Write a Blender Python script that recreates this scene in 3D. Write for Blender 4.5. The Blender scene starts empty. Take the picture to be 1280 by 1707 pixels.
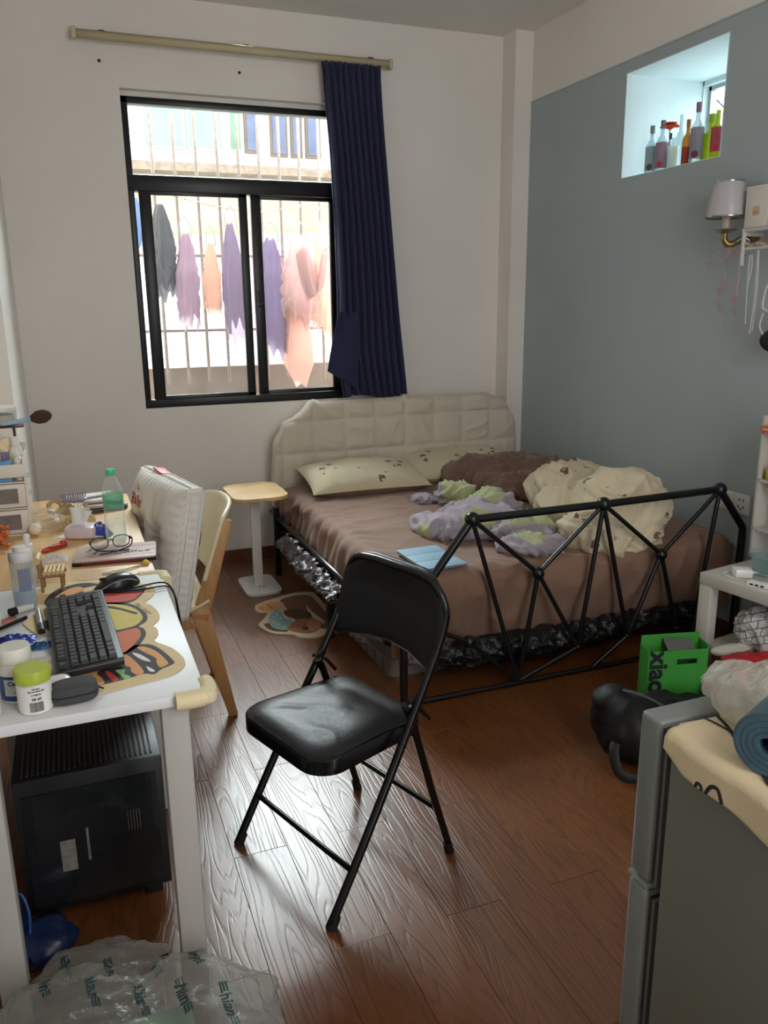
import bpy, bmesh, math, random
from mathutils import Vector, Matrix, Euler, noise
from math import sin, cos, pi, radians
random.seed(7)
SC = bpy.context.scene
COL = SC.collection

# ------------------------------------------------------------------ camera
YAW, PITCH, ROLL, FPX, CAMH = 0.36826136, 0.25221424, -0.01116668, 1353.37, 1.5
_f = Vector((sin(YAW)*cos(PITCH), cos(YAW)*cos(PITCH), -sin(PITCH)))
_r = Vector((cos(YAW), -sin(YAW), 0))
_u = _r.cross(_f)
R_ = _r*cos(ROLL) + _u*sin(ROLL)
U_ = -_r*sin(ROLL) + _u*cos(ROLL)
cam_data = bpy.data.cameras.new('camera')
cam_data.sensor_fit = 'VERTICAL'
cam_data.sensor_height = 32.0
cam_data.lens = FPX/1707.0*32.0
cam_data.clip_start = 0.02
cam = bpy.data.objects.new('camera', cam_data)
COL.objects.link(cam)
cam.matrix_world = Matrix(((R_.x, U_.x, -_f.x, 0), (R_.y, U_.y, -_f.y, 0), (R_.z, U_.z, -_f.z, CAMH), (0, 0, 0, 1)))
SC.camera = cam

# ------------------------------------------------------------------ world, light, exposure
w = bpy.data.worlds.new('overcast_sky'); SC.world = w; w.use_nodes = True
bg = w.node_tree.nodes['Background']
bg.inputs['Color'].default_value = (0.95, 0.97, 1.0, 1)
bg.inputs['Strength'].default_value = 4.6

def area(name, loc, target, sx, sy, power, color, portal=False):
    l = bpy.data.lights.new(name, 'AREA'); l.shape = 'RECTANGLE'; l.size = sx; l.size_y = sy
    l.energy = power; l.color = color
    if portal: l.cycles.is_portal = True
    o = bpy.data.objects.new(name, l); COL.objects.link(o); o.location = loc
    d = Vector(target) - Vector(loc)
    o.rotation_euler = d.to_track_quat('-Z', 'Y').to_euler()
    o['kind'] = 'helper'
    return o
# bright open sky above the lane, outside the window and outside the frame
area('lane_sky_light', (1.6, 7.0, 3.95), (1.0, 4.7, 1.9), 3.4, 1.2, 1150, (0.97, 0.98, 1.0))
# daylight behind the small deep window in the right wall
area('side_sky_light', (3.9, 3.3, 3.0), (3.15, 3.3, 2.33), 1.0, 0.8, 40, (0.95, 0.98, 1.0))
# added soft fill lamp high behind the camera, to brighten the upper walls
area('fill_light', (1.1, -0.5, 2.5), (1.2, 4.5, 3.0), 1.1, 0.35, 15, (1.0, 0.95, 0.88))
SC.view_settings.view_transform = 'Standard'
SC.view_settings.look = 'None'
SC.view_settings.exposure = 0.0
SC.view_settings.gamma = 1.0
SC.view_settings.use_curve_mapping = False
SC.cycles.use_denoising = True
SC.cycles.max_bounces = 10
SC.cycles.diffuse_bounces = 6
SC.cycles.glossy_bounces = 4
SC.cycles.transparent_max_bounces = 16
SC.cycles.transmission_bounces = 6
SC.cycles.sample_clamp_indirect = 6.0
SC.cycles.caustics_reflective = False
SC.cycles.caustics_refractive = False

# ------------------------------------------------------------------ measuring helpers (survey of real positions)
def _ray(x, y):
    return R_*((x-640)/FPX) - U_*((y-853.5)/FPX) + _f
def atz(x, y, z):
    d = _ray(x, y); t = (z-CAMH)/d.z; return Vector((d.x*t, d.y*t, z))
def aty(x, y, Y):
    d = _ray(x, y); t = Y/d.y; return Vector((d.x*t, Y, CAMH+d.z*t))
def atx(x, y, X):
    d = _ray(x, y); t = X/d.x; return Vector((X, d.y*t, CAMH+d.z*t))

# ------------------------------------------------------------------ materials
def lin(c):
    out = []
    for v in c[:3]:
        v = v/255.0
        out.append(v/12.92 if v <= 0.04045 else ((v+0.055)/1.055)**2.4)
    return (out[0], out[1], out[2], 1.0)
MATS = {}
def mat(name, col, rough=0.6, metal=0.0, var=0.08, vscale=6.0, bump=0.0, bscale=40.0, spec=0.5, alpha=1.0,
        trans=0.0, coat=0.0, sss=0.0, aniso=None, sheen=0.0, thin=False, ior=1.45):
    if name in MATS: return MATS[name]
    m = bpy.data.materials.new(name); m.use_nodes = True
    nt = m.node_tree; N = nt.nodes; L = nt.links
    b = N['Principled BSDF']
    c = lin(col)
    b.inputs['Base Color'].default_value = c
    b.inputs['Roughness'].default_value = rough
    b.inputs['Metallic'].default_value = metal
    b.inputs['Specular IOR Level'].default_value = spec
    b.inputs['Coat Weight'].default_value = coat
    b.inputs['Coat Roughness'].default_value = 0.08
    b.inputs['Sheen Weight'].default_value = sheen
    b.inputs['Transmission Weight'].default_value = trans
    b.inputs['IOR'].default_value = ior
    tc = N.new('ShaderNodeTexCoord')
    mp = N.new('ShaderNodeMapping')
    L.new(tc.outputs['Object'], mp.inputs['Vector'])
    if aniso: mp.inputs['Scale'].default_value = aniso
    if var > 0:
        nz = N.new('ShaderNodeTexNoise'); nz.inputs['Scale'].default_value = vscale; nz.inputs['Detail'].default_value = 5
        L.new(mp.outputs[0], nz.inputs['Vector'])
        rmp = N.new('ShaderNodeValToRGB')
        rmp.color_ramp.elements[0].position = 0.3; rmp.color_ramp.elements[1].position = 0.7
        k0, k1 = 1-var, 1+var
        rmp.color_ramp.elements[0].color = (c[0]*k0, c[1]*k0, c[2]*k0, 1)
        rmp.color_ramp.elements[1].color = (min(1, c[0]*k1), min(1, c[1]*k1), min(1, c[2]*k1), 1)
        L.new(nz.outputs['Fac'], rmp.inputs[0]); L.new(rmp.outputs[0], b.inputs['Base Color'])
    if bump > 0:
        nb = N.new('ShaderNodeTexNoise'); nb.inputs['Scale'].default_value = bscale; nb.inputs['Detail'].default_value = 4
        L.new(mp.outputs[0], nb.inputs['Vector'])
        bp = N.new('ShaderNodeBump'); bp.inputs['Strength'].default_value = bump; bp.inputs['Distance'].default_value = 0.01
        L.new(nb.outputs['Fac'], bp.inputs['Height']); L.new(bp.outputs[0], b.inputs['Normal'])
    if sss > 0:   # light shining through thin cloth or paper
        t = N.new('ShaderNodeBsdfTranslucent'); t.inputs[0].default_value = c
        mx = N.new('ShaderNodeMixShader'); mx.inputs[0].default_value = sss
        L.new(b.outputs[0], mx.inputs[1]); L.new(t.outputs[0], mx.inputs[2])
        L.new(mx.outputs[0], N['Material Output'].inputs[0])
    if thin:      # clear thin film, pane or bottle wall
        t = N.new('ShaderNodeBsdfTransparent'); t.inputs[0].default_value = (*[0.35+0.65*v for v in c[:3]], 1)
        mx = N.new('ShaderNodeMixShader'); mx.inputs[0].default_value = alpha
        lw = N.new('ShaderNodeLayerWeight'); lw.inputs[0].default_value = 0.35
        mrr = N.new('ShaderNodeMapRange'); mrr.inputs[1].default_value = 0.15; mrr.inputs[2].default_value = 1.0
        mrr.inputs[3].default_value = alpha; mrr.inputs[4].default_value = min(1.0, alpha+0.45)
        L.new(lw.outputs['Facing'], mrr.inputs[0]); L.new(mrr.outputs[0], mx.inputs[0])
        L.new(t.outputs[0], mx.inputs[1]); L.new(b.outputs[0], mx.inputs[2])
        L.new(mx.outputs[0], N['Material Output'].inputs[0])
    MATS[name] = m
    return m

def nodes_of(m):
    return m.node_tree.nodes, m.node_tree.links, m.node_tree.nodes['Principled BSDF']

# ------------------------------------------------------------------ object helpers
def link_mesh(name, me, mats=None, parent=None, smooth=False):
    o = bpy.data.objects.new(name, me); COL.objects.link(o)
    if mats is not None:
        for m in (mats if isinstance(mats, (list, tuple)) else [mats]): me.materials.append(m)
    if smooth:
        for p in me.polygons: p.use_smooth = True
    if parent: o.parent = parent
    return o
def raw(name, vs, fs, m, parent=None, smooth=False):
    me = bpy.data.meshes.new(name); me.from_pydata([tuple(v) for v in vs], [], fs); me.update()
    bm = bmesh.new(); bm.from_mesh(me); bmesh.ops.recalc_face_normals(bm, faces=bm.faces); bm.to_mesh(me); bm.free()
    return link_mesh(name, me, m, parent, smooth)
def from_bm(name, bm, m, parent=None, smooth=False, autos=None):
    me = bpy.data.meshes.new(name)
    bmesh.ops.recalc_face_normals(bm, faces=bm.faces)
    if autos is not None:
        for e in bm.edges:
            if len(e.link_faces) == 2 and e.calc_face_angle(0) > autos: e.smooth = False
        smooth = True
    bm.to_mesh(me); bm.free()
    return link_mesh(name, me, m, parent, smooth)
def tag(o, label=None, cat=None, group=None, kind=None):
    if label: o['label'] = label
    if cat: o['category'] = cat
    if group: o['group'] = group
    if kind: o['kind'] = kind
    return o
def thing(name, label, cat, loc=(0, 0, 0), rotz=0.0, group=None):
    o = bpy.data.objects.new(name, None); COL.objects.link(o)
    o.empty_display_size = 0.1
    o.location = loc; o.rotation_euler = (0, 0, rotz)
    return tag(o, label, cat, group)
def bm_box(bm, c, s, rot=None, bevel=0.0, seg=2):
    r = bmesh.ops.create_cube(bm, size=1.0)
    vs = r['verts']
    M = Matrix.Translation(c) @ (rot.to_4x4() if rot is not None else Matrix.Identity(4)) @ Matrix.Diagonal((s[0], s[1], s[2], 1))
    bmesh.ops.transform(bm, matrix=M, verts=vs)
    if bevel > 0:
        es = list({e for v in vs for e in v.link_edges})
        bmesh.ops.bevel(bm, geom=es, offset=bevel, segments=seg, profile=0.5, affect='EDGES')
def box(name, c, s, m, parent=None, bevel=0.0, rot=None, seg=2):
    bm = bmesh.new(); bm_box(bm, c, s, rot, bevel, seg)
    return from_bm(name, bm, m, parent, autos=radians(35) if bevel > 0 else None)
def smooth_path(pts, sub=6, closed=False):
    pts = [Vector(p) for p in pts]
    if sub <= 1 or len(pts) < 3: return pts
    out = []; n = len(pts)
    rng = range(n if closed else n-1)
    for i in rng:
        p0 = pts[(i-1) % n] if (closed or i > 0) else pts[0]
        p1 = pts[i]; p2 = pts[(i+1) % n]
        p3 = pts[(i+2) % n] if (closed or i+2 < n) else pts[-1]
        for k in range(sub):
            t = k/sub
            out.append(0.5*((2*p1) + (p2-p0)*t + (2*p0-5*p1+4*p2-p3)*t*t + (3*p1-p0-3*p2+p3)*t**3))
    if not closed: out.append(pts[-1])
    return out
def bm_tube(bm, pts, r, seg=10, closed=False, caps=True, flat=1.0):
    pts = [Vector(p) for p in pts]; n = len(pts)
    rs = r if isinstance(r, (list, tuple)) else [r]*n
    rings = []
    t0 = (pts[1]-pts[0]).normalized()
    up = Vector((0, 0, 1)) if abs(t0.z) < 0.9 else Vector((0, 1, 0))
    nrm = (up - t0*up.dot(t0)).normalized()
    for i in range(n):
        if closed: t = (pts[(i+1) % n]-pts[i-1]).normalized()
        elif i == 0: t = t0
        elif i == n-1: t = (pts[i]-pts[i-1]).normalized()
        else: t = ((pts[i+1]-pts[i]).normalized() + (pts[i]-pts[i-1]).normalized())
        if t.length < 1e-6: t = t0
        t = t.normalized()
        nrm = nrm - t*nrm.dot(t)
        if nrm.length < 1e-5: nrm = t.orthogonal()
        nrm = nrm.normalized(); bi = t.cross(nrm)
        rings.append([bm.verts.new(pts[i] + (nrm*cos(2*pi*k/seg)*flat + bi*sin(2*pi*k/seg))*rs[i]) for k in range(seg)])
    m = n if closed else n-1
    for i in range(m):
        a, b = rings[i], rings[(i+1) % n]
        for k in range(seg):
            bm.faces.new((a[k], a[(k+1) % seg], b[(k+1) % seg], b[k]))
    if caps and not closed:
        bm.faces.new(rings[0][::-1]); bm.faces.new(rings[-1])
def tube(name, pts, r, m, parent=None, seg=10, closed=False, sub=1, flat=1.0):
    bm = bmesh.new()
    bm_tube(bm, smooth_path(pts, sub, closed) if sub > 1 else pts, r if not isinstance(r, (list, tuple)) else r, seg, closed, True, flat)
    return from_bm(name, bm, m, parent, autos=radians(50))
def bm_lathe(bm, prof, seg=24, M=None, sx=1.0, sy=1.0):
    rings = []
    for (r, z) in prof:
        if r < 1e-6:
            v = Vector((0, 0, z)); rings.append([bm.verts.new(M @ v if M else v)])
        else:
            ring = []
            for k in range(seg):
                v = Vector((r*cos(2*pi*k/seg)*sx, r*sin(2*pi*k/seg)*sy, z)); ring.append(bm.verts.new(M @ v if M else v))
            rings.append(ring)
    for a, b in zip(rings, rings[1:]):
        for k in range(seg):
            k2 = (k+1) % seg
            if len(a) == 1 and len(b) == 1: continue
            if len(a) == 1: bm.faces.new((a[0], b[k2], b[k]))
            elif len(b) == 1: bm.faces.new((a[k], a[k2], b[0]))
            else: bm.faces.new((a[k], a[k2], b[k2], b[k]))
def lathe(name, prof, m, parent=None, loc=(0, 0, 0), rot=None, seg=24, sx=1.0, sy=1.0):
    bm = bmesh.new()
    M = Matrix.Translation(loc) @ (rot.to_matrix().to_4x4() if rot else Matrix.Identity(4))
    bm_lathe(bm, prof, seg, M, sx, sy)
    return from_bm(name, bm, m, parent, autos=radians(40))
def bm_prism(bm, pts, z0, z1, M=None):
    a = [Vector((p[0], p[1], z0)) for p in pts]; b = [Vector((p[0], p[1], z1)) for p in pts]
    if M: a = [M @ v for v in a]; b = [M @ v for v in b]
    a = [bm.verts.new(v) for v in a]; b = [bm.verts.new(v) for v in b]
    n = len(pts)
    bm.faces.new(a[::-1]); bm.faces.new(b)
    for i in range(n): bm.faces.new((a[i], a[(i+1) % n], b[(i+1) % n], b[i]))
def prism(name, pts, z0, z1, m, parent=None, M=None, bevel=0.0):
    bm = bmesh.new(); bm_prism(bm, pts, z0, z1, M)
    if bevel > 0:
        bmesh.ops.recalc_face_normals(bm, faces=bm.faces)
        bmesh.ops.bevel(bm, geom=[e for e in bm.edges if e.calc_face_angle(0) > 0.9], offset=bevel, segments=2, profile=0.5, affect='EDGES')
    return from_bm(name, bm, m, parent, autos=radians(40))
def rrect(w_, h_, r, n=5, cx=0.0, cy=0.0):
    out = []
    for (sx, sy, a0) in ((1, 1, 0), (-1, 1, 90), (-1, -1, 180), (1, -1, 270)):
        for k in range(n+1):
            a = radians(a0 + 90*k/n)
            out.append((cx+sx*(w_/2-r)+r*cos(a), cy+sy*(h_/2-r)+r*sin(a)))
    return out
def blobloop(pts, sub=6):
    return [(p.x, p.y) for p in smooth_path([Vector((x, y, 0)) for x, y in pts], sub, True)]
def grid_surface(name, nu, nv, fn, m, parent=None, closed_u=False, thickness=0.0, smooth=True):
    vs = [fn(i/(nu-1) if not closed_u else i/nu, j/(nv-1)) for j in range(nv) for i in range(nu)]
    fs = []
    for j in range(nv-1):
        for i in range(nu if closed_u else nu-1):
            i2 = (i+1) % nu
            fs.append((j*nu+i, j*nu+i2, (j+1)*nu+i2, (j+1)*nu+i))
    o = raw(name, vs, fs, m, parent, smooth)
    if thickness > 0:
        md = o.modifiers.new('thickness', 'SOLIDIFY'); md.thickness = thickness; md.offset = 0
    return o
def ridge(p, s, seed=0.0):
    q = Vector(p)*s + Vector((seed, seed*1.7, seed*0.3))
    wv = noise.noise_vector(q*0.6)*0.9
    n = noise.noise(q + wv)
    return 1 - min(1, abs(n)*3.2)
def folds(p, s=6.0, seed=0.0):
    return 0.6*ridge(p, s, seed) + 0.3*ridge(p, s*2.1, seed+9.1) + 0.12*noise.noise(Vector(p)*s*4)
def cfolds(p, c, s=1.0, seed=0.0):
    """long soft cloth creases whose direction drifts over the heap"""
    q = Vector(p)-Vector(c)
    def lay(th0, sa, sb, sd):
        th = th0 + 1.5*noise.noise(q*3.0*s + Vector((sd, 0, sd)))
        a = q.x*cos(th)+q.y*sin(th); b = -q.x*sin(th)+q.y*cos(th)
        n = noise.noise(Vector((a*sa*s, (b+0.8*q.z)*sb*s, q.z*sa*s*0.5+sd)))
        return (1-min(1, abs(n)*2.6))**1.3
    return 0.65*lay(seed, 3.0, 12.0, seed*3.1) + 0.35*lay(seed+1.1, 4.0, 19.0, seed*5.3+2)
def melt(name, ells, voxel, disp, m, parent=None, zmin=None, smooth_it=3):
    """several ellipsoids fused to one cloth-like lump, then creased by disp(p, n) -> offset"""
    bm = bmesh.new()
    for (c, r, e) in ells:
        M = Matrix.Translation(c) @ Euler(e).to_matrix().to_4x4() @ Matrix.Diagonal((r[0], r[1], r[2], 1))
        bmesh.ops.create_icosphere(bm, subdivisions=3, radius=1.0, matrix=M)
    me = bpy.data.meshes.new('tmp'); bm.to_mesh(me); bm.free()
    o = bpy.data.objects.new('tmp', me); COL.objects.link(o)
    md = o.modifiers.new('r', 'REMESH'); md.mode = 'VOXEL'; md.voxel_size = voxel
    ms = o.modifiers.new('s', 'SMOOTH'); ms.iterations = smooth_it; ms.factor = 0.5
    dg = bpy.context.evaluated_depsgraph_get()
    me2 = bpy.data.meshes.new_from_object(o.evaluated_get(dg), depsgraph=dg)
    bpy.data.objects.remove(o); bpy.data.meshes.remove(me)
    me2.name = name
    ns = [v.normal.copy() for v in me2.vertices]
    for v, n in zip(me2.vertices, ns):
        co = v.co + n*disp(v.co, n)
        if zmin is not None and co.z < zmin: co.z = zmin
        v.co = co
    me2.materials.clear()
    return link_mesh(name, me2, m, parent, True)
def text(name, s, size, M, m, parent=None, depth=0.0004, align='CENTER', bold=0.0, font_scale_x=1.0):
    cu = bpy.data.curves.new('t', 'FONT'); cu.body = s; cu.size = size; cu.extrude = depth; cu.offset = bold
    cu.align_x = align; cu.align_y = 'CENTER'; cu.resolution_u = 3
    o = bpy.data.objects.new('t', cu); COL.objects.link(o)
    dg = bpy.context.evaluated_depsgraph_get()
    me = bpy.data.meshes.new_from_object(o.evaluated_get(dg), depsgraph=dg)
    bpy.data.objects.remove(o); bpy.data.curves.remove(cu)
    me.transform(M @ Matrix.Diagonal((font_scale_x, 1, 1, 1)))
    me.materials.clear()
    return link_mesh(name, me, m, parent)
def project_to(obj, o, d, lift=0.001, base=None):
    """lay flat lettering o on the surface of mesh obj along direction d"""
    from mathutils.bvhtree import BVHTree
    d = Vector(d).normalized()
    bvh = BVHTree.FromPolygons([v.co.copy() for v in obj.data.vertices], [tuple(p.vertices) for p in obj.data.polygons])
    for v in o.data.vertices:
        h = bvh.ray_cast(v.co - d*0.3, d)
        if h[0]: v.co = h[0] - d*lift
def frame_M(o, x, y):
    """matrix with origin o, x axis along x, y axis near y"""
    x = Vector(x).normalized(); y = Vector(y); y = (y - x*y.dot(x)).normalized(); z = x.cross(y)
    return Matrix(((x.x, y.x, z.x, o[0]), (x.y, y.y, z.y, o[1]), (x.z, y.z, z.z, o[2]), (0, 0, 0, 1)))
def dup(root, loc=None, rotz=None, label=None, cat=None):
    r = root.copy(); COL.objects.link(r)
    if loc is not None: r.location = loc
    if rotz is not None: r.rotation_euler = (0, 0, rotz)
    if label: r['label'] = label
    for ch in list(root.children):
        c = ch.copy(); COL.objects.link(c); c.parent = r
        for g in ch.children:
            d = g.copy(); COL.objects.link(d); d.parent = c
    return r
# ================================================================== STRUCTURE
def wall_mat(name, col, bump=0.12):
    m = mat(name, col, rough=0.75, var=0.035, vscale=1.6, bump=bump, bscale=24, spec=0.25)
    return m
M_white = wall_mat('white_plaster', (230, 225, 218))
M_grey = wall_mat('blue_grey_paint', (168, 179, 182))
M_ceil = wall_mat('ceiling_paint', (222, 219, 214))
M_niche = wall_mat('pale_blue_paint', (206, 219, 222))
YW, XR, XL, XJ, ZC = 4.677, 2.70, -0.42, -0.20, 3.0
WX0, WX1, WZ0, WZ1 = 0.398, 1.60, 0.943, 2.567          # window opening
NY0, NY1, NZ0, NZ1, NX = 2.965, 3.632, 2.092, 2.567, 3.165   # niche in the right wall

def boxes(name, lst, m, parent=None):
    bm = bmesh.new()
    for (x0, x1, y0, y1, z0, z1) in lst:
        bm_box(bm, ((x0+x1)/2, (y0+y1)/2, (z0+z1)/2), (x1-x0, y1-y0, z1-z0))
    return from_bm(name, bm, m, parent)
T = 0.22
o = boxes('wall_back', [(XL-T, WX0, YW, YW+T, 0, ZC), (WX1, XR+0.5, YW, YW+T, 0, ZC), (WX0, WX1, YW, YW+T, 0, WZ0), (WX0, WX1, YW, YW+T, WZ1, ZC)], M_white)
tag(o, 'off-white plaster wall with the barred window', 'wall', kind='structure')
o = boxes('wall_left', [(XL-T, XL, -0.8, 3.5, 0, ZC), (XL-T, XJ, 3.5, YW, 0, ZC)], M_white)
tag(o, 'white plaster wall behind the two desks', 'wall', kind='structure')
def wall_right_boxes(x0, x1, z0, z1):
    L = []
    def add(y0, y1, a, b):
        a, b = max(a, z0), min(b, z1)
        if b > a + 1e-4: L.append((x0, x1, y0, y1, a, b))
    e = 0.004; add(-0.8, NY0-e, 0, 9); add(NY1+e, YW, 0, 9); add(NY0-e, NY1+e, 0, NZ0-e); add(NY0-e, NY1+e, NZ1+e, 9)
    return L
ZP = 2.625
o = boxes('wall_right', wall_right_boxes(XR, XR+0.40, 0, ZP), M_grey)
tag(o, 'blue-grey painted wall beside the bed with a square niche', 'wall', kind='structure')
o2 = boxes('upper_band', [(XR+0.004, XR+0.36, -0.8, YW, ZP, ZC)], M_white, o)
o2['label'] = 'white strip of wall above the blue-grey paint'
o3 = boxes('paint_lip', [(XR-0.003, XR+0.01, -0.8, YW, ZP-0.004, ZP+0.004)], M_grey, o)
o = boxes('column', [(2.588, XR+0.01, 4.53, YW, 0, ZC)], M_white)
o.name = 'trim_1'; tag(o, 'narrow white plaster pier in the corner beside the blue-grey wall', 'pier', kind='structure')
o = boxes('wall_front', [(XL-T, 0.55, -0.8-T, -0.8, 0, ZC), (1.75, XR+0.4, -0.8-T, -0.8, 0, ZC), (0.55, 1.75, -0.8-T, -0.8, 2.7, ZC)], M_white)
tag(o, 'white wall with the doorway behind the viewer', 'wall', kind='structure')
o = boxes('ceiling', [(XL-T, XR+0.4, -0.8-T, YW+T, ZC, ZC+0.15)], M_ceil)
tag(o, 'flat off-white painted ceiling', 'ceiling', kind='structure')
# niche lining
t = 0.02
o = boxes('trim_2', [(XR-0.002, NX+0.1, NY1, NY1+0.0035, NZ0-0.0035, NZ1+0.0035), (XR-0.002, NX+0.1, NY0-0.0035, NY0, NZ0-0.0035, NZ1+0.0035),
                       (XR-0.002, NX+0.1, NY0, NY1, NZ1, NZ1+0.0035), (XR-0.002, NX+0.1, NY0, NY1, NZ0-0.0035, NZ0),
                       (XR+0.42, NX+0.1, NY1+0.0035, NY1+0.3, NZ0-0.3, NZ1+0.3), (XR+0.42, NX+0.1, NY0-0.3, NY0-0.0035, NZ0-0.3, NZ1+0.3),
                       (XR+0.42, NX+0.1, NY0, NY1, NZ1+0.0035, NZ1+0.3), (XR+0.42, NX+0.1, NY0, NY1, NZ0-0.3, NZ0-0.0035),
                       (NX, NX+0.1, NY0, NY0+0.01, NZ0, NZ1), (NX, NX+0.1, NY1-0.006, NY1+0.01, NZ0, NZ1), (NX, NX+0.1, NY0, NY1, NZ1-0.022, NZ1+0.01)], M_niche)
tag(o, 'pale blue painted lining of the deep wall niche', 'niche', kind='structure')
M_frame_alu = mat('pale_aluminium', (170, 172, 170), rough=0.4, metal=0.5)
M_pane = mat('window_glass', (240, 250, 250), rough=0.03, alpha=0.05, thin=True, var=0)
o = thing('window_2', 'small bright window at the back of the wall niche', 'window', (NX+0.05, 0, 0)); o['kind'] = 'structure'
for (y0, y1, z0, z1) in ((NY0+0.01, NY1-0.006, NZ1-0.040, NZ1-0.022), (NY0+0.01, NY1-0.006, NZ0, NZ0+0.02), (NY1-0.022, NY1-0.006, NZ0, NZ1-0.022), (NY0+0.02, NY0+0.04, NZ0, NZ1-0.08), (3.27, 3.285, NZ0, NZ1-0.08)):
    box('frame_bar', (0, (y0+y1)/2, (z0+z1)/2), (0.03, y1-y0, z1-z0), M_frame_alu, o)
box('pane', (0.005, (NY0+NY1)/2, (NZ0+NZ1-0.02)/2), (0.004, NY1-NY0-0.03, NZ1-NZ0-0.04), M_pane, o)
tube('brace', [(-0.03, 3.55, NZ1-0.1), (-0.02, 3.12, NZ0+0.02)], 0.004, M_frame_alu, o, seg=6)

# ---- floor: laminate boards 0.152 m wide laid along Y, each its own object
def floor_mat(i, tint):
    m = bpy.data.materials.new('laminate_%d' % i); m.use_nodes = True
    N, L, b = nodes_of(m)
    tc = N.new('ShaderNodeTexCoord'); oi = N.new('ShaderNodeObjectInfo')
    off = N.new('ShaderNodeVectorMath'); off.operation = 'SCALE'; off.inputs[3].default_value = 37.0
    cmb = N.new('ShaderNodeCombineXYZ'); L.new(oi.outputs['Random'], cmb.inputs[0]); L.new(oi.outputs['Random'], cmb.inputs[1])
    L.new(cmb.outputs[0], off.inputs[0])
    add = N.new('ShaderNodeVectorMath'); add.operation = 'ADD'
    L.new(tc.outputs['Object'], add.inputs[0]); L.new(off.outputs[0], add.inputs[1])
    mp = N.new('ShaderNodeMapping'); mp.inputs['Scale'].default_value = (8.0, 0.85, 1)
    L.new(add.outputs[0], mp.inputs['Vector'])
    warp = N.new('ShaderNodeTexNoise'); warp.inputs['Scale'].default_value = 0.8; warp.inputs['Detail'].default_value = 2.2
    L.new(mp.outputs[0], warp.inputs['Vector'])
    # contour lines of a stretched noise field = cathedral wood grain
    mul = N.new('ShaderNodeMath'); mul.operation = 'MULTIPLY'; mul.inputs[1].default_value = 30.0
    L.new(warp.outputs['Fac'], mul.inputs[0])
    fine = N.new('ShaderNodeTexNoise'); fine.inputs['Scale'].default_value = 3.0; fine.inputs['Detail'].default_value = 4
    mp2 = N.new('ShaderNodeMapping'); mp2.inputs['Scale'].default_value = (30.0, 2.0, 1); L.new(add.outputs[0], mp2.inputs['Vector'])
    L.new(mp2.outputs[0], fine.inputs['Vector'])
    ad2 = N.new('ShaderNodeMath'); ad2.operation = 'MULTIPLY_ADD'; ad2.inputs[1].default_value = 0.9
    L.new(fine.outputs['Fac'], ad2.inputs[0]); L.new(mul.outputs[0], ad2.inputs[2])
    fr = N.new('ShaderNodeMath'); fr.operation = 'PINGPONG'; fr.inputs[1].default_value = 0.5
    L.new(ad2.outputs[0], fr.inputs[0])
    line = N.new('ShaderNodeMapRange'); line.inputs[1].default_value = 0.0; line.inputs[2].default_value = 0.22; line.inputs[3].default_value = 0; line.inputs[4].default_value = 1
    L.new(fr.outputs[0], line.inputs[0])
    cr = N.new('ShaderNodeValToRGB'); e = cr.color_ramp.elements
    a = lin(tint); e[0].position = 0.0; e[0].color = (a[0]*0.74, a[1]*0.70, a[2]*0.66, 1); e[1].position = 0.9; e[1].color = (a[0]*1.05, a[1]*1.03, a[2], 1)
    L.new(line.outputs[0], cr.inputs[0])
    mx = N.new('ShaderNodeMixRGB'); mx.blend_type = 'MULTIPLY'; mx.inputs[0].default_value = 0.45
    cr2 = N.new('ShaderNodeValToRGB'); cr2.color_ramp.elements[0].position = 0.35; cr2.color_ramp.elements[0].color = (0.55, 0.5, 0.45, 1); cr2.color_ramp.elements[1].position = 0.65
    L.new(fine.outputs['Fac'], cr2.inputs[0]); L.new(cr.outputs[0], mx.inputs[1]); L.new(cr2.outputs[0], mx.inputs[2])
    hsv = N.new('ShaderNodeHueSaturation'); L.new(mx.outputs[0], hsv.inputs['Color'])
    vr = N.new('ShaderNodeMapRange'); vr.inputs[3].default_value = 0.88; vr.inputs[4].default_value = 1.12
    L.new(oi.outputs['Random'], vr.inputs[0]); L.new(vr.outputs[0], hsv.inputs['Value'])
    L.new(hsv.outputs[0], b.inputs['Base Color'])
    b.inputs['Roughness'].default_value = 0.36
    b.inputs['Specular IOR Level'].default_value = 0.4
    b.inputs['Coat Weight'].default_value = 0.30; b.inputs['Coat Roughness'].default_value = 0.25; b.inputs['Coat IOR'].default_value = 1.7
    bp = N.new('ShaderNodeBump'); bp.inputs['Strength'].default_value = 0.24; bp.inputs['Distance'].default_value = 0.0012
    L.new(line.outputs[0], bp.inputs['Height']); L.new(bp.outputs[0], b.inputs['Normal']); L.new(bp.outputs[0], b.inputs['Coat Normal'])
    return m
M_lam = floor_mat(0, (112, 68, 36))
M_gap = mat('floor_gap', (40, 24, 16), rough=0.9, var=0)
fl = boxes('floor', [(XL-T, XR+0.4, -0.8-T, YW+T, -0.12, -0.006)], M_gap)
tag(fl, 'reddish-brown laminate floor of narrow glossy boards', 'floor', kind='structure')
pw, pl = 0.1520, 0.84
plank_meshes = {}
def plank(cx, y0, y1):
    L_ = y1-y0
    key = round(L_, 3)
    if key not in plank_meshes:
        bm = bmesh.new(); bm_box(bm, (0, 0, -0.006), (pw-0.0008, L_-0.0008, 0.012), bevel=0.0006, seg=1)
        me = bpy.data.meshes.new('plank'); bm.to_mesh(me); bm.free(); me.materials.append(M_lam); plank_meshes[key] = me
    p = bpy.data.objects.new('plank', plank_meshes[key]); COL.objects.link(p); p.parent = fl
    p.location = (cx, (y0+y1)/2, random.uniform(-0.0003, 0.0003))
ncol = 0
i0 = int(math.floor((XL-0.607)/pw))
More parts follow.
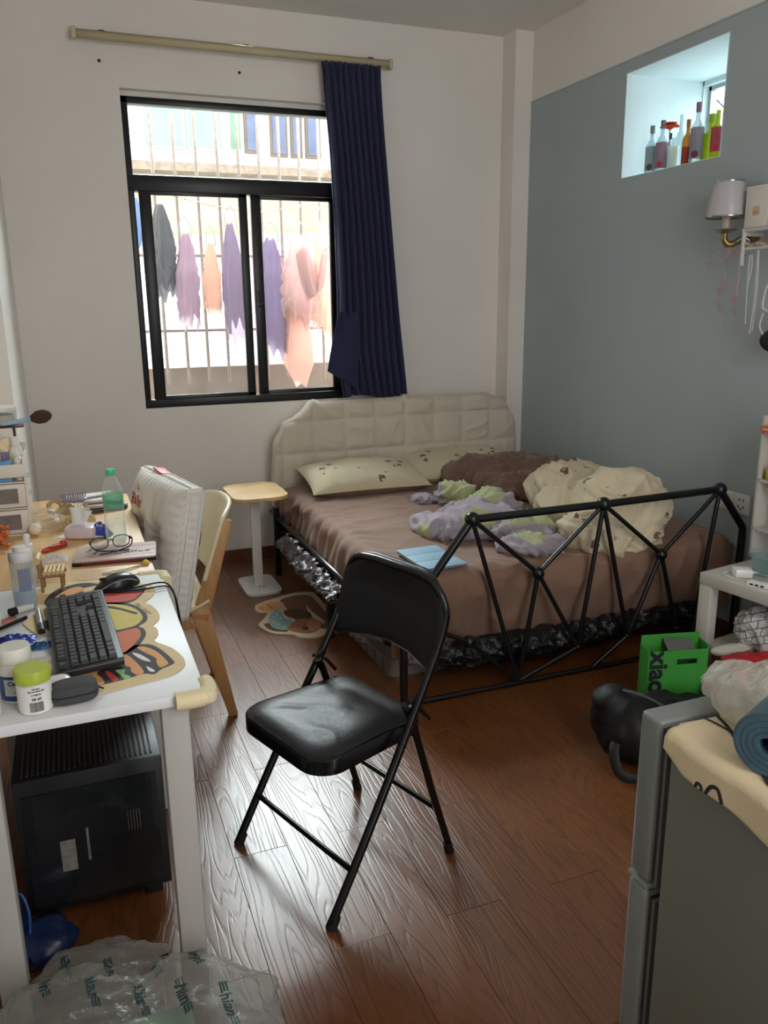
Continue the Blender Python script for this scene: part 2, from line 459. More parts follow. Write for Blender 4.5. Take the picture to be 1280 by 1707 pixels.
for i in range(i0, 16):
    x0 = 0.607 + i*pw
    if x0 + pw < XL or x0 > XR: continue
    off = 1.981 if i % 2 == 0 else 1.560
    y = off - pl*3
    while y < YW:
        a, b_ = max(y, 0.55), min(y+pl, YW)
        if b_ - a > 0.05: plank(x0+pw/2, a, b_)
        y += pl
M_base = mat('baseboard_wood', (98, 58, 38), rough=0.45, var=0.2, vscale=3, aniso=(2, 2, 20), coat=0.3)
o = boxes('baseboard_back', [(XJ, 2.588, YW-0.014, YW, 0, 0.075)], M_base); tag(o, 'reddish-brown baseboard along the window wall', 'baseboard', kind='structure')
o = boxes('baseboard_right', [(XR-0.014, XR, 0.4, 4.53, 0, 0.075)], M_base); tag(o, 'reddish-brown baseboard along the blue-grey wall', 'baseboard', kind='structure')

# ================================================================== WINDOW
M_blk = mat('black_window_frame', (26, 27, 30), rough=0.35, var=0.05, spec=0.4)
M_sill = mat('sill_plaster', (225, 222, 216), rough=0.7, bump=0.1)
win = thing('window_1', 'tall black-framed window with a fixed top pane and two sliding sashes', 'window', (0, 4.755, 0)); win['kind'] = 'structure'
def fb(name, x0, x1, z0, z1, y=0.0, d=0.07, par=None, m=None):
    return box(name, ((x0+x1)/2, y, (z0+z1)/2), (x1-x0, d, z1-z0), m or M_blk, par or win, bevel=0.003)
fb('frame_post', WX0, WX0+0.036, WZ0, WZ1-0.026); fb('frame_post', WX1-0.045, WX1, WZ0, WZ1-0.026)
fb('head_rail', WX0, WX1, WZ1-0.058, WZ1-0.026); fb('caulk_strip', WX0, WX1, WZ1-0.027, WZ1, 0, 0.06, None, M_sill); fb('bottom_rail', WX0, WX1, WZ0, WZ0+0.045, 0, 0.09)
fb('transom', WX0, WX1, 2.085, 2.165, 0.0, 0.085)
fb('top_pane', WX0+0.03, WX1-0.03, 2.16, WZ1-0.055, 0.01, 0.005, None, M_pane)
def sash(x0, x1, y, wl, wr, zb, zt, left=True):
    s = fb('sash', x0, x0+wl, zb, zt, y, 0.028)
    for nm, a in (('stile', (x1-wr, x1, zb, zt)), ('rail', (x0, x1, zb, zb+0.032)), ('rail', (x0, x1, zt-0.032, zt))):
        fb(nm, *a, y, 0.027, s)
    fb('pane', x0+wl-0.004, x1-wr+0.004, zb+0.02, zt-0.02, y, 0.005, s, M_pane)
    return s
sash(0.455, 1.030, -0.022, 0.062, 0.045, 0.975, 2.10)
s = sash(1.060, 1.570, 0.018, 0.055, 0.05, 0.975, 2.10)
box('latch', (1.075, -0.008, 1.53), (0.014, 0.03, 0.09), M_blk, s, bevel=0.003)
box('latch', (1.088, -0.022, 1.50), (0.035, 0.012, 0.02), M_blk, s, bevel=0.003)
# curtain rail
M_cream = mat('cream_rail', (196, 184, 150), rough=0.5, var=0.06)
rl = thing('curtain_rail', 'long cream curtain rail fixed above the window', 'curtain rail', (0, 4.60, 0))
rp = [Vector((0.20, 0, 2.775)), Vector((1.84, 0, 2.772))]
tube('rail_tube', rp, 0.021, M_cream, rl, seg=4)
for p in (rp[0], rp[1]): box('end_cap', (p.x, 0, p.z), (0.022, 0.045, 0.05), M_cream, rl, bevel=0.004)
M_dkmet = mat('dark_bracket', (92, 84, 70), rough=0.4, metal=0.4)
for x in (0.33, 1.04, 1.73): box('bracket', (x, 0.038, 2.795), (0.03, 0.075, 0.012), M_dkmet, rl, bevel=0.002)
M_hole = mat('screw_hole', (38, 30, 26), rough=0.9)
for (px, py, n_) in ((165, 101, 'small dark screw hole under the left end of the rail'), (399, 121, 'dark screw plug under the middle of the curtain rail')):
    q = aty(px, py, YW); h = lathe('wall_plug', [(0, 0), (0.008, 0), (0.006, 0.004), (0, 0.004)], M_hole, None, q, Euler((pi/2, 0, 0)), seg=10)
    tag(h, n_, 'wall plug')
# curtain
M_navy = mat('navy_curtain', (38, 40, 78), rough=0.8, var=0.10, vscale=3, bump=0.1, bscale=300, sheen=0.15, sss=0.12)
cur = thing('curtain', 'navy blue pleated curtain hanging at the right of the window', 'curtain', (0, 4.60, 0))
def cur_fn(u, v):
    z = 2.75 - v*1.79
    k = v**1.3
    xl = 1.435 + 0.06*math.sin(v*2.6) - 0.0*v + (0.05*max(0, v-0.85)/0.15)
    xr = 1.765 + 0.155*k
    x = xl + (xr-xl)*u
    ph = u*2*pi*9 + 0.6*sin(v*3+u*4) + 0.5*noise.noise(Vector((u*5, v*2, 1)))
    amp = 0.014 + 0.016*min(1, v*2.2)
    y = -0.02 + amp*sin(ph) + 0.012*noise.noise(Vector((u*6, v*5, 3))) - 0.006
    x += 0.005*cos(ph)
    if v < 0.03: y += 0.01*sin(u*2*pi*22)
    return Vector((x, y, z + 0.012*sin(u*7)*v))
grid_surface('pleated_cloth', 220, 60, cur_fn, M_navy, cur, thickness=0.003)
def cur2(u, v):   # inner edge of the cloth flaring into the window
    z = 1.45 - v*(0.33+0.12*u)
    x = 1.50 - (0.085*(v**0.8))*(1-u) + 0.10*u
    y = -0.052 + 0.012*sin(u*5+v*2) - 0.01*v
    return Vector((x, y, z))
grid_surface('loose_corner', 16, 20, cur2, M_navy, cur, thickness=0.003)

# ================================================================== OUTSIDE
M_bar = mat('rusty_white_bar', (140, 122, 114), rough=0.6, var=0.25, vscale=60)
gr = thing('security_grille', 'pale metal window grille of thin upright bars behind the laundry', 'grille', (0, 5.25, 0))
gx = [0.215 + 0.1270*i for i in range(15)]
for x in gx: tube('bar', [(x, 0, 1.02), (x, 0, 3.3)], 0.0095, M_bar, gr, seg=8)
for z in (1.345, 1.79): box('cross_bar', (1.1, 0.008, z), (2.1, 0.008, 0.016), M_bar, gr)
M_par = mat('balcony_plaster', (128, 112, 102), rough=0.8, var=0.15, vscale=8, bump=0.2)
pr = boxes('balcony_parapet', [(-1.5, 4.0, 5.32, 5.45, 0.2, 1.115)], M_par); tag(pr, 'low beige balcony wall under the grille', 'parapet', kind='structure')
bs = boxes('balcony_slab', [(-1.5, 4.0, YW+T, 5.45, 0.05, 0.2)], M_par); tag(bs, 'beige balcony slab outside the window', 'balcony', kind='structure')
M_hedge = mat('hedge_green', (92, 110, 60), rough=0.9, var=0.4, vscale=14, bump=0.8, bscale=20)
M_rail = mat('pale_rail', (190, 196, 200), rough=0.5)
M_yrail = mat('yellow_rail', (190, 160, 80), rough=0.5)
rlg = thing('street_railing', 'pale railing with short yellow posts beyond the balcony wall', 'railing', (0, 6.6, 0))
tube('top_tube', [(-1.5, 0, 1.02), (4, 0, 1.02)], 0.018, M_rail, rlg, seg=8)
tube('top_tube', [(-1.5, 0, 1.10), (4, 0, 1.10)], 0.012, M_rail, rlg, seg=8)
for i in range(20): box('post', (0.1+i*0.17, 0, 0.93), (0.022, 0.02, 0.16), M_yrail, rlg)
def hedge_fn(u, v):
    x = -1.5+6*u; a = v*pi
    return Vector((x, 7.4-0.45*cos(a), 0.30+0.62*sin(a)+0.05*noise.noise(Vector((x*7, a*3, 0)))))
tag(grid_surface('hedge', 160, 16, hedge_fn, M_hedge, None), 'low clipped green hedge behind the street railing', 'hedge')
M_fac = mat('white_facade', (214, 212, 208), rough=0.8, var=0.08, vscale=1.5, bump=0.2, bscale=12)
M_teal = mat('teal_curtain', (140, 196, 186), rough=0.8, var=0.1, vscale=5)
M_dkwin = mat('dark_far_glass', (92, 98, 126), rough=0.25, var=0.2, vscale=6)
M_grn = mat('olive_panel', (112, 140, 118), rough=0.7, var=0.2)
M_brn = mat('brown_frame', (120, 96, 78), rough=0.6)
M_yel = mat('yellow_canopy', (226, 200, 146), rough=0.8, var=0.1)
M_street = mat('pale_concrete', (196, 192, 186), rough=0.85, var=0.1)
bd = thing('facing_building', 'white building across the lane with teal and dark windows', 'building', (0, 9.0, 0))
boxes('facade', [(-4, 7, 0, 1.0, -0.5, 7)], M_fac, bd)
boxes('ledge', [(-4, 7, -0.28, 0, 2.78, 2.86)], mat('ledge_brown', (150, 128, 112), rough=0.8, var=0.3, vscale=20), bd)
for (x0, x1, mm, z0) in ((0.95, 1.36, M_teal, 3.02), (1.38, 1.75, M_teal, 3.02), (1.80, 1.94, M_grn, 3.02), (1.97, 2.12, M_dkwin, 3.02), (2.24, 2.42, M_dkwin, 3.0), (2.46, 2.58, M_dkwin, 3.0), (2.62, 2.78, M_dkwin, 3.0)):
    wf = box('window', ((x0+x1)/2, -0.02, (z0+3.75)/2), (x1-x0, 0.04, 3.75-z0), M_brn if mm is M_dkwin else M_fac, bd)
    box('pane', ((x0+x1)/2, -0.045, (z0+3.75)/2), (x1-x0-0.04, 0.01, 3.75-z0-0.05), mm, wf)
aw = thing('yellow_awning', 'sunlit yellow canopy hanging across the lane', 'awning', (0, 8.2, 0))
grid_surface('canopy', 40, 12, lambda u, v: Vector((0.3+2.9*u, 0.15*v+0.03*sin(u*9), 2.53-0.30*v-0.10*(1-u)*v+0.02*noise.noise(Vector((u*6, v*3, 0))))), M_yel, aw, thickness=0.01)
tube('canopy_rod', [(0.3, 0, 2.54), (3.2, 0, 2.54)], 0.02, M_brn, aw, seg=8)
for x_ in (0.32, 3.18): tube('wall_arm', [(x_, 0, 2.54), (x_, 0.80, 2.54)], 0.015, M_brn, aw, seg=8)
lg = boxes('street', [(-6, 9, 5.45, 9, -0.6, -0.5)], M_street); tag(lg, 'pale concrete lane below the balcony', 'street', kind='structure')

# laundry
M_chain = mat('steel_chain', (150, 140, 130), rough=0.35, metal=0.8, var=0)
ch = thing('drying_chain', 'sagging steel chain strung across the window grille', 'chain', (0, 5.12, 0))
def chain_z(x):
    for (a, za, b, zb, s) in ((0.55, 2.155, 1.18, 2.035, 0.02), (1.18, 2.035, 1.75, 2.17, 0.02)):
        if a <= x <= b:
            t = (x-a)/(b-a); return za+(zb-za)*t - s*sin(pi*t)
    return 2.15
bm = bmesh.new()
x = 0.55; k = 0
while x < 1.74:
    z = chain_z(x); z2 = chain_z(min(1.75, x+0.02)); a = math.atan2(z2-z, 0.02)
    pts = []
    for j in range(10):
        t = 2*pi*j/10; lx, lw = 0.013*cos(t), 0.0055*sin(t)
        pts.append(Vector((x+lx*cos(a), lw if k % 2 else 0, z+lx*sin(a)+(0 if k % 2 else lw))))
    bm_tube(bm, pts, 0.0018, 5, closed=True); x += 0.020*cos(a); k += 1
from_bm('links', bm, M_chain, ch, True)['kind'] = 'stuff'
for x_, z_, xb in ((0.55, 2.155, 0.596), (1.75, 2.17, 1.739)): tube('end_tie', [(x_, 0, z_), (xb, 0.125, z_+0.01)], 0.004, M_chain, ch, seg=6)

def hanging(name, label, x0, x1, z0, z1, col, y=5.06, seed=1.0, hang=(0.9, 1.0), trans=0.45, tails=2, hook=True, cat='garment', shape=None):
    """crumpled garment gathered at the shoulder and hanging down; closed tube of cloth with folds"""
    m = mat('laundry_%s' % name + str(int(seed*10)), col, rough=0.85, var=0.07, vscale=9, sss=trans)
    t = thing(name, label, cat, ((x0+x1)/2, y, z1), group='laundry hanging outside the window')
    W = (x1-x0)/2; Hh = z1-z0
    def fn(u, v):
        a = u*2*pi
        if shape: wl = shape(v)
        else: wl = 0.22+0.80*min(1, (v/0.45))**0.75 - 0.16*max(0, v-0.7)/0.3
        f = 0.22*sin(a*5+seed*3+v*3) + 0.16*sin(a*9+seed+v*5) + 0.10*sin(a*14+seed*2-v*4)
        cr = 0.5*(ridge((cos(a)*0.5, sin(a)*0.5, v*2.2), 3.0, seed)-0.5)
        r = W*wl*(1+0.35*f+0.45*cr)
        zz = -v*Hh*(1-0.16*v*v*(0.5+0.5*sin(a*tails*0.5+seed*2)) - 0.05*v*v*sin(a*7+seed))
        cx = 0.10*W*sin(v*3+seed)
        return Vector((cx + r*cos(a), r*0.33*sin(a), zz))
    o = grid_surface('cloth', 72, 44, fn, m, t, closed_u=True, thickness=0.0)
    if hook:
        hm = mat('hanger_white', (196, 190, 190), rough=0.4, var=0)
        zc = chain_z((x0+x1)/2) - z1
        hg = tube('hanger', [(-W*0.55, 0, -0.03), (-W*0.5, 0, 0.03), (-W*0.2, 0, 0.075), (0, 0, 0.085), (W*0.2, 0, 0.075), (W*0.5, 0, 0.03), (W*0.55, 0, -0.03)], 0.0035, hm, t, seg=6, sub=4)
        tube('hook', [(0, 0, 0.085), (0.0, 0, max(0.1, zc-0.03)), (0.012, 0, zc-0.008), (0.02, 0.0, zc+0.004), (0.03, 0, zc-0.008)], 0.002, hm, t, seg=6, sub=3)
    return t
hanging('jacket', 'dark grey jacket on the laundry chain, left of the mauve shirt', 0.515, 0.665, 1.525, 2.06, (120, 112, 116), seed=1.3, trans=0.25, hook=False)
hanging('towel', 'blue cloth strip at the left edge of the window', 0.42, 0.51, 1.80, 2.10, (130, 156, 190), y=5.12, seed=7.2, hook=False)
hanging('camisole', 'mauve top hanging between the grey jacket and the peach cloth', 0.665, 0.795, 1.37, 1.91, (196, 168, 182), seed=2.4, tails=3)
hanging('bib', 'short peach top hanging left of the purple dress', 0.825, 0.925, 1.42, 1.86, (232, 194, 178), seed=3.1)
hanging('dress', 'purple dress hanging behind the left sash stile', 0.935, 1.065, 1.28, 1.97, (176, 154, 174), seed=4.7)
hanging('nightgown', 'bluish purple nightgown beside the window latch', 1.150, 1.325, 1.18, 1.89, (172, 152, 178), seed=5.9)
p_ = hanging('blouse', 'pale pink blouse with a long knotted tail, largest of the laundry', 1.285, 1.50, 1.36, 1.905, (236, 204, 200), seed=6.6, y=5.03, tails=4)
m_ = mat('peach_lining', (240, 204, 192), rough=0.85, sss=0.5)
def tail(u, v):
    a = u*2*pi; wl = 0.062+0.04*v-0.06*max(0, v-0.72)/0.28
    return Vector((-0.03+0.03*v+wl*(1+0.25*sin(4*a+v*6))*cos(a), 0.02+wl*0.35*sin(a), -0.40-0.50*v + 0.02*sin(a*2)*v))
grid_surface('hanging_tail', 48, 26, tail, m_, p_, closed_u=True)
def swag(u, v):   # loop of the blouse drooping towards the scarf
    a = v*2*pi; t_ = u
    c = Vector((0.02+0.16*t_, 0.0, -0.08-0.27*sin(pi*min(1, t_*1.05))**0.9))
    r_ = 0.045*(1-0.25*t_)*(1+0.25*sin(a*4+t_*5))
    return c + Vector((r_*cos(a)*0.8, r_*0.35*sin(a)-0.03, r_*cos(a)*0.7))
grid_surface('drooping_sleeve', 30, 24, swag, bpy.data.materials.get('laundry_blouse66') or m_, p_)
hanging('scarf', 'peach pink scarf hanging beside the curtain edge', 1.49, 1.64, 1.27, 1.99, (244, 202, 188), seed=8.8)
# ================================================================== BED
M_iron = mat('black_powder_coat', (20, 20, 22), rough=0.28, var=0, spec=0.5)
bed = thing('bed_frame', 'black metal bed frame with a triangle-lattice footboard', 'bed frame', (1.87, 3.55, 0))
BO = Vector((1.87, 3.55, 0))
def bt(name, a, b, r, par=None, seg=10):
    return tube(name, [Vector(a)-BO, Vector(b)-BO], r, M_iron, par or bed, seg=seg)
YF = 2.60
XA, XB, XC = 1.354, 1.938, 2.522           # top nodes
ZT, ZM = 0.717, 0.468
X0, X9 = 1.062, 2.815
n1, n2, n3 = (XA, YF, ZT), (XB, YF, ZT), (XC, YF, ZT+0.006)
m0, m1, m2 = (1.075, YF, 0.36), (1.648, YF, ZM), (2.240, YF, ZM+0.004)
xr_end = (2.668, YF, 0.54)
low = [(1.349, YF, 0.228), (1.573, YF, 0.02), (1.85, YF, 0.122), (2.094, YF, 0.130), (2.35, YF, 0.125), (2.43, YF, 0.02)]
bt('top_rail', n1, n2, 0.016); bt('top_rail', n2, n3, 0.016)
bt('corner_rail', n1, m0, 0.016); bt('corner_rail', n3, xr_end, 0.016)
bt('corner_post', m0, (1.075, YF, 0.0), 0.016); bt('corner_post', xr_end, (2.668, YF, 0.0), 0.016)
for a, b in ((n1, m1), (n2, m1), (n2, m2), (n3, m2), (n1, low[1]), (n2, low[2]), (n2, low[3]), (m1, low[1]), (m1, low[2]), (m2, low[3]), (m2, low[4]), (n3, low[5]),
             (m0, low[0]), (low[0], low[1]), (low[2], low[1]), (low[3], (1.93, YF, 0.02)), (low[4], (2.45, YF, 0.02))):
    bt('lattice_rod', a, b, 0.0095, seg=8)
bt('bottom_rail', (1.075, YF, 0.015), (2.668, YF, 0.015), 0.010)
def ball(p, r):
    bm = bmesh.new(); bmesh.ops.create_icosphere(bm, subdivisions=2, radius=r, matrix=Matrix.Translation(Vector(p)-BO))
    return from_bm('joint_ball', bm, M_iron, bed, True)
for p in (n1, n2, n3): ball(p, 0.030)
for p in (m1, m2): ball(p, 0.026)
ball(low[0], 0.026)
for p in low[2:5]: ball(p, 0.014)
bt('side_rail', (1.035, 2.62, 0.33), (1.035, 4.50, 0.335), 0.016, seg=4)
bt('side_rail', (2.655, 2.62, 0.33), (2.655, 4.50, 0.335), 0.016, seg=4)
for x in (1.022, 2.66):
    bm = bmesh.new(); bm_box(bm, Vector((x, 4.335, 0.20))-BO, (0.034, 0.034, 0.40), bevel=0.003); from_bm('leg', bm, M_iron, bed)
    bm = bmesh.new(); bm_box(bm, Vector((x+0.005, 3.365, 0.16))-BO, (0.032, 0.032, 0.33), bevel=0.003); from_bm('leg', bm, M_iron, bed)
bt('head_stretcher', (1.035, 4.46, 0.23), (2.655, 4.46, 0.23), 0.011)
bt('stub_rail', (1.03, 4.335, 0.215), (1.13, 4.335, 0.215), 0.010)
for i in range(8):
    y = 2.85+i*0.22
    bm = bmesh.new(); bm_box(bm, Vector((1.845, y, 0.335))-BO, (1.6, 0.03, 0.012)); from_bm('cross_slat', bm, M_iron, bed)
for a, b in (((1.10, 4.53, 0.3), (1.10, 4.53, 0.72)), ((1.10, 4.53, 0.72), (1.31, 4.53, 0.93)), ((1.31, 4.53, 0.93), (2.44, 4.53, 0.93)), ((2.44, 4.53, 0.93), (2.62, 4.53, 0.72)), ((2.62, 4.53, 0.72), (2.62, 4.53, 0.3))):
    bt('head_rail', a, b, 0.014)

# quilted head board cover
M_quilt = mat('cream_quilt', (206, 196, 180), rough=0.85, var=0.05, vscale=5, bump=0.12, bscale=160, sheen=0.2)
hb = thing('headboard_cover', 'cream quilted cotton cover pulled over the metal headboard', 'headboard cover', (1.86, 4.53, 0))
outl = [(1.045, 0.40), (1.055, 0.60), (1.072, 0.745), (1.105, 0.79), (1.13, 0.845), (1.185, 0.865), (1.24, 0.905), (1.285, 0.955), (1.315, 0.968), (1.36, 0.950), (1.60, 0.952), (1.87, 0.954), (1.885, 0.966), (1.90, 0.955),
        (2.20, 0.948), (2.40, 0.945), (2.43, 0.955), (2.455, 0.94), (2.56, 0.905), (2.60, 0.85), (2.640, 0.775), (2.655, 0.60), (2.66, 0.40)]
def ztop(x):
    for (a, za), (b, zb) in zip(outl, outl[1:]):
        if a <= x <= b: return za + (zb-za)*(x-a)/(b-a+1e-9)
    return 0.4
def hb_fn(side):
    def fn(u, v):
        x = 1.046+1.612*u; zt = ztop(x); z = 0.36 + (zt-0.36)*v
        ed = min(1, max(0, zt-z)/0.03)**0.5*max(0, min(1, (x-1.046)/0.025, (2.658-x)/0.025))**0.5
        if side > 0: return Vector((x-1.86, 0.03*ed, z))
        gx = (x-1.215+0.18*9)/0.190; gz = (z-0.845+0.185*9)/0.185
        sx = abs((gx % 1)-0.5)*2; sz = abs((gz % 1)-0.5)*2      # 1 at the seams
        puff = (1-sx**5)*(1-sz**5)
        cell = int(gx)*3+int(gz)*7
        dirx = Vector((cos(cell*1.3), sin(cell*1.3)))
        wr = ridge((x*dirx.x+z*dirx.y, (z*dirx.x-x*dirx.y)*0.28, cell*0.37), 9.0, 3)
        slack = 0.25*noise.noise(Vector((x*2.2, z*3, 4)))
        y = -(0.035 + 0.016*puff + 0.010*wr*puff + 0.02*slack)
        return Vector((x-1.86, y*ed, z))
    return fn
grid_surface('quilted_front', 260, 100, hb_fn(-1), M_quilt, hb)
grid_surface('back_cloth', 60, 20, hb_fn(1), M_quilt, hb)

# mattress with fitted sheet
M_sheet = mat('brown_sheet', (132, 102, 84), rough=0.82, var=0.07, vscale=4, bump=0.12, bscale=220, sheen=0.12)
MX0, MX1, MY0, MY1, MZ = 1.085, 2.672, 2.655, 4.47, 0.492
mt = thing('mattress', 'thick mattress in a wrinkled brown fitted sheet', 'mattress', (1.88, 3.56, 0.342))
MO = Vector((1.88, 3.56, 0.342))
def sheet():
    nx, ny, nd = 150, 190, 26
    vs = []; fs = []
    R0 = 0.045
    # unfolded sheet: parameter s across, t along, wrapping over rounded edges and down
    def wrap(d, half):   # d signed distance from centre along the cloth -> (pos, drop)
        flat = half - R0
        a = abs(d)
        if a <= flat: return d, 0.0, 0.0
        arc = R0*pi/2
        if a <= flat+arc:
            th = (a-flat)/R0
            return math.copysign(flat+R0*sin(th), d), R0*(1-cos(th)), th
        return math.copysign(half, d), R0 + (a-flat-arc), pi/2
    hx, hy = (MX1-MX0)/2, (MY1-MY0)/2
    dropx, dropy = 0.20, 0.315
    Lx, Ly = hx-R0+R0*pi/2+dropx-R0, hy-R0+R0*pi/2+dropy-R0
    bm = bmesh.new(); ring = {}
    for j in range(ny+1):
        for i in range(nx+1):
            s = -Lx+2*Lx*i/nx; t = -Ly+2*Ly*j/ny
            px, dx, tx = wrap(s, hx); py, dy, ty = wrap(t, hy)
            drop = max(dx, dy) if min(dx, dy) > R0*0.6 else dx+dy
            x, y, z = px, py, MZ-drop
            wx, wy = MO.x+x, MO.y+y
            if dx > R0 and dy > R0:   # corner: pull inward as a gathered round corner
                k = min(dx, dy)/0.2; x *= 1-0.02*k; y *= 1-0.02*k
            # the head end sits a little lower and the left edge runs slightly outwards to the foot
            z -= 0.012*max(0, (wy-3.6))
            if x < -hx+0.06: x -= 0.0
            nrmx = -1 if (dx > 0 and s < 0) else (1 if dx > 0 else 0); nrmy = -1 if (dy > 0 and t < 0) else (1 if dy > 0 else 0)
            top = 1 if (dx <= 0 and dy <= 0) else 0
            P = Vector((wx, wy, z))
            if top:
                edge = min(hx-R0-abs(px), hy-R0-abs(py))
                wr = ridge((wx*0.8+wy*0.25, wy*2.6-wx*0.7, 0), 2.0, 2.0)**2
                wr2 = ridge((wx*1.2, wy*1.2, 3), 2.2, 5.0)**3
                z += 0.006*wr + 0.006*wr2 + 0.010*noise.noise(Vector((wx*1.6, wy*1.6, 0)))
                if edge < 0.14: z += 0.004*sin((wx+wy)*60 + 4*noise.noise(P*5))*(1-edge/0.14)
                hd = math.exp(-((wx-1.36)**2/0.010+(wy-3.15)**2/0.12)); z += 0.010*hd
            else:
                along = wy if abs(nrmx) else wx
                d = (dx if nrmx else dy)
                g = (0.007*sin(along*58+3*noise.noise(P*4)) + 0.020*ridge((along*1.5, z*1.0, 2), 3.4, 1.0) - 0.008)*min(1, d/0.05+0.3)
                big = 0.022*noise.noise(Vector((along*2.6, z*2, 9)))
                if nrmx: x += nrmx*(g+big)
                if nrmy and not nrmx: y += nrmy*(g*0.7+big*0.8)
                z += 0.020*noise.noise(Vector((along*3.1, 0, 5)))*min(1, d/0.15)
                if nrmx < 0: x -= 0.035*min(1, d/0.16)
                if nrmy < 0 and d > 0.1: y += 0.03*(d-0.1)/0.1
            ring[(i, j)] = bm.verts.new((x, y, z-MO.z))
    for j in range(ny):
        for i in range(nx):
            bm.faces.new((ring[i, j], ring[i+1, j], ring[i+1, j+1], ring[i, j+1]))
    return from_bm('fitted_sheet', bm, M_sheet, mt, True)
sheet()
M_tick = mat('mattress_ticking', (54, 48, 46), rough=0.7, var=0.1)
box('mattress_core', (0, 0, 0.055), (MX1-MX0-0.05, MY1-MY0-0.06, 0.108), M_tick, mt, bevel=0.03)
M_film = mat('clear_film', (225, 225, 230), rough=0.12, spec=0.9, alpha=0.34, thin=True, var=0, bump=1.0, bscale=45)
M_film2 = mat('shiny_dark_film', (96, 92, 96), rough=0.10, spec=1.0, var=0.5, vscale=30, bump=0.9, bscale=55, metal=0.35)
M_film3 = mat('black_film', (24, 23, 24), rough=0.3, spec=0.45, var=0.3, vscale=30, bump=0.9, bscale=35)
def film(name, p0, p1, h, sag, amp, m, nu=90, nv=16, seed=0, out=(-1, 0, 0), parent=None):
    p0, p1, out = Vector(p0), Vector(p1), Vector(out)
    def fn(u, v):
        base = p0.lerp(p1, u)
        hh = h*(0.55+0.45*sin(pi*min(1, u*1.1+0.08))) + 0.03*noise.noise(Vector((u*5, seed, 0)))
        q = base + Vector((0, 0, -v*hh)) + out*(sag*sin(pi*v))
        a = ridge((u*6, v*1.5, seed), 3.0, seed)+0.5*ridge((u*11, v*3, seed), 5.0, seed)
        return q + out*amp*a + Vector((0, 0, amp*0.6*noise.noise(Vector((u*20, v*7, seed+3)))))
    return grid_surface(name, nu, nv, fn, m, parent)
f = film('plastic_film', (1.020, 4.02, 0.330), (1.016, 3.08, 0.322), 0.125, 0.055, 0.028, M_film2, seed=2)
tag(f, 'crinkled shiny plastic film bulging under the left bed rail', 'plastic film')
f = film('plastic_film', (1.24, 2.70, 0.20), (2.55, 2.70, 0.20), 0.14, 0.05, 0.02, M_film3, seed=5, nu=120, out=(0, -1, 0))
tag(f, 'dark glossy plastic wrap sagging below the foot of the mattress', 'plastic film')
f = film('plastic_film', (1.13, 3.30, 0.11), (1.30, 2.80, 0.11), 0.10, 0.06, 0.03, M_film, seed=8, nu=60)
tag(f, 'clear crinkled plastic over the box under the bed', 'plastic film')
# storage box under the bed
M_boxp = mat('grey_plastic_box', (128, 122, 116), rough=0.4, var=0.05, alpha=0.8, thin=True)
sb = thing('storage_box', 'low translucent grey box on the floor under the bed', 'storage box', (1.30, 3.12, 0))
sp = rrect(0.36, 0.52, 0.03)
prism('box_body', sp, 0.0, 0.075, M_boxp, sb); prism('box_rim', rrect(0.38, 0.54, 0.035), 0.07, 0.082, M_boxp, sb)
for i in range(5): box('side_rib', (-0.182, -0.18+i*0.09, 0.035), (0.006, 0.012, 0.06), M_boxp, sb)
ub = thing('under_bed_bag', 'long black storage bag lying under the bed foot', 'storage bag', (1.9, 3.0, 0))
M_blkfab = mat('black_nylon', (15, 15, 16), rough=0.55, var=0.1, bump=0.2, bscale=300)
melt('bag_body', [((-0.3, 0, 0.10), (0.45, 0.22, 0.10), (0, 0, 0)), ((0.35, 0.02, 0.095), (0.42, 0.22, 0.095), (0, 0, 0))], 0.02, lambda p, n: 0.012*folds(p, 5, 1), M_blkfab, ub, zmin=0.0)

# printed cream fabric with small brown animals-like motifs (pillows, duvet)
def motif_mat(name, base, scale, ink=(112, 78, 62)):
    m = mat(name, base, rough=0.85, var=0.04, vscale=5, bump=0.12, bscale=240, sheen=0.15)
    N, L, b = nodes_of(m)
    src = b.inputs['Base Color'].links[0].from_socket
    tc = N.new('ShaderNodeTexCoord')
    v = N.new('ShaderNodeTexVoronoi'); v.inputs['Scale'].default_value = scale; v.inputs['Randomness'].default_value = 0.75
    nz = N.new('ShaderNodeTexNoise'); nz.inputs['Scale'].default_value = scale*6; nz.inputs['Detail'].default_value = 2
    L.new(tc.outputs['Object'], v.inputs['Vector']); L.new(tc.outputs['Object'], nz.inputs['Vector'])
    add = N.new('ShaderNodeMath'); add.operation = 'MULTIPLY_ADD'; add.inputs[1].default_value = 0.55
    L.new(nz.outputs['Fac'], add.inputs[0]); L.new(v.outputs['Distance'], add.inputs[2])
    mr = N.new('ShaderNodeMapRange'); mr.inputs[1].default_value = 0.44; mr.inputs[2].default_value = 0.475; mr.inputs[3].default_value = 1; mr.inputs[4].default_value = 0
    L.new(add.outputs[0], mr.inputs[0])
    mx = N.new('ShaderNodeMixRGB'); mx.inputs[2].default_value = lin(ink)
    L.new(mr.outputs[0], mx.inputs[0]); L.new(src, mx.inputs[1]); L.new(mx.outputs[0], b.inputs['Base Color'])
    return m
M_print = motif_mat('cream_print', (210, 198, 168), 10.5)
M_print2 = motif_mat('cream_print_duvet', (210, 196, 166), 10.5)
M_pipe = mat('cream_piping', (206, 194, 150), rough=0.85)
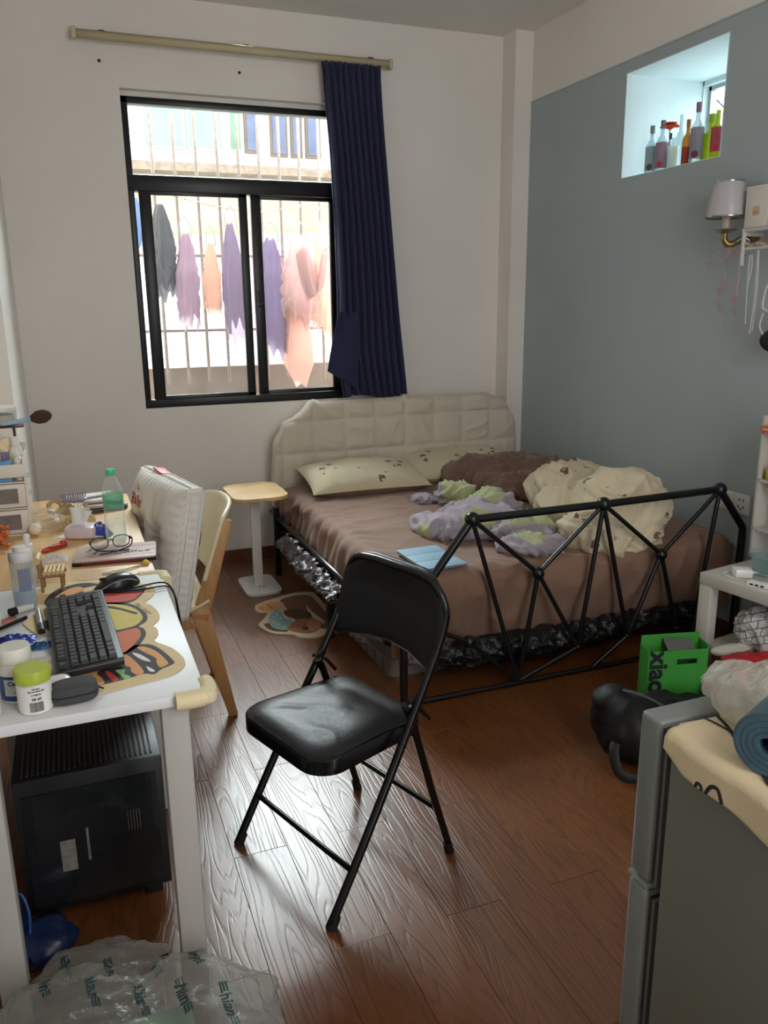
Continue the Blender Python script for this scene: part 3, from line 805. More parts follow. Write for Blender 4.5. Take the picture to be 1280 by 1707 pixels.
def pillow(label, c, w_, d_, h_, rz, tilt, m, seed, under=None):
    t = thing('pillow', label, 'pillow', c, rz, group='printed cream pillows at the headboard')
    t.rotation_euler = (tilt[0], tilt[1], rz)
    def fn(s):
        def g(u, v):
            a, b_ = u*2-1, v*2-1
            pin = 1 - 0.05*(1-abs(b_)**2)*abs(a)**6 ; pin2 = 1-0.06*(1-abs(a)**2)*abs(b_)**6
            k = max(0, (1-abs(a)**2.6))**0.55*max(0, (1-abs(b_)**2.6))**0.55
            x, y = a*w_/2*pin, b_*d_/2*pin2
            z = s*h_/2*k*(1+0.12*noise.noise(Vector((x*6, y*6, seed))))
            if s > 0: z += 0.008*ridge((x*1.5, y*1.5, seed), 4.0, seed)*k + 0.006*sin(x*70)*max(0, abs(b_)-0.75)*4*k
            return Vector((x, y, z+h_*0.42))
        return g
    grid_surface('pillow_top', 70, 44, fn(1), m, t); grid_surface('pillow_underside', 40, 26, fn(-1), under or m, t)
    return t
pillow('long cream printed pillow on the left, against the quilted headboard', (1.505, 4.23, 0.487), 0.68, 0.42, 0.16, -0.04, (0.16, 0, 0), M_print, 1.0, M_sheet)
pillow('second cream printed pillow half hidden by the brown blanket', (2.16, 4.34, 0.495), 0.72, 0.42, 0.15, -0.05, (0.18, 0, 0), M_print, 4.0)

# brown blanket heap
M_blank = mat('brown_blanket', (122, 94, 80), rough=0.9, var=0.08, vscale=5, bump=0.15, bscale=160, sheen=0.25)
o = melt('blanket', [((2.14, 4.02, 0.53), (0.20, 0.26, 0.115), (0, 0, 0.3)), ((2.38, 3.98, 0.53), (0.25, 0.30, 0.125), (0, 0, 0)), ((2.52, 3.78, 0.52), (0.13, 0.30, 0.13), (0, 0, 0)), ((2.24, 3.72, 0.52), (0.22, 0.2, 0.08), (0, 0, 0.4))],
         0.010, lambda p, n: 0.046*cfolds(p, (2.35, 3.95, 0.5), 0.85, 0.6)-0.019, M_blank, None, zmin=0.485)
tag(o, 'crumpled brown blanket heaped over the right pillow', 'blanket')
# duvet in two big lobes
o = melt('duvet', [((2.22, 3.27, 0.60), (0.20, 0.20, 0.15), (0, 0, 0.3)), ((2.40, 3.40, 0.59), (0.20, 0.18, 0.13), (0, 0, 0.2)), ((2.23, 2.87, 0.615), (0.22, 0.21, 0.185), (0, 0, -0.2)), ((2.06, 2.80, 0.55), (0.19, 0.15, 0.12), (0, 0, 0.3)), ((2.12, 2.72, 0.515), (0.22, 0.085, 0.09), (0, 0, 0)), ((2.08, 3.08, 0.56), (0.14, 0.16, 0.12), (0, 0, 0)), ((2.32, 3.08, 0.57), (0.16, 0.16, 0.10), (0, 0, 0))],
         0.011, lambda p, n: 0.024*folds(Vector((p.x, p.y*0.7, p.z*1.4)), 3.8, 6.0)+0.034*cfolds(p, (2.3, 3.2, 0.5), 0.85, 1.9)-0.028, M_print2, None, zmin=0.44, smooth_it=5)
tag(o, 'puffy cream duvet printed with small brown motifs, bundled by the wall', 'duvet')
# lilac and green nightwear pile
m = mat('lilac_cloth', (158, 148, 158), rough=0.85, var=0.06, bump=0.1, bscale=200, sheen=0.15)
N, L, b = nodes_of(m)
tc = N.new('ShaderNodeTexCoord'); nz = N.new('ShaderNodeTexNoise'); nz.inputs['Scale'].default_value = 3.6; nz.inputs['Detail'].default_value = 0.5
L.new(tc.outputs['Object'], nz.inputs['Vector'])
mr = N.new('ShaderNodeMapRange'); mr.inputs[1].default_value = 0.53; mr.inputs[2].default_value = 0.545; L.new(nz.outputs['Fac'], mr.inputs[0])
mx = N.new('ShaderNodeMixRGB'); mx.inputs[1].default_value = lin((160, 150, 160)); mx.inputs[2].default_value = lin((168, 174, 132)); L.new(mr.outputs[0], mx.inputs[0]); L.new(mx.outputs[0], b.inputs['Base Color'])
o = melt('pyjamas', [((1.50, 3.18, 0.52), (0.12, 0.17, 0.055), (0, 0, 0.2)), ((1.68, 3.18, 0.535), (0.17, 0.18, 0.085), (0, 0, 0)), ((1.84, 3.34, 0.545), (0.14, 0.15, 0.09), (0, 0, 0)), ((1.80, 2.98, 0.53), (0.15, 0.15, 0.07), (0, 0, 0)), ((1.74, 2.80, 0.51), (0.15, 0.09, 0.05), (0, 0, -0.2)), ((1.78, 3.58, 0.545), (0.07, 0.15, 0.085), (0, 0, 0.3)), ((1.66, 3.74, 0.51), (0.06, 0.06, 0.03), (0, 0, 0.6))],
         0.009, lambda p, n: 0.038*cfolds(p, (1.85, 3.25, 0.5), 1.15, 0.9)-0.016, m, None, zmin=0.487)
tag(o, 'crumpled lilac and pale green pyjamas on the brown sheet', 'clothes')
# tablet
M_tabc = mat('pale_blue_cover', (140, 172, 192), rough=0.6, var=0.03, spec=0.3)
tb = thing('tablet', 'tablet in a pale blue folding cover on the bed', 'tablet', (1.435, 2.965, 0.503), radians(-30))
c1, c2, c3, c4 = [atz(x, y, 0.51) for x, y in ((660, 919), (726, 909), (778, 940), (710, 951))]
cc = (c1+c2+c3+c4)/4; tb.location = (cc.x, cc.y, 0.506)
ex = ((c4-c1)+(c3-c2))/2; ey = ((c2-c1)+(c3-c4))/2
tb.rotation_euler = (0, 0, math.atan2(ex.y, ex.x))
lw_, ww_ = ex.length, ey.length
M_tabb = mat('tablet_body', (150, 156, 162), rough=0.35, metal=0.5)
prism('tablet_body', rrect(lw_, ww_, 0.01), -0.002, 0.004, M_tabb, tb)
for k in range(3): box('cover_panel', (-lw_/2+lw_*(k+0.5)/3, 0, 0.006), (lw_/3-0.002, ww_, 0.004), M_tabc, tb, bevel=0.001)

# ================================================================== SMALL SIDE TABLE between chair and bed
M_oak = mat('light_oak', (206, 170, 116), rough=0.5, var=0.14, vscale=4, aniso=(3, 14, 3), bump=0.05)
M_wpc = mat('white_powder_coat', (206, 204, 200), rough=0.4, var=0.02)
st = thing('side_table', 'small C-shaped side table with oak top and white foot', 'side table', (0.865, 4.12, 0))
prism('table_top', rrect(0.29, 0.39, 0.08, cx=0.0, cy=0.0), 0.535, 0.555, M_oak, st, bevel=0.003)
box('post', (0.0, 0.03, 0.275), (0.05, 0.024, 0.53), M_wpc, st, bevel=0.003, rot=Euler((0, 0, 0)).to_matrix())
prism('foot_plate', rrect(0.195, 0.31, 0.05, cx=0.01, cy=0.05), 0.0, 0.018, M_wpc, st, bevel=0.003)
M_scr = mat('dark_screw', (60, 58, 56), rough=0.4, metal=0.8)
for dx_, dy_ in ((-0.01, 0.0), (0.01, -0.01)): lathe('screw', [(0, 0.0), (0.004, 0), (0.004, 0.003), (0, 0.003)], M_scr, st, (dx_+0.01, dy_, 0.018), seg=8)

# ================================================================== RUG
rg = thing('bath_rug', 'die-cut beige rug with brown sleeping bears by the bed', 'rug', (0, 0, 0))
def fp(lst, z=0.0): return [(atz(410+x/5.565, 970+y/5.565, z).x, atz(410+x/5.565, 970+y/5.565, z).y) for x, y in lst]
M_rb = mat('rug_beige', (196, 176, 148), rough=0.95, var=0.05, vscale=30, bump=0.3, bscale=500)
rug_out = fp([(85, 245), (140, 205), (300, 155), (450, 115), (600, 105), (660, 140), (800, 300), (900, 420), (905, 460), (760, 490), (640, 525), (500, 525), (430, 500), (260, 490), (160, 450), (115, 410), (150, 370), (200, 300), (110, 290)])
prism('rug_base', blobloop(rug_out, 4), 0.0, 0.008, M_rb, rg)
def patch(pts, col, z, nm='printed_patch', sub=4):
    prism(nm, blobloop(fp(pts), sub), 0.0075, z, mat('rug_%d_%d_%d' % col, col, rough=0.95, var=0.08, vscale=40, bump=0.2, bscale=500), rg)
patch([(320, 180), (450, 140), (580, 140), (640, 180), (760, 330), (800, 440), (700, 440), (640, 370), (480, 390), (350, 220)], (122, 82, 66), 0.0085)
patch([(565, 230), (610, 290), (730, 380), (700, 400), (600, 330), (570, 290)], (196, 176, 148), 0.0092)
patch([(350, 290), (430, 265), (560, 280), (610, 340), (500, 355), (390, 340)], (84, 62, 54), 0.0092)
patch([(110, 240), (200, 200), (310, 200), (340, 240), (280, 275), (200, 285), (120, 275)], (198, 148, 98), 0.0092)
patch([(220, 330), (290, 275), (340, 310), (360, 350), (430, 370), (380, 450), (310, 460), (240, 430), (210, 380)], (128, 158, 164), 0.0095)
for c in ((290, 310), (330, 350), (250, 395), (350, 440), (300, 410)):
    patch([(c[0]+(22 if k % 2 == 0 else 9)*cos(k*pi/5), c[1]+(15 if k % 2 == 0 else 6)*sin(k*pi/5)) for k in range(10)], (206, 200, 130), 0.0100, 'star', 1)
patch([(380, 450), (430, 390), (560, 355), (690, 380), (690, 440), (600, 490), (460, 480)], (150, 98, 76), 0.0093)
patch([(560, 400), (630, 370), (690, 390), (690, 440), (620, 470), (570, 440)], (176, 122, 98), 0.0098)
patch([(520, 440), (550, 430), (580, 445), (560, 465), (525, 460)], (70, 50, 44), 0.0103)
patch([(170, 415), (215, 400), (250, 440), (380, 460), (370, 478), (240, 465)], (92, 66, 56), 0.0093)
for c in ((210, 232), (232, 250), (150, 260)): patch([(c[0]+(10)*cos(k*pi/4), c[1]+4*sin(k*pi/4)) for k in range(8)], (70, 74, 50), 0.0100, 'eye_mark', 1)
# ================================================================== FOLDING CHAIR
M_vinyl = mat('black_vinyl', (26, 26, 28), rough=0.43, var=0.05, bump=0.08, bscale=60, spec=0.5)
M_blm = mat('black_gloss_tube', (14, 14, 15), rough=0.22, var=0)
M_rub = mat('black_rubber', (18, 18, 18), rough=0.8, var=0)
CH = Vector((0.605, 1.905, 0))
chair = thing('folding_chair', 'black metal folding chair with padded vinyl seat, facing the desk', 'chair', CH)
chair.rotation_euler = (0, 0, math.atan2(-0.33595633, -0.94187756))
# local axes: +x forward (to the desk), +y = w axis pointing to the viewer's left-far? (y = z cross x)
def fc(f_, w_, z_): return Vector((f_, w_, z_))
# with x = a, local +y = (0.336,-0.942) reversed sign -> near side is +y when computed below
for s in (1, -1):
    w0, wt = 0.218*s, 0.205*s
    pts = [fc(0.215, w0, 0.012), fc(0.10, w0, 0.20), fc(-0.03, 0.212*s, 0.41), fc(-0.145, wt, 0.60), fc(-0.185, wt, 0.69), fc(-0.192, 0.200*s, 0.74), fc(-0.190, 0.160*s, 0.79), fc(-0.188, 0.09*s, 0.805), fc(-0.187, 0.0, 0.807)]
    tube('front_leg', pts, 0.0115, M_blm, chair, seg=12, sub=6)
    lathe('foot_cap', [(0, 0), (0.014, 0), (0.015, 0.004), (0.0135, 0.035), (0, 0.036)], M_rub, chair, (0.217, w0, 0.0), Euler((0, -0.52, 0)), seg=14)
    wr_ = 0.196*s
    tube('rear_leg', [fc(-0.213, 0.205*s, 0.012), fc(-0.15, wr_, 0.22), fc(-0.09, 0.188*s, 0.43), fc(-0.062, 0.186*s, 0.50)], 0.0105, M_blm, chair, seg=12, sub=3)
    lathe('foot_cap', [(0, 0), (0.013, 0), (0.014, 0.004), (0.0125, 0.035), (0, 0.036)], M_rub, chair, (-0.213, 0.205*s, 0.0), Euler((0, 0.28, 0)), seg=14)
    box('hinge_plate', (-0.075, 0.198*s, 0.50), (0.045, 0.012, 0.018), M_blm, chair, bevel=0.003, rot=Euler((0, 0.7, 0)).to_matrix())
    tube('hinge_link', [fc(-0.065, 0.196*s, 0.505), fc(-0.10, 0.200*s, 0.485), fc(-0.135, 0.202*s, 0.44)], 0.006, M_blm, chair, seg=8)
    lathe('rivet', [(0, 0), (0.006, 0), (0.004, 0.004), (0, 0.004)], mat('steel_rivet', (170, 170, 172), rough=0.25, metal=1.0, var=0), chair, (-0.062, 0.2085*s, 0.505), Euler((-pi/2*s, 0, 0)), seg=10)
tube('crossbar', [fc(0.145, -0.218, 0.13), fc(0.145, 0.218, 0.13)], 0.008, M_blm, chair)
tube('crossbar', [fc(-0.172, -0.203, 0.15), fc(-0.172, 0.203, 0.15)], 0.008, M_blm, chair)
# seat pan and pad
def seat_outline(inset):
    a = 0.190-inset; b_ = 0.176-inset
    pts = []
    for (cx, cy, r, a0) in ((0.212-inset-0.075, a-0.075, 0.075, 0), ):
        pass
    def arc(cx, cy, r, a0, a1, n=7): return [(cx+r*cos(radians(a0+(a1-a0)*k/n)), cy+r*sin(radians(a0+(a1-a0)*k/n))) for k in range(n+1)]
    F, B = 0.218-inset, -0.150+inset
    return arc(F-0.075, a-0.075, 0.075, 0, 90) + arc(B+0.05, b_-0.05, 0.05, 90, 180) + arc(B+0.05, -b_+0.05, 0.05, 180, 270) + arc(F-0.075, -a+0.075, 0.075, 270, 360)
def ring_stack(name, outl_fn, levels, m, parent, M=None):
    bm = bmesh.new(); rings = []
    for ins, z in levels:
        rings.append([bm.verts.new((M @ Vector((x, y, z))) if M else (x, y, z)) for x, y in outl_fn(ins)])
    for a, b_ in zip(rings, rings[1:]):
        n = len(a)
        for k in range(n): bm.faces.new((a[k], a[(k+1) % n], b_[(k+1) % n], b_[k]))
    bm.faces.new(rings[0][::-1]); bm.faces.new(rings[-1])
    return from_bm(name, bm, m, parent, autos=radians(50))
ring_stack('seat_pan', seat_outline, [(0.012, 0.392), (0.0, 0.394), (0.0, 0.432), (0.005, 0.437)], M_blm, chair)
# padded seat with a soft dished, wrinkled top
def pad_fn(u, v):
    a = u*2*pi; ol = seat_outline(0.012)
    t_ = u*len(ol); i = int(t_) % len(ol); j = (i+1) % len(ol); f_ = t_-int(t_)
    ex_, ey_ = ol[i][0]*(1-f_)+ol[j][0]*f_, ol[i][1]*(1-f_)+ol[j][1]*f_
    r = 1-v
    x, y = 0.03+(ex_-0.03)*r, ey_*r
    z = 0.437 + 0.020*(1-r**7) - 0.004*(1-r**2)
    z += 0.0035*ridge((x*1.3+y*0.6, y*1.2-x*0.4, 0), 5.5, 4.2)*(1-r**4)
    return Vector((x, y, z))
grid_surface('seat_pad', 96, 34, pad_fn, M_vinyl, chair, closed_u=True)
# backrest: curved padded panel
def back_outline(ins):
    def arc(cx, cy, r, a0, a1, n=8): return [(cx+r*cos(radians(a0+(a1-a0)*k/n)), cy+r*sin(radians(a0+(a1-a0)*k/n))) for k in range(n+1)]
    W = 0.209-ins; Tp = 0.814-ins; Bt = 0.572+ins
    pts = arc(W-0.11, Tp-0.11, 0.11, 0, 90) + arc(-W+0.11, Tp-0.11, 0.11, 90, 180)
    pts += [(-W-0.001, Bt-0.005), (-W+0.012, Bt-0.016), (-W+0.04, Bt-0.008), (-0.09, Bt+0.004), (0, Bt+0.008), (0.09, Bt+0.004), (W-0.04, Bt-0.008), (W-0.012, Bt-0.016), (W+0.001, Bt-0.005)]
    return pts
def back_M(x_off):
    def f_(p):   # p = (w, z) -> local
        w_, z_ = p
        fwd = -0.178 - 0.10*(z_-0.70) - 0.030*(1-(w_/0.2)**2) + (-0.03 if z_ < 0.60 else 0)*0
        k = (0.80-z_)/0.22
        fwd = -0.188 + 0.055*max(0, k-0.35) - 0.034*(1-(w_/0.2)**2)
        return Vector((fwd+x_off, w_, z_))
    return f_
bm = bmesh.new(); prev = None; levels = [(0.010, -0.012), (0.002, -0.009), (0.0, 0.0), (0.002, 0.010), (0.012, 0.016), (0.03, 0.018)]
for ins, off in levels:
    ring = [bm.verts.new(back_M(off)(p)) for p in back_outline(ins)]
    if prev:
        n = len(ring)
        for k in range(n): bm.faces.new((prev[k], prev[(k+1) % n], ring[(k+1) % n], ring[k]))
    prev = ring
def fill_ring(bm, ring, ins, off):
    """close a ring with vertical strips so the panel keeps its curve"""
    n = len(ring)
    c = bm.verts.new(back_M(off)((0, 0.70)))
    mids = []
    ol = back_outline(ins)
    prev = ring
    for s in (0.75, 0.5, 0.25):
        cur_ = [bm.verts.new(back_M(off)((p[0]*s, 0.70+(p[1]-0.70)*s))) for p in ol]
        for k in range(n): bm.faces.new((prev[k], prev[(k+1) % n], cur_[(k+1) % n], cur_[k]))
        prev = cur_
    for k in range(n): bm.faces.new((prev[k], prev[(k+1) % n], c))
fill_ring(bm, prev, 0.03, 0.018)
bm.verts.ensure_lookup_table()
first = [bm.verts[i] for i in range(len(back_outline(0)))]
fill_ring(bm, first, 0.010, -0.012)
from_bm('backrest', bm, M_vinyl, chair, autos=radians(60))

# ================================================================== WOODEN CHAIR with cushion
M_ash = mat('honey_ash', (176, 132, 84), rough=0.42, var=0.14, vscale=4, aniso=(14, 14, 2), bump=0.04)
M_shell = mat('cream_moulded_shell', (222, 208, 176), rough=0.35, var=0.03)
wc = thing('wooden_chair', 'wooden chair with cream moulded back, pushed to the wooden desk', 'chair', (0.36, 3.0, 0))
WO = Vector((0.36, 3.0, 0))
def wleg(name, pts, w_):
    """tapering flat bar in the X-Z plane"""
    return
def bar(name, p0, p1, s0, s1, m, parent):
    """tapered rectangular bar from p0 to p1; s = (width across, thickness)"""
    p0, p1 = Vector(p0)-WO, Vector(p1)-WO
    d = (p1-p0).normalized(); side = Vector((0, 1, 0)); nrm = d.cross(side).normalized(); side = nrm.cross(d).normalized()
    bm = bmesh.new(); vs = []
    for p, s in ((p0, s0), (p1, s1)):
        for a, b_ in ((1, 1), (-1, 1), (-1, -1), (1, -1)): vs.append(bm.verts.new(p + nrm*a*s[0]/2 + side*b_*s[1]/2))
    for f_ in ((0, 1, 2, 3), (7, 6, 5, 4), (0, 4, 5, 1), (1, 5, 6, 2), (2, 6, 7, 3), (3, 7, 4, 0)): bm.faces.new([vs[i] for i in f_])
    bmesh.ops.recalc_face_normals(bm, faces=bm.faces)
    bmesh.ops.bevel(bm, geom=bm.edges[:], offset=0.004, segments=2, profile=0.5, affect='EDGES')
    return from_bm(name, bm, m, parent, autos=radians(40))
for y in (2.80, 3.20):
    bar('back_post', (0.485, y, 0.762), (0.362, y, 0.40), (0.030, 0.026), (0.062, 0.030), M_ash, wc)
    bar('rear_leg', (0.362, y, 0.45), (0.463, y, 0.0), (0.070, 0.030), (0.032, 0.026), M_ash, wc)
    bar('front_leg', (0.02, y, 0.42), (-0.02, y, 0.0), (0.045, 0.030), (0.030, 0.026), M_ash, wc)
    bar('side_rail', (0.38, y, 0.395), (0.0, y, 0.395), (0.05, 0.026), (0.05, 0.026), M_ash, wc)
bar('rear_rail', (0.362, 2.80, 0.38), (0.362, 3.20, 0.38), (0.05, 0.024), (0.05, 0.024), M_ash, wc)
def back_shell(u, v):
    y = 2.775 + 0.45*u; a = (u-0.5)*2
    z = 0.80 - 0.27*v - 0.03*abs(a)**4*(1-v) + 0.02*abs(a)**3*v
    lean = 0.345*(z-0.43)
    x = 0.372 + lean + 0.055*(1-a*a) - 0.05 + 0.008 + 0.05*(1-v)*0 
    return Vector((x, y, z)) - WO
grid_surface('back_shell', 40, 18, lambda u, v: back_shell(u, v)+Vector((0.012, 0, 0)), M_shell, wc, thickness=0.014)
def seat_shell(u, v):
    y = 2.785+0.43*u; x = 0.40-0.42*v; a = (u-0.5)*2
    return Vector((x, y, 0.432+0.012*a*a+0.03*max(0, 0.15-v)/0.15*(1))) - WO
grid_surface('seat_shell', 24, 20, seat_shell, M_shell, wc, thickness=0.014)
lathe('bolt', [(0, 0), (0.006, 0), (0.006, 0.004), (0, 0.004)], mat('steel_rivet', (170, 170, 172)), wc, Vector((0.33, 2.783, 0.405))-WO, Euler((pi/2, 0, 0)), seg=10)
# cushion leaning on the back
M_cush = mat('white_cushion', (218, 214, 206), rough=0.8, var=0.03, bump=0.15, bscale=180, sheen=0.2)
cu = thing('back_cushion', 'big white box cushion with red lettering propped on the wooden chair', 'cushion', (0.232, 2.975, 0.445))
CW, CHh, CT = 0.51, 0.448, 0.085
th = radians(12)
cu.rotation_euler = (0, th, radians(13))
def cush(face):
    def fn(u, v):
        a, b_ = u*2-1, v*2-1
        e = max(0, 1-abs(a)**5)**0.7*max(0, 1-abs(b_)**5)**0.7
        y, z = a*CW/2, b_*CHh/2
        q = Vector((y, z))
        tuft = 0
        for (ty, tz) in ((-0.09, 0.02), (0.09, 0.02)):
            d = math.hypot(y-ty, z-tz); tuft += math.exp(-(d/0.055)**2)
        rad = 0.005*sum(math.exp(-(math.hypot(y-ty, z-tz)/0.13)**2)*cos(9*math.atan2(z-tz, y-ty)) for ty, tz in ((-0.09, 0.02), (0.09, 0.02)))
        gather = 0.0014*sin((y if abs(b_) > abs(a) else z)*190)*max(0, max(abs(a), abs(b_))-0.72)/0.28
        x = CT*0.40 + (0.046 if face < 0 else 0.016)*e - (0.046 if face < 0 else 0.012)*tuft*e + rad*e + gather + 0.006*noise.noise(Vector((y*8, z*8, face)))
        k = 1-0.03*(1-e)
        return Vector((-x if face < 0 else x, y*k, (z+CHh/2)*1.0))
    return fn
CFRONT = grid_surface('front_panel', 110, 100, cush(-1), M_cush, cu)
grid_surface('rear_panel', 60, 60, cush(1), M_cush, cu)
# boxed side band
loop = []
for k in range(200):
    t_ = k/200*4; i = int(t_); f_ = t_-i
    corner = [(1, 1), (-1, 1), (-1, -1), (1, -1)]
    a0, a1 = corner[i], corner[(i+1) % 4]
    a, b_ = a0[0]+(a1[0]-a0[0])*f_, a0[1]+(a1[1]-a0[1])*f_
    loop.append((a*CW/2*0.97, b_*CHh/2+CHh/2, k))
def band(u, v):
    k = int(round(u*200)) % 200; y, z, kk = loop[k]
    x = -CT*0.40 + CT*0.80*v
    bul = 0.010*sin(pi*v) + 0.003*sin(kk*1.9)*sin(pi*v)
    cy, cz = y, z-CHh/2; d = max(abs(cy)/(CW/2), abs(cz)/(CHh/2)); 
    return Vector((x, y+(bul if y > CW/2*0.96 else -bul if y < -CW/2*0.96 else 0), z+(bul if z > CHh*0.99 else -bul if z < 0.001 else 0)))
grid_surface('side_band', 200, 10, band, M_cush, cu, closed_u=True)
M_pip = mat('white_piping', (232, 230, 224), rough=0.7)
for xx in (-CT*0.22, CT*0.22):
    tube('piping', [(xx, -CW/2*0.97-0.010, 0.0), (xx, -CW/2*0.97-0.012, CHh*0.5), (xx, -CW/2*0.97-0.010, CHh)], 0.0025, M_pip, cu, seg=6)
    tube('piping', [(xx, -CW/2*0.96, CHh+0.009), (xx, 0, CHh+0.012), (xx, CW/2*0.96, CHh+0.009)], 0.0025, M_pip, cu, seg=6)
M_redtag = mat('red_label', (196, 44, 44), rough=0.5, var=0.05)
box('red_tab', (0.0, 0.10, CHh+0.014), (0.045, 0.09, 0.006), M_redtag, cu, bevel=0.002, rot=Euler((0.1, 0, 0)).to_matrix())
M_redtxt = mat('red_print', (172, 54, 44), rough=0.8, var=0)
Mt = frame_M((-CT*0.40-0.048, 0.13, CHh*0.76), (0, -1, 0), (0.0, 0, 1))
o = text('lettering', 'Shells', 0.060, Mt, M_redtxt, cu, depth=0.0, bold=0.0008); project_to(CFRONT, o, (1, 0, 0), 0.002)
Mt = frame_M((-CT*0.40-0.048, 0.12, CHh*0.87), (0, -1, 0), (0.0, 0, 1))
o = text('lettering', 'The', 0.026, Mt, M_redtxt, cu, depth=0.0); project_to(CFRONT, o, (1, 0, 0), 0.002)
# ================================================================== DESKS
M_wdesk = mat('white_desk_top', (216, 217, 218), rough=0.42, var=0.02, spec=0.4)
M_wleg = mat('white_desk_leg', (174, 170, 162), rough=0.45, var=0.03)
M_oakd = mat('oak_desk_top', (206, 168, 118), rough=0.45, var=0.16, vscale=3, aniso=(12, 1.6, 3), bump=0.04)
TZ = 0.74
wd = thing('white_desk', 'white desk with foam corner guards and a keyboard on it', 'desk', (-0.10, 1.95, 0))
box('desk_top', (-0.0025, 0.0, 0.728), (0.611, 0.822, 0.024), M_wdesk, wd, bevel=0.003)
for x, y in ((0.24, -0.37), (-0.13, -0.33), (0.24, 0.36), (-0.13, 0.36)):
    box('leg', (x, y, 0.358), (0.056, 0.046, 0.716), M_wleg, wd, bevel=0.005)
box('apron', (0.24, 0.0, 0.70), (0.03, 0.70, 0.03), M_wleg, wd, bevel=0.002)
M_foam = mat('cream_foam', (222, 206, 168), rough=0.75, var=0.03)
def guard(x, y, sy, nm):
    g = thing('corner_guard', nm, 'corner guard', (x, y, TZ))
    pts = [(-0.062, 0.012*sy*0), (-0.012, 0), (0, 0.012*sy), (0, 0.062*sy)]
    for nm2, P, rr in (('padded_strip', [(-0.060, -0.006*sy, -0.012), (-0.02, -0.006*sy, -0.012), (0.0, 0.0, -0.012), (0.008, 0.02*sy, -0.012), (0.008, 0.058*sy, -0.012)], 0.019),):
        tube(nm2, P, rr, M_foam, g, seg=14, sub=5)
    lathe('rounded_tip', [(0, -0.014), (0.017, -0.012), (0.021, 0.0), (0.017, 0.012), (0, 0.014)], M_foam, g, (0.004, 0.0, -0.010), None, seg=18)
guard(0.201, 1.543, 1, 'cream foam guard on the near corner of the white desk')
guard(0.201, 2.352, -1, 'cream foam guard between the white desk and the wooden desk')
od = thing('wooden_desk', 'oak topped desk behind the white desk, covered in clutter', 'desk', (-0.11, 2.92, 0))
box('desk_top', (0.0, 0.0, 0.728), (0.60, 1.105, 0.024), M_oakd, od, bevel=0.003)
for x, y in ((0.25, -0.50), (-0.26, -0.50), (0.25, 0.50), (-0.26, 0.50)):
    box('leg', (x, y, 0.358), (0.045, 0.045, 0.716), M_wleg, od, bevel=0.004)

# desk mat: die-cut outline with an abstract colour print
mtt = thing('desk_mat', 'die-cut beige desk mat printed with bold black outlines and warm colours', 'desk mat', (0, 0, TZ))
def dp(lst, z=TZ): return [(atz(150+x/7.11, 960+y/7.11, z).x, atz(150+x/7.11, 960+y/7.11, z).y) for x, y in lst]
def ap(lst, z=TZ): return [(atz(x, y, z).x, atz(x, y, z).y) for x, y in lst]
M_mat0 = mat('mat_beige', (214, 190, 142), rough=0.7, var=0.04, vscale=12)
right = dp([(560, 105), (700, 112), (765, 165), (740, 250), (650, 318)])+dp([(740, 370), (815, 450), (820, 520), (740, 603)])+dp([(790, 630), (810, 700), (765, 782)])+dp([(960, 860), (1080, 950), (1125, 1020), (1110, 1090), (950, 1190), (560, 1290), (180, 1390), (0, 1420)])
left = ap([(110, 1150), (92, 1100), (88, 1065), (60, 1058), (42, 1045), (40, 1038), (58, 1022), (62, 1005), (60, 992), (70, 978), (110, 972), (170, 970)])
prism('mat_sheet', blobloop(right+left, 3), 0.0003, 0.003, M_mat0, mtt)
def mp_(nm, pts, col, z, sub=4, fn=dp, rough=0.7):
    prism(nm, blobloop(fn(pts), sub), 0.0028, z, mat('mat_%d_%d_%d' % col, col, rough=rough, var=0.05, vscale=20), mtt)
K = (44, 40, 44)
mp_('black_outline', [(-120, 340), (0, 330), (300, 330), (460, 340), (600, 400), (680, 490), (660, 560), (580, 610), (640, 640), (665, 700), (640, 760), (560, 860), (400, 950), (200, 1000), (-150, 900), (-260, 600)], K, 0.0034)
mp_('yellow_shape', [(-100, 370), (170, 348), (420, 365), (560, 420), (625, 500), (600, 555), (520, 610), (300, 662), (100, 670), (-100, 600)], (208, 190, 100), 0.0038)
mp_('orange_shape', [(100, 690), (300, 690), (540, 635), (600, 680), (590, 750), (480, 870), (370, 935), (150, 940), (50, 850)], (206, 112, 70), 0.0038)
mp_('brow_line', [(160, 372), (300, 384), (520, 440), (565, 458), (530, 470), (380, 425), (200, 392)], K, 0.0042)
mp_('pupil', [(205, 455), (235, 448), (225, 468), (205, 472)], K, 0.0042, 3)
mp_('red_outline', [(100, 200), (300, 165), (640, 140), (655, 165), (620, 230), (470, 330), (120, 345)], K, 0.0034)
mp_('red_shape', [(140, 240), (330, 220), (610, 205), (580, 240), (470, 310), (150, 325)], (196, 68, 54), 0.0038)
mp_('black_outline', [(500, 850), (700, 825), (860, 900), (990, 1020), (985, 1060), (850, 1120), (760, 1180), (640, 1175), (420, 1240), (180, 1300), (60, 1310), (100, 1150), (380, 1080), (380, 950)], K, 0.0034)
mp_('tan_shape', [(560, 865), (660, 860), (800, 920), (925, 1040), (900, 1080), (830, 1100), (790, 1040), (780, 990), (640, 920)], (214, 156, 88), 0.0038)
mp_('tan_shape', [(390, 970), (440, 955), (560, 1050), (640, 1160), (560, 1190), (490, 1150), (480, 1100), (420, 1080)], (212, 148, 92), 0.0038)
mp_('white_shape', [(500, 928), (600, 950), (725, 1030), (640, 1020), (560, 980)], (226, 226, 226), 0.0038, 3)
mp_('white_shape', [(670, 1088), (770, 1140), (740, 1155), (700, 1140)], (226, 226, 226), 0.0038, 3)
mp_('green_shape', [(300, 1135), (420, 1130), (400, 1180), (490, 1210), (410, 1240), (350, 1180)], (142, 190, 120), 0.0038, 2)
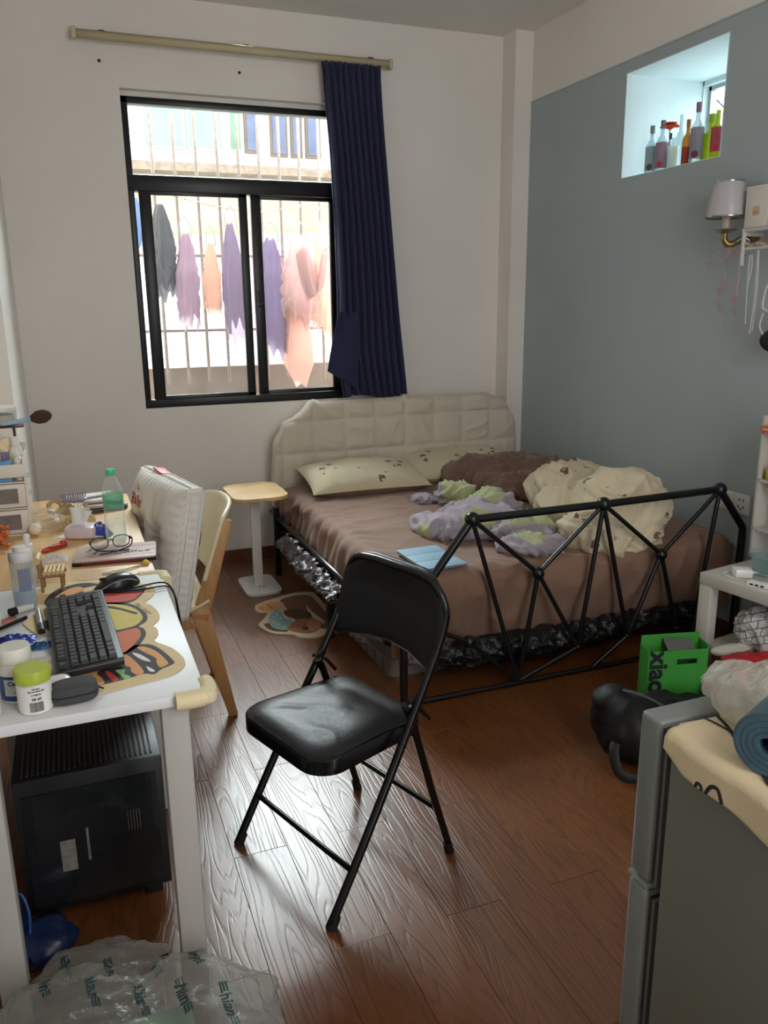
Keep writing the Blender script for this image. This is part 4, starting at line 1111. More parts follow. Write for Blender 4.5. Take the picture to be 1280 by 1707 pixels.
mp_('red_shape', [(180, 1160), (230, 1150), (340, 1240), (280, 1272)], (190, 60, 56), 0.0038, 2)
mp_('tan_shape', [(-60, 1200), (80, 1180), (180, 1290), (60, 1320), (-60, 1300)], (204, 140, 78), 0.0038, 2)
mp_('black_outline', [(75, 1003), (95, 985), (135, 974), (165, 976), (130, 985), (150, 992), (110, 1000), (80, 1012)], K, 0.0034, 3, ap)
mp_('tan_shape', [(90, 1000), (110, 986), (132, 980), (140, 986), (112, 996)], (214, 156, 88), 0.0038, 3, ap)
mp_('black_outline', [(62, 1040), (80, 1036), (95, 1044), (90, 1056), (72, 1048)], K, 0.0034, 3, ap)
q = atz(238, 1017, TZ)
text('lettering', 'MILK STREET', 0.017, frame_M((q.x, q.y, 0.0031), atz(250, 1026, TZ)-atz(222, 1004, TZ), (1, 0.6, 0)), mat('mat_ink', (50, 40, 36), var=0), mtt, depth=0.0002)

# keyboard
M_kb = mat('black_keyboard_case', (30, 31, 33), rough=0.45, var=0)
M_key = mat('black_keycap', (44, 45, 48), rough=0.42, var=0.03)
kb = thing('keyboard', 'black mechanical keyboard on the beige desk mat', 'keyboard', (0, 0, 0))
ka, kb_, kc, kd = atz(95, 1122, 0.757), atz(208, 1106, 0.757), atz(83, 1000, 0.757), atz(166, 990, 0.757)
near, far = (ka+kb_)/2, (kc+kd)/2
ydir = (far-near).normalized(); KL = (far-near).length; KW = 0.138
kb.location = ((near.x+far.x)/2, (near.y+far.y)/2, TZ+0.0034); kb.rotation_euler = (0, radians(-3.0), math.atan2(ydir.y, ydir.x)-pi/2)
prism('case', rrect(KW, KL, 0.006), 0.004, 0.022, M_kb, kb, bevel=0.002)
for sx in (-1, 1):
    for sy in (-1, 1): box('rubber_foot', (sx*0.055, sy*0.20, 0.0035), (0.01, 0.03, 0.007), M_rub, kb)
prism('light_rim', rrect(KW+0.003, KL+0.003, 0.007), 0.0165, 0.0185, mat('grey_rim', (110, 108, 104), rough=0.3, var=0), kb)
U = (KL-0.016)/22.5; RX = (KW-0.014)/6.45
rows = [  # (x row index from the monitor side, [(start, width)...])
    (0.0, [(0, 1)]+[(2+i, 1) for i in range(4)]+[(6.5+i, 1) for i in range(4)]+[(11+i, 1) for i in range(4)]+[(15.25+i, 1) for i in range(3)]),
    (1.25, [(i, 1) for i in range(13)]+[(13, 2)]+[(15.25+i, 1) for i in range(3)]+[(18.5+i, 1) for i in range(4)]),
    (2.25, [(0, 1.5)]+[(1.5+i, 1) for i in range(12)]+[(13.5, 1.5)]+[(15.25+i, 1) for i in range(3)]+[(18.5+i, 1) for i in range(3)]),
    (3.25, [(0, 1.75)]+[(1.75+i, 1) for i in range(11)]+[(12.75, 2.25)]+[(18.5+i, 1) for i in range(3)]),
    (4.25, [(0, 2.25)]+[(2.25+i, 1) for i in range(10)]+[(12.25, 2.75)]+[(16.25, 1)]+[(18.5+i, 1) for i in range(3)]),
    (5.25, [(0, 1.25), (1.25, 1.25), (2.5, 1.25), (3.75, 6.25), (10, 1.25), (11.25, 1.25), (12.5, 1.25), (13.75, 1.25)]+[(15.25+i, 1) for i in range(3)]+[(18.5, 2), (20.5, 1)])]
kmesh = {}
for r_, ks in rows:
    for s_, w_ in ks:
        if w_ not in kmesh:
            bm = bmesh.new(); a, b_ = RX/2-0.0009, w_*U/2-0.0009
            lo = [bm.verts.new((x, y, 0)) for x, y in ((-a, -b_), (a, -b_), (a, b_), (-a, b_))]
            hi = [bm.verts.new((x*0.76-0.0006, y-math.copysign(0.0022, y), 0.0095)) for x, y in ((-a, -b_), (a, -b_), (a, b_), (-a, b_))]
            bm.faces.new(hi)
            for k in range(4): bm.faces.new((lo[k], lo[(k+1) % 4], hi[(k+1) % 4], hi[k]))
            me = bpy.data.meshes.new('keycap'); bm.to_mesh(me); bm.free(); me.materials.append(M_key); kmesh[w_] = me
        o = bpy.data.objects.new('keycap', kmesh[w_]); COL.objects.link(o); o.parent = kb
        # user sits at +X: left hand towards -Y
        o.location = (-KW/2+0.007+RX*(r_+0.5), -KL/2+0.008+U*(s_+w_/2), 0.0215)
# mouse
ms = thing('mouse', 'black computer mouse with grey trim behind the keyboard', 'mouse', (0.075, 2.262, TZ+0.0032), radians(14))
def mouse_fn(u, v):
    a = u*2*pi; t = v
    L_, W_ = 0.064, 0.031
    rr = cos(t*pi/2)**0.55 if t < 1 else 0
    wx = (1-0.12*cos(a)**2)
    x = L_*cos(a)*rr; y = W_*sin(a)*rr*(1-0.16*cos(2*a))
    h = 0.036*(1-((x-0.012)/0.075)**2*0.75)
    return Vector((x, y, 0.002 + h*sin(t*pi/2)**0.9))
M_mouse = mat('black_mouse', (26, 27, 29), rough=0.32, var=0)
grid_surface('mouse_shell', 40, 14, mouse_fn, M_mouse, ms, closed_u=True)
prism('mouse_base', [(0.065*cos(a*pi/12), 0.032*sin(a*pi/12)*(1-0.16*cos(2*a*pi/12))) for a in range(24)], 0.0, 0.004, M_mouse, ms)
tube('trim_line', [(-0.05, -0.029, 0.010), (-0.02, -0.030, 0.022), (0.02, -0.029, 0.026), (0.05, -0.020, 0.014)], 0.0016, mat('grey_trim', (140, 140, 142), rough=0.3), ms, seg=6, sub=5)
box('scroll_wheel', (-0.038, 0, 0.030), (0.016, 0.006, 0.008), M_rub, ms, bevel=0.002)
cb = tube('mouse_cable', [(0.02, 2.247, 0.746), (0.06, 2.215, 0.747), (0.12, 2.21, 0.752), (0.19, 2.225, 0.752), (0.214, 2.205, 0.74), (0.222, 2.17, 0.70), (0.226, 2.10, 0.55)], 0.0022, M_rub, None, seg=8, sub=6)
tag(cb, 'thin black mouse cable running over the desk edge', 'cable')
cb = tube('mouse_cable', [(0.03, 2.235, 0.7465), (0.08, 2.205, 0.747), (0.14, 2.195, 0.749), (0.198, 2.20, 0.748), (0.216, 2.185, 0.735), (0.224, 2.15, 0.69), (0.232, 2.09, 0.5)], 0.0022, M_rub, None, seg=8, sub=6)
tag(cb, 'second black cable hanging beside the cushion from the white desk edge', 'cable')

# monitor edge
M_mon = mat('dark_monitor', (52, 53, 56), rough=0.4, var=0.02)
mo = thing('monitor', 'flat monitor seen edge-on at the left end of the white desk', 'monitor', (-0.238, 1.93, TZ))
box('bezel', (0.0, 0, 0.27), (0.022, 0.56, 0.36), M_mon, mo, bevel=0.004)
box('screen', (0.0115, 0, 0.275), (0.001, 0.535, 0.325), mat('screen_glass', (16, 17, 20), rough=0.12, var=0), mo)
box('stand_neck', (-0.04, 0, 0.16), (0.03, 0.06, 0.30), M_mon, mo, bevel=0.003)
prism('stand_base', rrect(0.15, 0.20, 0.03, cx=-0.05), 0.0, 0.008, M_mon, mo)

# bottles and small things on the white desk
M_clear = mat('clear_plastic', (226, 232, 238), rough=0.08, alpha=0.16, thin=True, var=0, spec=0.8)
M_lens = mat('spectacle_lens', (235, 238, 240), rough=0.03, alpha=0.04, thin=True, var=0)
M_liq = mat('cloudy_liquid', (196, 204, 216), rough=0.2, alpha=0.55, thin=True, var=0.05)
M_wcap = mat('white_plastic', (222, 220, 214), rough=0.4, var=0.02)
t = thing('lotion_bottle', 'tall clear bottle with a white cap beside the monitor', 'bottle', (-0.155, 2.19, TZ))
lathe('bottle_body', [(0, 0.001), (0.026, 0.002), (0.0285, 0.008), (0.0285, 0.125), (0.027, 0.132), (0.020, 0.136)], M_clear, t, seg=28)
lathe('liquid', [(0, 0.003), (0.0265, 0.004), (0.0265, 0.055), (0, 0.055)], M_liq, t, seg=24)
lathe('cap', [(0.0275, 0.130), (0.029, 0.132), (0.029, 0.150), (0.026, 0.156), (0.016, 0.157), (0.016, 0.168), (0, 0.169)], M_wcap, t, seg=28)
grid_surface('label', 12, 6, lambda u, v: Vector((0.0290*cos(-1.9+1.1*u), 0.0290*sin(-1.9+1.1*u), 0.055+0.06*v)), mat('blue_label', (150, 158, 190), rough=0.6, alpha=0.35, thin=True), t)
t = thing('spray_bottle', 'small clear spray bottle with a white pump, on the wooden desk edge', 'bottle', (-0.148, 2.41, TZ))
lathe('bottle_body', [(0, 0.001), (0.021, 0.002), (0.023, 0.008), (0.023, 0.075), (0.018, 0.088), (0.010, 0.094), (0.010, 0.1)], M_clear, t, seg=24)
lathe('pump', [(0.0, 0.093), (0.013, 0.094), (0.013, 0.112), (0.009, 0.114), (0.009, 0.138), (0.007, 0.142), (0, 0.142)], M_wcap, t, seg=20)
# toy chair phone stand
M_bamb = mat('pale_birch', (206, 176, 126), rough=0.5, var=0.08)
M_bamb2 = mat('darker_birch', (150, 114, 74), rough=0.55, var=0.08)
t = thing('toy_chair', 'tiny birch wood chair used as phone stand, left of the mouse', 'phone stand', (-0.088, 2.315, TZ), radians(-4))
for x in (-0.027, 0.024):
    for y in (-0.022, 0.024): tube('leg', [(x, y, 0.0), (x, y, 0.045)], 0.0042, M_bamb2, t, seg=8)
for y in (-0.022, 0.024): tube('rail', [(-0.036, y, 0.048), (0.034, y, 0.048)], 0.0062, M_bamb2, t, seg=10)
for i in range(5): tube('seat_rod', [(-0.018+i*0.011, -0.027, 0.0565), (-0.018+i*0.011, 0.03, 0.0565)], 0.0055, M_bamb, t, seg=10)
for y in (-0.018, 0.020): tube('back_post', [(-0.028, y, 0.05), (-0.034, y, 0.094)], 0.0055, M_bamb2, t, seg=8)
tube('back_rail', [(-0.035, -0.030, 0.094), (-0.035, 0.030, 0.094)], 0.0105, M_bamb, t, seg=14)
def lying(name, label, cat, p0, p1, r, m, m2=None):
    a = atz(p0[0], p0[1], TZ+r+0.001); b_ = atz(p1[0], p1[1], TZ+r+0.001); c = (a+b_)/2
    t = thing(name, label, cat, c)
    tube('barrel', [a-c, b_-c], r, m, t, seg=14)
    d = (b_-a).normalized()
    if m2: tube('cap', [a-c-d*0.001, a-c+d*(b_-a).length*0.3], r*1.08, m2, t, seg=14)
    return t
lying('correction_tube', 'short white and black tube lying below the clear bottle', 'tube', (16, 1021), (54, 1010), 0.009, M_wcap, M_rub)
lying('metal_tube', 'short silver metal tube left of the keyboard', 'tube', (70, 1053), (63, 1019), 0.0075, mat('brushed_silver', (176, 176, 178), rough=0.3, metal=0.9, var=0.05), mat('dark_socket', (30, 30, 32), rough=0.5))
lying('stylus_pen', 'long black pen lying by the monitor', 'pen', (44, 1029), (-18, 1056), 0.0045, M_rub)
o = prism('paper_note', ap([(2, 1034), (24, 1026), (34, 1036), (4, 1048)]), TZ+0.0005, TZ+0.0012, mat('pink_paper', (226, 150, 140), rough=0.8)); tag(o, 'small pink paper note beside the pen', 'paper')
M_blfoil = mat('blue_foil', (52, 70, 150), rough=0.25, var=0.6, vscale=30, metal=0.3)
def crumple(name, label, cat, cpx, w_, d_, h_, m, seed=1.0, amp=0.35, base=TZ, n=34, rz=0.0, group=None):
    c = atz(cpx[0], cpx[1], base)
    def fn(u, v):
        a, b_ = u*2-1, v*2-1
        e = max(0, 1-abs(a)**3)*max(0, 1-abs(b_)**3)
        x, y = a*w_/2*(1+0.12*noise.noise(Vector((b_*3, seed, 0)))), b_*d_/2*(1+0.15*noise.noise(Vector((a*3, seed, 5))))
        z = 0.001 + h_*e*(0.55+amp*(ridge((a*1.6, b_*1.6, seed), 1.6, seed)-0.3)+0.25*noise.noise(Vector((a*5, b_*5, seed))))
        p = Vector((x*cos(rz)-y*sin(rz), x*sin(rz)+y*cos(rz), max(0.001, z)))
        return p
    o = grid_surface(name, n, n, fn, m, None)
    o.location = c; tag(o, label, cat, group)
    return o
crumple('snack_wrapper', 'crumpled blue foil wrapper at the left behind the white jar', 'wrapper', (22, 1070), 0.10, 0.05, 0.02, M_blfoil, 2)
crumple('snack_wrapper', 'crinkled blue wrapper touching the keyboard', 'wrapper', (72, 1078), 0.06, 0.035, 0.015, mat('teal_foil', (50, 96, 140), rough=0.25, var=0.6, vscale=40), 5)
o = prism('card_packet', rrect(0.055, 0.085, 0.004), 0, 0.008, mat('packet_print', (186, 172, 166), rough=0.3, var=0.3, vscale=40)); c = atz(80, 1112, TZ); o.location = (c.x, c.y, TZ+0.001); o.rotation_euler = (0, 0, 0.15); tag(o, 'small glossy packet between the jars and the keyboard', 'packet')
def jar(label, c, r, h, body, cap, caph, lab=None, name='pill_jar', gap=0.0, capr=1.0):
    t = thing(name, label, 'jar', c)
    lathe('jar_body', [(0, 0.001), (r*0.93, 0.001), (r, 0.006), (r, h-caph-gap-0.006), (r*0.9, h-caph-gap*0.4), (r*0.82, h-caph+0.002)], body, t, seg=32)
    lathe('lid', [(r*capr*0.99, h-caph), (r*capr, h-caph+0.002), (r*capr, h-0.003), (r*capr*0.95, h), (0, h)], cap, t, seg=40)
    return t
M_wjar = mat('white_jar', (222, 218, 208), rough=0.35, var=0.02)
t = jar('white tablet jar with a blue and grey label', (-0.150, 1.655, TZ), 0.034, 0.112, M_wjar, M_wjar, 0.030, gap=0.016, capr=0.90)
def lab(t, r, a0, a1, z0, z1, m, nm='label'):
    return grid_surface(nm, 24, 3, lambda u, v: Vector((r*cos(a0+(a1-a0)*u), r*sin(a0+(a1-a0)*u), z0+(z1-z0)*v)), m, t)
lab(t, 0.0343, -3.0, 0.6, 0.008, 0.060, mat('label_blue', (40, 66, 120), rough=0.4, var=0.05))
lab(t, 0.0346, -2.3, -0.5, 0.019, 0.054, mat('label_silver', (184, 186, 186), rough=0.4, var=0.05), 'label_panel')
def cyl_text(t, s, size, r, ang, z, m, bold=0.0):
    """text wrapped on a small cylinder"""
    o = text('lettering', s, size, Matrix.Identity(4), m, t, depth=0.0002, bold=bold)
    for v in o.data.vertices:
        a = ang + v.co.x/r
        v.co = Vector(((r+0.0003+v.co.z)*cos(a), (r+0.0003+v.co.z)*sin(a), z+v.co.y))
    return o
M_ink = mat('dark_ink', (40, 42, 52), rough=0.6, var=0)
cyl_text(t, 'Centrum', 0.0125, 0.0347, -1.40, 0.045, M_ink, 0.0003); cyl_text(t, 'MEN', 0.006, 0.0347, -1.40, 0.034, M_ink, 0.0003)
cyl_text(t, 'Multivitamin', 0.005, 0.0347, -1.40, 0.026, M_ink)
M_lime = mat('lime_lid', (168, 186, 62), rough=0.4, var=0.02)
t = jar('white jar with a lime green lid and a barcode label', (-0.118, 1.590, TZ), 0.0315, 0.088, M_wjar, M_lime, 0.024, capr=1.06)
lab(t, 0.0319, -2.6, 0.2, 0.004, 0.060, mat('label_white', (226, 224, 218), rough=0.5))
lab(t, 0.0318, 0.2, 1.2, 0.004, 0.060, M_lime, 'label_edge')
k = -1.85
random.seed(11)
while k < -1.05:
    bw = random.choice((0.012, 0.02, 0.03)); lab(t, 0.0322, k, k+bw, 0.008, 0.028, M_ink, 'barcode_bar'); k += bw+random.choice((0.012, 0.02))
for s_, z_, sz in (('08 60', 0.034, 0.0075), ('2 TABS 60', 0.043, 0.004), ('Take one tablet daily', 0.050, 0.0036), ('with food', 0.055, 0.0036)): cyl_text(t, s_, sz, 0.0321, -1.42, z_, M_ink, 0.0002)
jar('white bottle cut by the left border, nearest on the desk', (-0.205, 1.585, TZ), 0.026, 0.075, M_wjar, M_wcap, 0.02, name='white_bottle')
t = thing('earbud_case', 'white glossy earbud case beside the grey pouch', 'earbud case', (-0.078, 1.668, TZ), radians(10))
def sup(rx, ry, rz_, e=0.45):
    def sg(v, p): return math.copysign(abs(v)**p, v)
    return lambda u, v: Vector((rx*sg(cos(u*2*pi), e)*sg(sin(v*pi), e), ry*sg(sin(u*2*pi), e)*sg(sin(v*pi), e), rz_-rz_*sg(cos(v*pi), e)))
M_gw = mat('glossy_white', (226, 226, 222), rough=0.15, var=0)
grid_surface('case_shell', 32, 20, sup(0.027, 0.022, 0.0125, 0.7), M_gw, t, closed_u=True)
tube('lid_seam', [(0.0268*cos(a*pi/12), 0.0218*sin(a*pi/12), 0.0155) for a in range(24)], 0.0005, mat('seam_grey', (120, 120, 120)), t, seg=5, closed=True)
M_pch = mat('dark_grey_fabric', (66, 66, 68), rough=0.8, var=0.08, bump=0.25, bscale=500)
t = thing('zip_pouch', 'dark grey hard zip pouch on the near edge of the white desk', 'pouch', (-0.047, 1.600, TZ), radians(6))
grid_surface('pouch_shell', 48, 26, sup(0.045, 0.030, 0.021, 0.55), M_pch, t, closed_u=True)
tube('zip', [(0.0452*math.copysign(abs(cos(a*pi/20))**0.55, cos(a*pi/20)), 0.0302*math.copysign(abs(sin(a*pi/20))**0.55, sin(a*pi/20)), 0.021) for a in range(40)], 0.0012, M_rub, t, seg=6, closed=True)
box('pull_tab', (0.050, 0.004, 0.014), (0.014, 0.010, 0.003), M_rub, t, bevel=0.001, rot=Euler((0, 0.6, 0.4)).to_matrix())

# things on the wooden desk
M_lap = mat('mauve_tan_cover', (186, 160, 150), rough=0.5, var=0.08, vscale=10)
M_mar = mat('maroon_edge', (96, 38, 46), rough=0.5)
a, b_, c, d = atz(115, 938, 0.757), atz(258, 925, 0.757), atz(262, 901, 0.757), atz(132, 911, 0.757)
cc = (a+b_+c+d)/4; ex = ((b_-a)+(c-d))/2
t = thing('laptop', 'closed slim tablet keyboard case with script lettering, under the eyeglasses', 'laptop', (cc.x, cc.y, TZ), math.atan2(ex.y, ex.x))
LW, LD = ex.length, ((d-a)+(c-b_)).length/2
prism('lower_shell', rrect(LW, LD, 0.010), 0.0005, 0.011, M_mar, t, bevel=0.001)
prism('cover', rrect(LW-0.002, LD-0.002, 0.010), 0.0112, 0.016, M_lap, t, bevel=0.001)
for sx in (-1, 1): box('corner_bumper', (sx*(LW/2-0.014), -LD/2+0.006, 0.006), (0.028, 0.014, 0.010), M_rub, t, bevel=0.002)
M_scr2 = mat('script_ink', (66, 48, 50), rough=0.6, var=0)
for s_, x, y, sz, ro in (('Coffee', 0.050, -0.02, 0.040, 0.1), ('Little', -0.01, 0.01, 0.030, 0.1), ('Paris', -0.08, 0.03, 0.020, 1.4), ('memory', -0.06, 0.0, 0.014, 1.4), ('diary', 0.105, -0.01, 0.016, 0.1)):
    text('lettering', s_, sz, Matrix.Translation((x, y, 0.0163)) @ Matrix.Rotation(ro, 4, 'Z'), M_scr2, t, depth=0.0001)
for yy in (-0.05, 0.045): box('print_line', (0.02, yy, 0.0162), (LW*0.8, 0.0008, 0.0004), M_scr2, t)
# eyeglasses
M_gl = mat('black_glasses', (32, 26, 30), rough=0.25, var=0)
g0 = (cc.x-0.01, cc.y+0.02, TZ+0.0165)
t = thing('eyeglasses', 'black-framed eyeglasses lying on the closed tablet case', 'eyeglasses', g0, radians(8))
for s in (-1, 1):
    cx = s*0.033
    pts = [(cx+0.026*math.copysign(abs(cos(a*pi/10))**0.8, cos(a*pi/10)), 0.012, 0.022+0.019*math.copysign(abs(sin(a*pi/10))**0.8, sin(a*pi/10))) for a in range(20)]
    tube('lens_rim', pts, 0.0016, M_gl, t, seg=6, closed=True)
    prism('lens', [(p[0], p[2]) for p in pts], -0.0004, 0.0004, M_lens, t, M=Matrix(((1, 0, 0, 0), (0, 0, -1, 0.012), (0, 1, 0, 0), (0, 0, 0, 1))))
    tube('temple', [(s*0.060, 0.012, 0.030), (s*0.063, 0.0, 0.029), (s*0.055, -0.035, 0.014), (s*-0.02, -0.045 - s*0.006, 0.006), (s*-0.045, -0.042 - s*0.006, 0.003)], [0.0028]*5+[0.0028]*4*4+[0.002]*4, M_gl, t, seg=6, sub=1) if False else tube('temple', [(s*0.060, 0.012, 0.030), (s*0.064, -0.002, 0.028), (s*0.050, -0.030, 0.013), (s*0.0, -0.042-s*0.004, 0.006), (s*-0.045, -0.040-s*0.004, 0.003)], 0.0022, M_gl, t, seg=6, sub=5)
    box('hinge', (s*0.061, 0.009, 0.030), (0.006, 0.009, 0.009), M_gl, t, bevel=0.001)
tube('bridge', [(-0.008, 0.012, 0.028), (0, 0.011, 0.031), (0.008, 0.012, 0.028)], 0.0015, M_gl, t, seg=6, sub=3)
# tissue packs
M_tp = mat('pink_white_pack', (214, 198, 204), rough=0.35, var=0.08, vscale=12)
M_tis = mat('tissue_white', (232, 232, 230), rough=0.9, sss=0.3, var=0.02, bump=0.1)
t = thing('tissue_pack', 'white and pink tissue pack with a tissue pulled up', 'tissue pack', (0.0, 2.845, TZ), radians(-22))
grid_surface('pack', 40, 24, sup(0.052, 0.042, 0.022, 0.4), M_tp, t, closed_u=True)
def tis(u, v):
    a = u*2-1
    return Vector((-0.012+0.034*a*(0.6+0.5*v)+0.012*v, 0.010*sin(a*4+v*2)*v + 0.014*a*a*v, 0.042+0.062*v*(1-0.25*max(0, a))))
grid_surface('tissue', 24, 16, tis, M_tis, t, thickness=0.0006)
t = thing('blue_tissue_pack', 'crumpled blue and white tissue wrapper beside the tissue pack', 'tissue pack', (0.055, 2.83, TZ), radians(-30))
M_bt = mat('blue_wrapper', (52, 66, 158), rough=0.3, var=0.1)
grid_surface('wrapper', 30, 20, lambda u, v: Vector((0.036*(u*2-1), 0.030*(v*2-1)*(1+0.2*sin(u*7)), max(0.001, 0.046*(1-abs(u*2-1)**2.2)*(1-abs(v*2-1)**3)+0.008*ridge((u*2, v*2, 1), 2.5, 3)))), M_bt, t)
text('lettering', 'Soft', 0.016, Matrix.Translation((0.012, -0.020, 0.044)) @ Matrix.Rotation(0.7, 4, 'X') , M_wcap, t, depth=0.0003)
box('white_band', (0.0, -0.030, 0.007), (0.055, 0.002, 0.008), M_wcap, t)
# mineral water bottle
M_pet = mat('pet_clear', (246, 251, 250), rough=0.06, alpha=0.08, thin=True, var=0, spec=0.9)
M_pgr = mat('green_print', (130, 196, 160), rough=0.5, alpha=0.5, thin=True, var=0.1)
M_gcap = mat('mint_green_cap', (84, 190, 146), rough=0.4, var=0.02)
t = thing('water_bottle', 'clear plastic water bottle with a mint green cap and green label', 'bottle', (0.105, 2.76, TZ))
lathe('bottle_body', [(0, 0.004), (0.020, 0.001), (0.031, 0.004), (0.033, 0.012), (0.033, 0.045), (0.0315, 0.050), (0.033, 0.055), (0.033, 0.10), (0.0315, 0.105), (0.033, 0.11), (0.033, 0.165), (0.027, 0.19), (0.017, 0.212), (0.0125, 0.220), (0.0125, 0.226)], M_pet, t, seg=32)
lathe('label', [(0.0334, 0.112), (0.0334, 0.160)], M_pgr, t, seg=32)
cyl_text(t, 'Water', 0.022, 0.0337, -1.5, 0.135, mat('deep_green_ink', (60, 130, 100), var=0), 0.0004)
lathe('cap', [(0.0145, 0.222), (0.0155, 0.224), (0.0155, 0.240), (0.014, 0.243), (0, 0.243)], M_gcap, t, seg=28)
lathe('water', [(0, 0.006), (0.0305, 0.007), (0.0315, 0.012), (0.0315, 0.065), (0, 0.065)], mat('clear_water', (244, 249, 249), rough=0.05, alpha=0.05, thin=True, var=0), t, seg=28)
# hairbrush
M_lil = mat('lilac_plastic', (150, 138, 160), rough=0.4, var=0.03)
c = atz(118, 836, TZ+0.012)
t = thing('hairbrush', 'lilac hairbrush with upturned bristles at the back of the wooden desk', 'hairbrush', (c.x+0.01, c.y-0.10, TZ+0.03), radians(6))
grid_surface('brush_head', 30, 14, lambda u, v: Vector((0.055*cos(u*2*pi)*sin(v*pi), 0.026*sin(u*2*pi)*sin(v*pi), 0.010-0.010*cos(v*pi))), M_lil, t, closed_u=True)
tube('handle', [(0.05, 0, 0.010), (0.09, 0, 0.012), (0.15, 0, 0.016)], 0.0085, M_lil, t, seg=10, sub=4, flat=0.6)
bm = bmesh.new()
for i in range(11):
    for j in range(5):
        x, y = -0.045+i*0.009, -0.018+j*0.009
        if (x/0.055)**2+(y/0.026)**2 < 0.95: bm_tube(bm, [(x, y, 0.017), (x+0.001, y*1.05, 0.035)], 0.0011, 5)
o = from_bm('bristles', bm, M_lil, t); o['kind'] = 'stuff'
t = thing('magazine', 'stack of thin magazines under the hairbrush', 'magazine', (0.04, 3.32, TZ), radians(4))
for i, col in enumerate(((60, 60, 66), (188, 184, 178), (150, 100, 90), (212, 208, 200))):
    box('leaf_block', (0.006*(i % 2), 0.004*i, 0.004+0.0072*i), (0.21-0.01*i, 0.15, 0.0068), mat('magazine_%d' % i, col, rough=0.4, var=0.25, vscale=18), t, rot=Euler((0, 0, 0.06*i-0.1)).to_matrix())
t = thing('flat_iron', 'slim grey hair straightener lying behind the green bottle', 'hair straightener', (0.075, 3.19, TZ), radians(14))
box('upper_arm', (0, 0, 0.022), (0.20, 0.026, 0.012), mat('grey_plastic', (150, 148, 150), rough=0.4), t, bevel=0.004, rot=Euler((0, 0.06, 0)).to_matrix())
box('lower_arm', (0, 0, 0.008), (0.20, 0.026, 0.012), mat('dark_plastic', (70, 66, 68), rough=0.4), t, bevel=0.004)
# crumpled clear bags
M_bag = mat('crinkled_clear_bag', (236, 232, 222), rough=0.15, alpha=0.14, thin=True, var=0.0, spec=0.8, bump=0.8, bscale=60)
M_bag2 = mat('yellowish_clear_bag', (222, 208, 168), rough=0.2, alpha=0.22, thin=True, var=0.1, spec=0.8, bump=0.8, bscale=60)
def bagblob(name, label, cat, ells, vox, amp, m, seed, base=None, group=None):
    o = melt(name, ells, vox, lambda p, n: amp*(folds(p, 16, seed)-0.3), m, None, zmin=base, smooth_it=1)
    for p in o.data.polygons: p.use_smooth = (p.index % 3 != 0)
    tag(o, label, cat, group); return o
bagblob('plastic_bag', 'crumpled clear plastic bag beside the drawer unit', 'plastic bag', [((-0.10, 2.99, 0.765), (0.055, 0.06, 0.028), (0, 0, 0.2)), ((-0.12, 3.07, 0.772), (0.05, 0.05, 0.03), (0, 0, 0))], 0.006, 0.016, M_bag, 3, 0.741)
bagblob('plastic_bag', 'crumpled clear bag with pale yellow lining beside the tissue pack', 'plastic bag', [((-0.025, 3.06, 0.775), (0.055, 0.07, 0.038), (0, 0, -0.2)), ((0.02, 3.0, 0.762), (0.03, 0.05, 0.022), (0, 0, 0))], 0.006, 0.018, M_bag2, 7, 0.741)
lathe('tape_roll', [(0.020, -0.007), (0.032, -0.007), (0.032, 0.007), (0.020, 0.007), (0.020, -0.007)], mat('tan_tape', (176, 150, 104), rough=0.5), None, (-0.085, 3.18, 0.773), Euler((pi/2-0.3, 0, 0.5)))['label'] = 'tan tape roll standing behind the clear bags'
bpy.data.objects['tape_roll']['category'] = 'tape'
bm = bmesh.new(); bmesh.ops.create_icosphere(bm, subdivisions=3, radius=0.021)
o = from_bm('cotton_ball', bm, mat('cotton_white', (226, 218, 200), rough=1, bump=0.3), None, True); o.location = (-0.112, 3.10, 0.762+0.03); o.location = (-0.150, 2.93, 0.762); tag(o, 'round cream ball at the foot of the drawer unit', 'ball')
o = prism('receipt', ap([(93, 896), (118, 886), (128, 897), (104, 898)]), TZ+0.0004, TZ+0.001, M_tis); tag(o, 'small white paper slip in front of the clear bags', 'paper')
# red clip, wrapper, coiled tie
M_rc = mat('red_plastic', (186, 48, 44), rough=0.35, var=0.06)
t = thing('hair_clip', 'red hair clip with a round end behind the toy chair', 'hair clip', (-0.09, 2.72, TZ), radians(15))
lathe('round_end', [(0, 0.003), (0.011, 0.004), (0.013, 0.012), (0.008, 0.022), (0, 0.024)], M_rc, t, (0.034, 0.018, 0), seg=18)
tube('arm', [(0.034, 0.018, 0.012), (0.0, 0.008, 0.012), (-0.035, -0.008, 0.008)], 0.006, M_rc, t, seg=10, sub=4, flat=0.7)
tube('arm', [(0.030, 0.010, 0.008), (0.0, -0.006, 0.007), (-0.042, -0.020, 0.007)], 0.006, M_rc, t, seg=10, sub=4, flat=0.7)
box('printed_strip', (0.004, -0.002, 0.015), (0.035, 0.010, 0.001), mat('salmon_print', (206, 120, 100)), t, rot=Euler((0, 0, 0.3)).to_matrix())
crumple('tissue_wad', 'white paper wad between the red clip and the toy chair', 'paper', (92, 934), 0.075, 0.055, 0.022, M_tis, 4)
t = tube('hair_tie', [(c0.x, c0.y, TZ+0.002) for c0 in (Vector((-0.105+0.018*cos(a*pi/6), 2.60+0.022*sin(a*pi/6), 0)) for a in range(12))], 0.0012, mat('brown_cord', (120, 90, 60)), None, seg=5, closed=True); tag(t, 'thin brown cord loop on the wooden desk', 'cord')
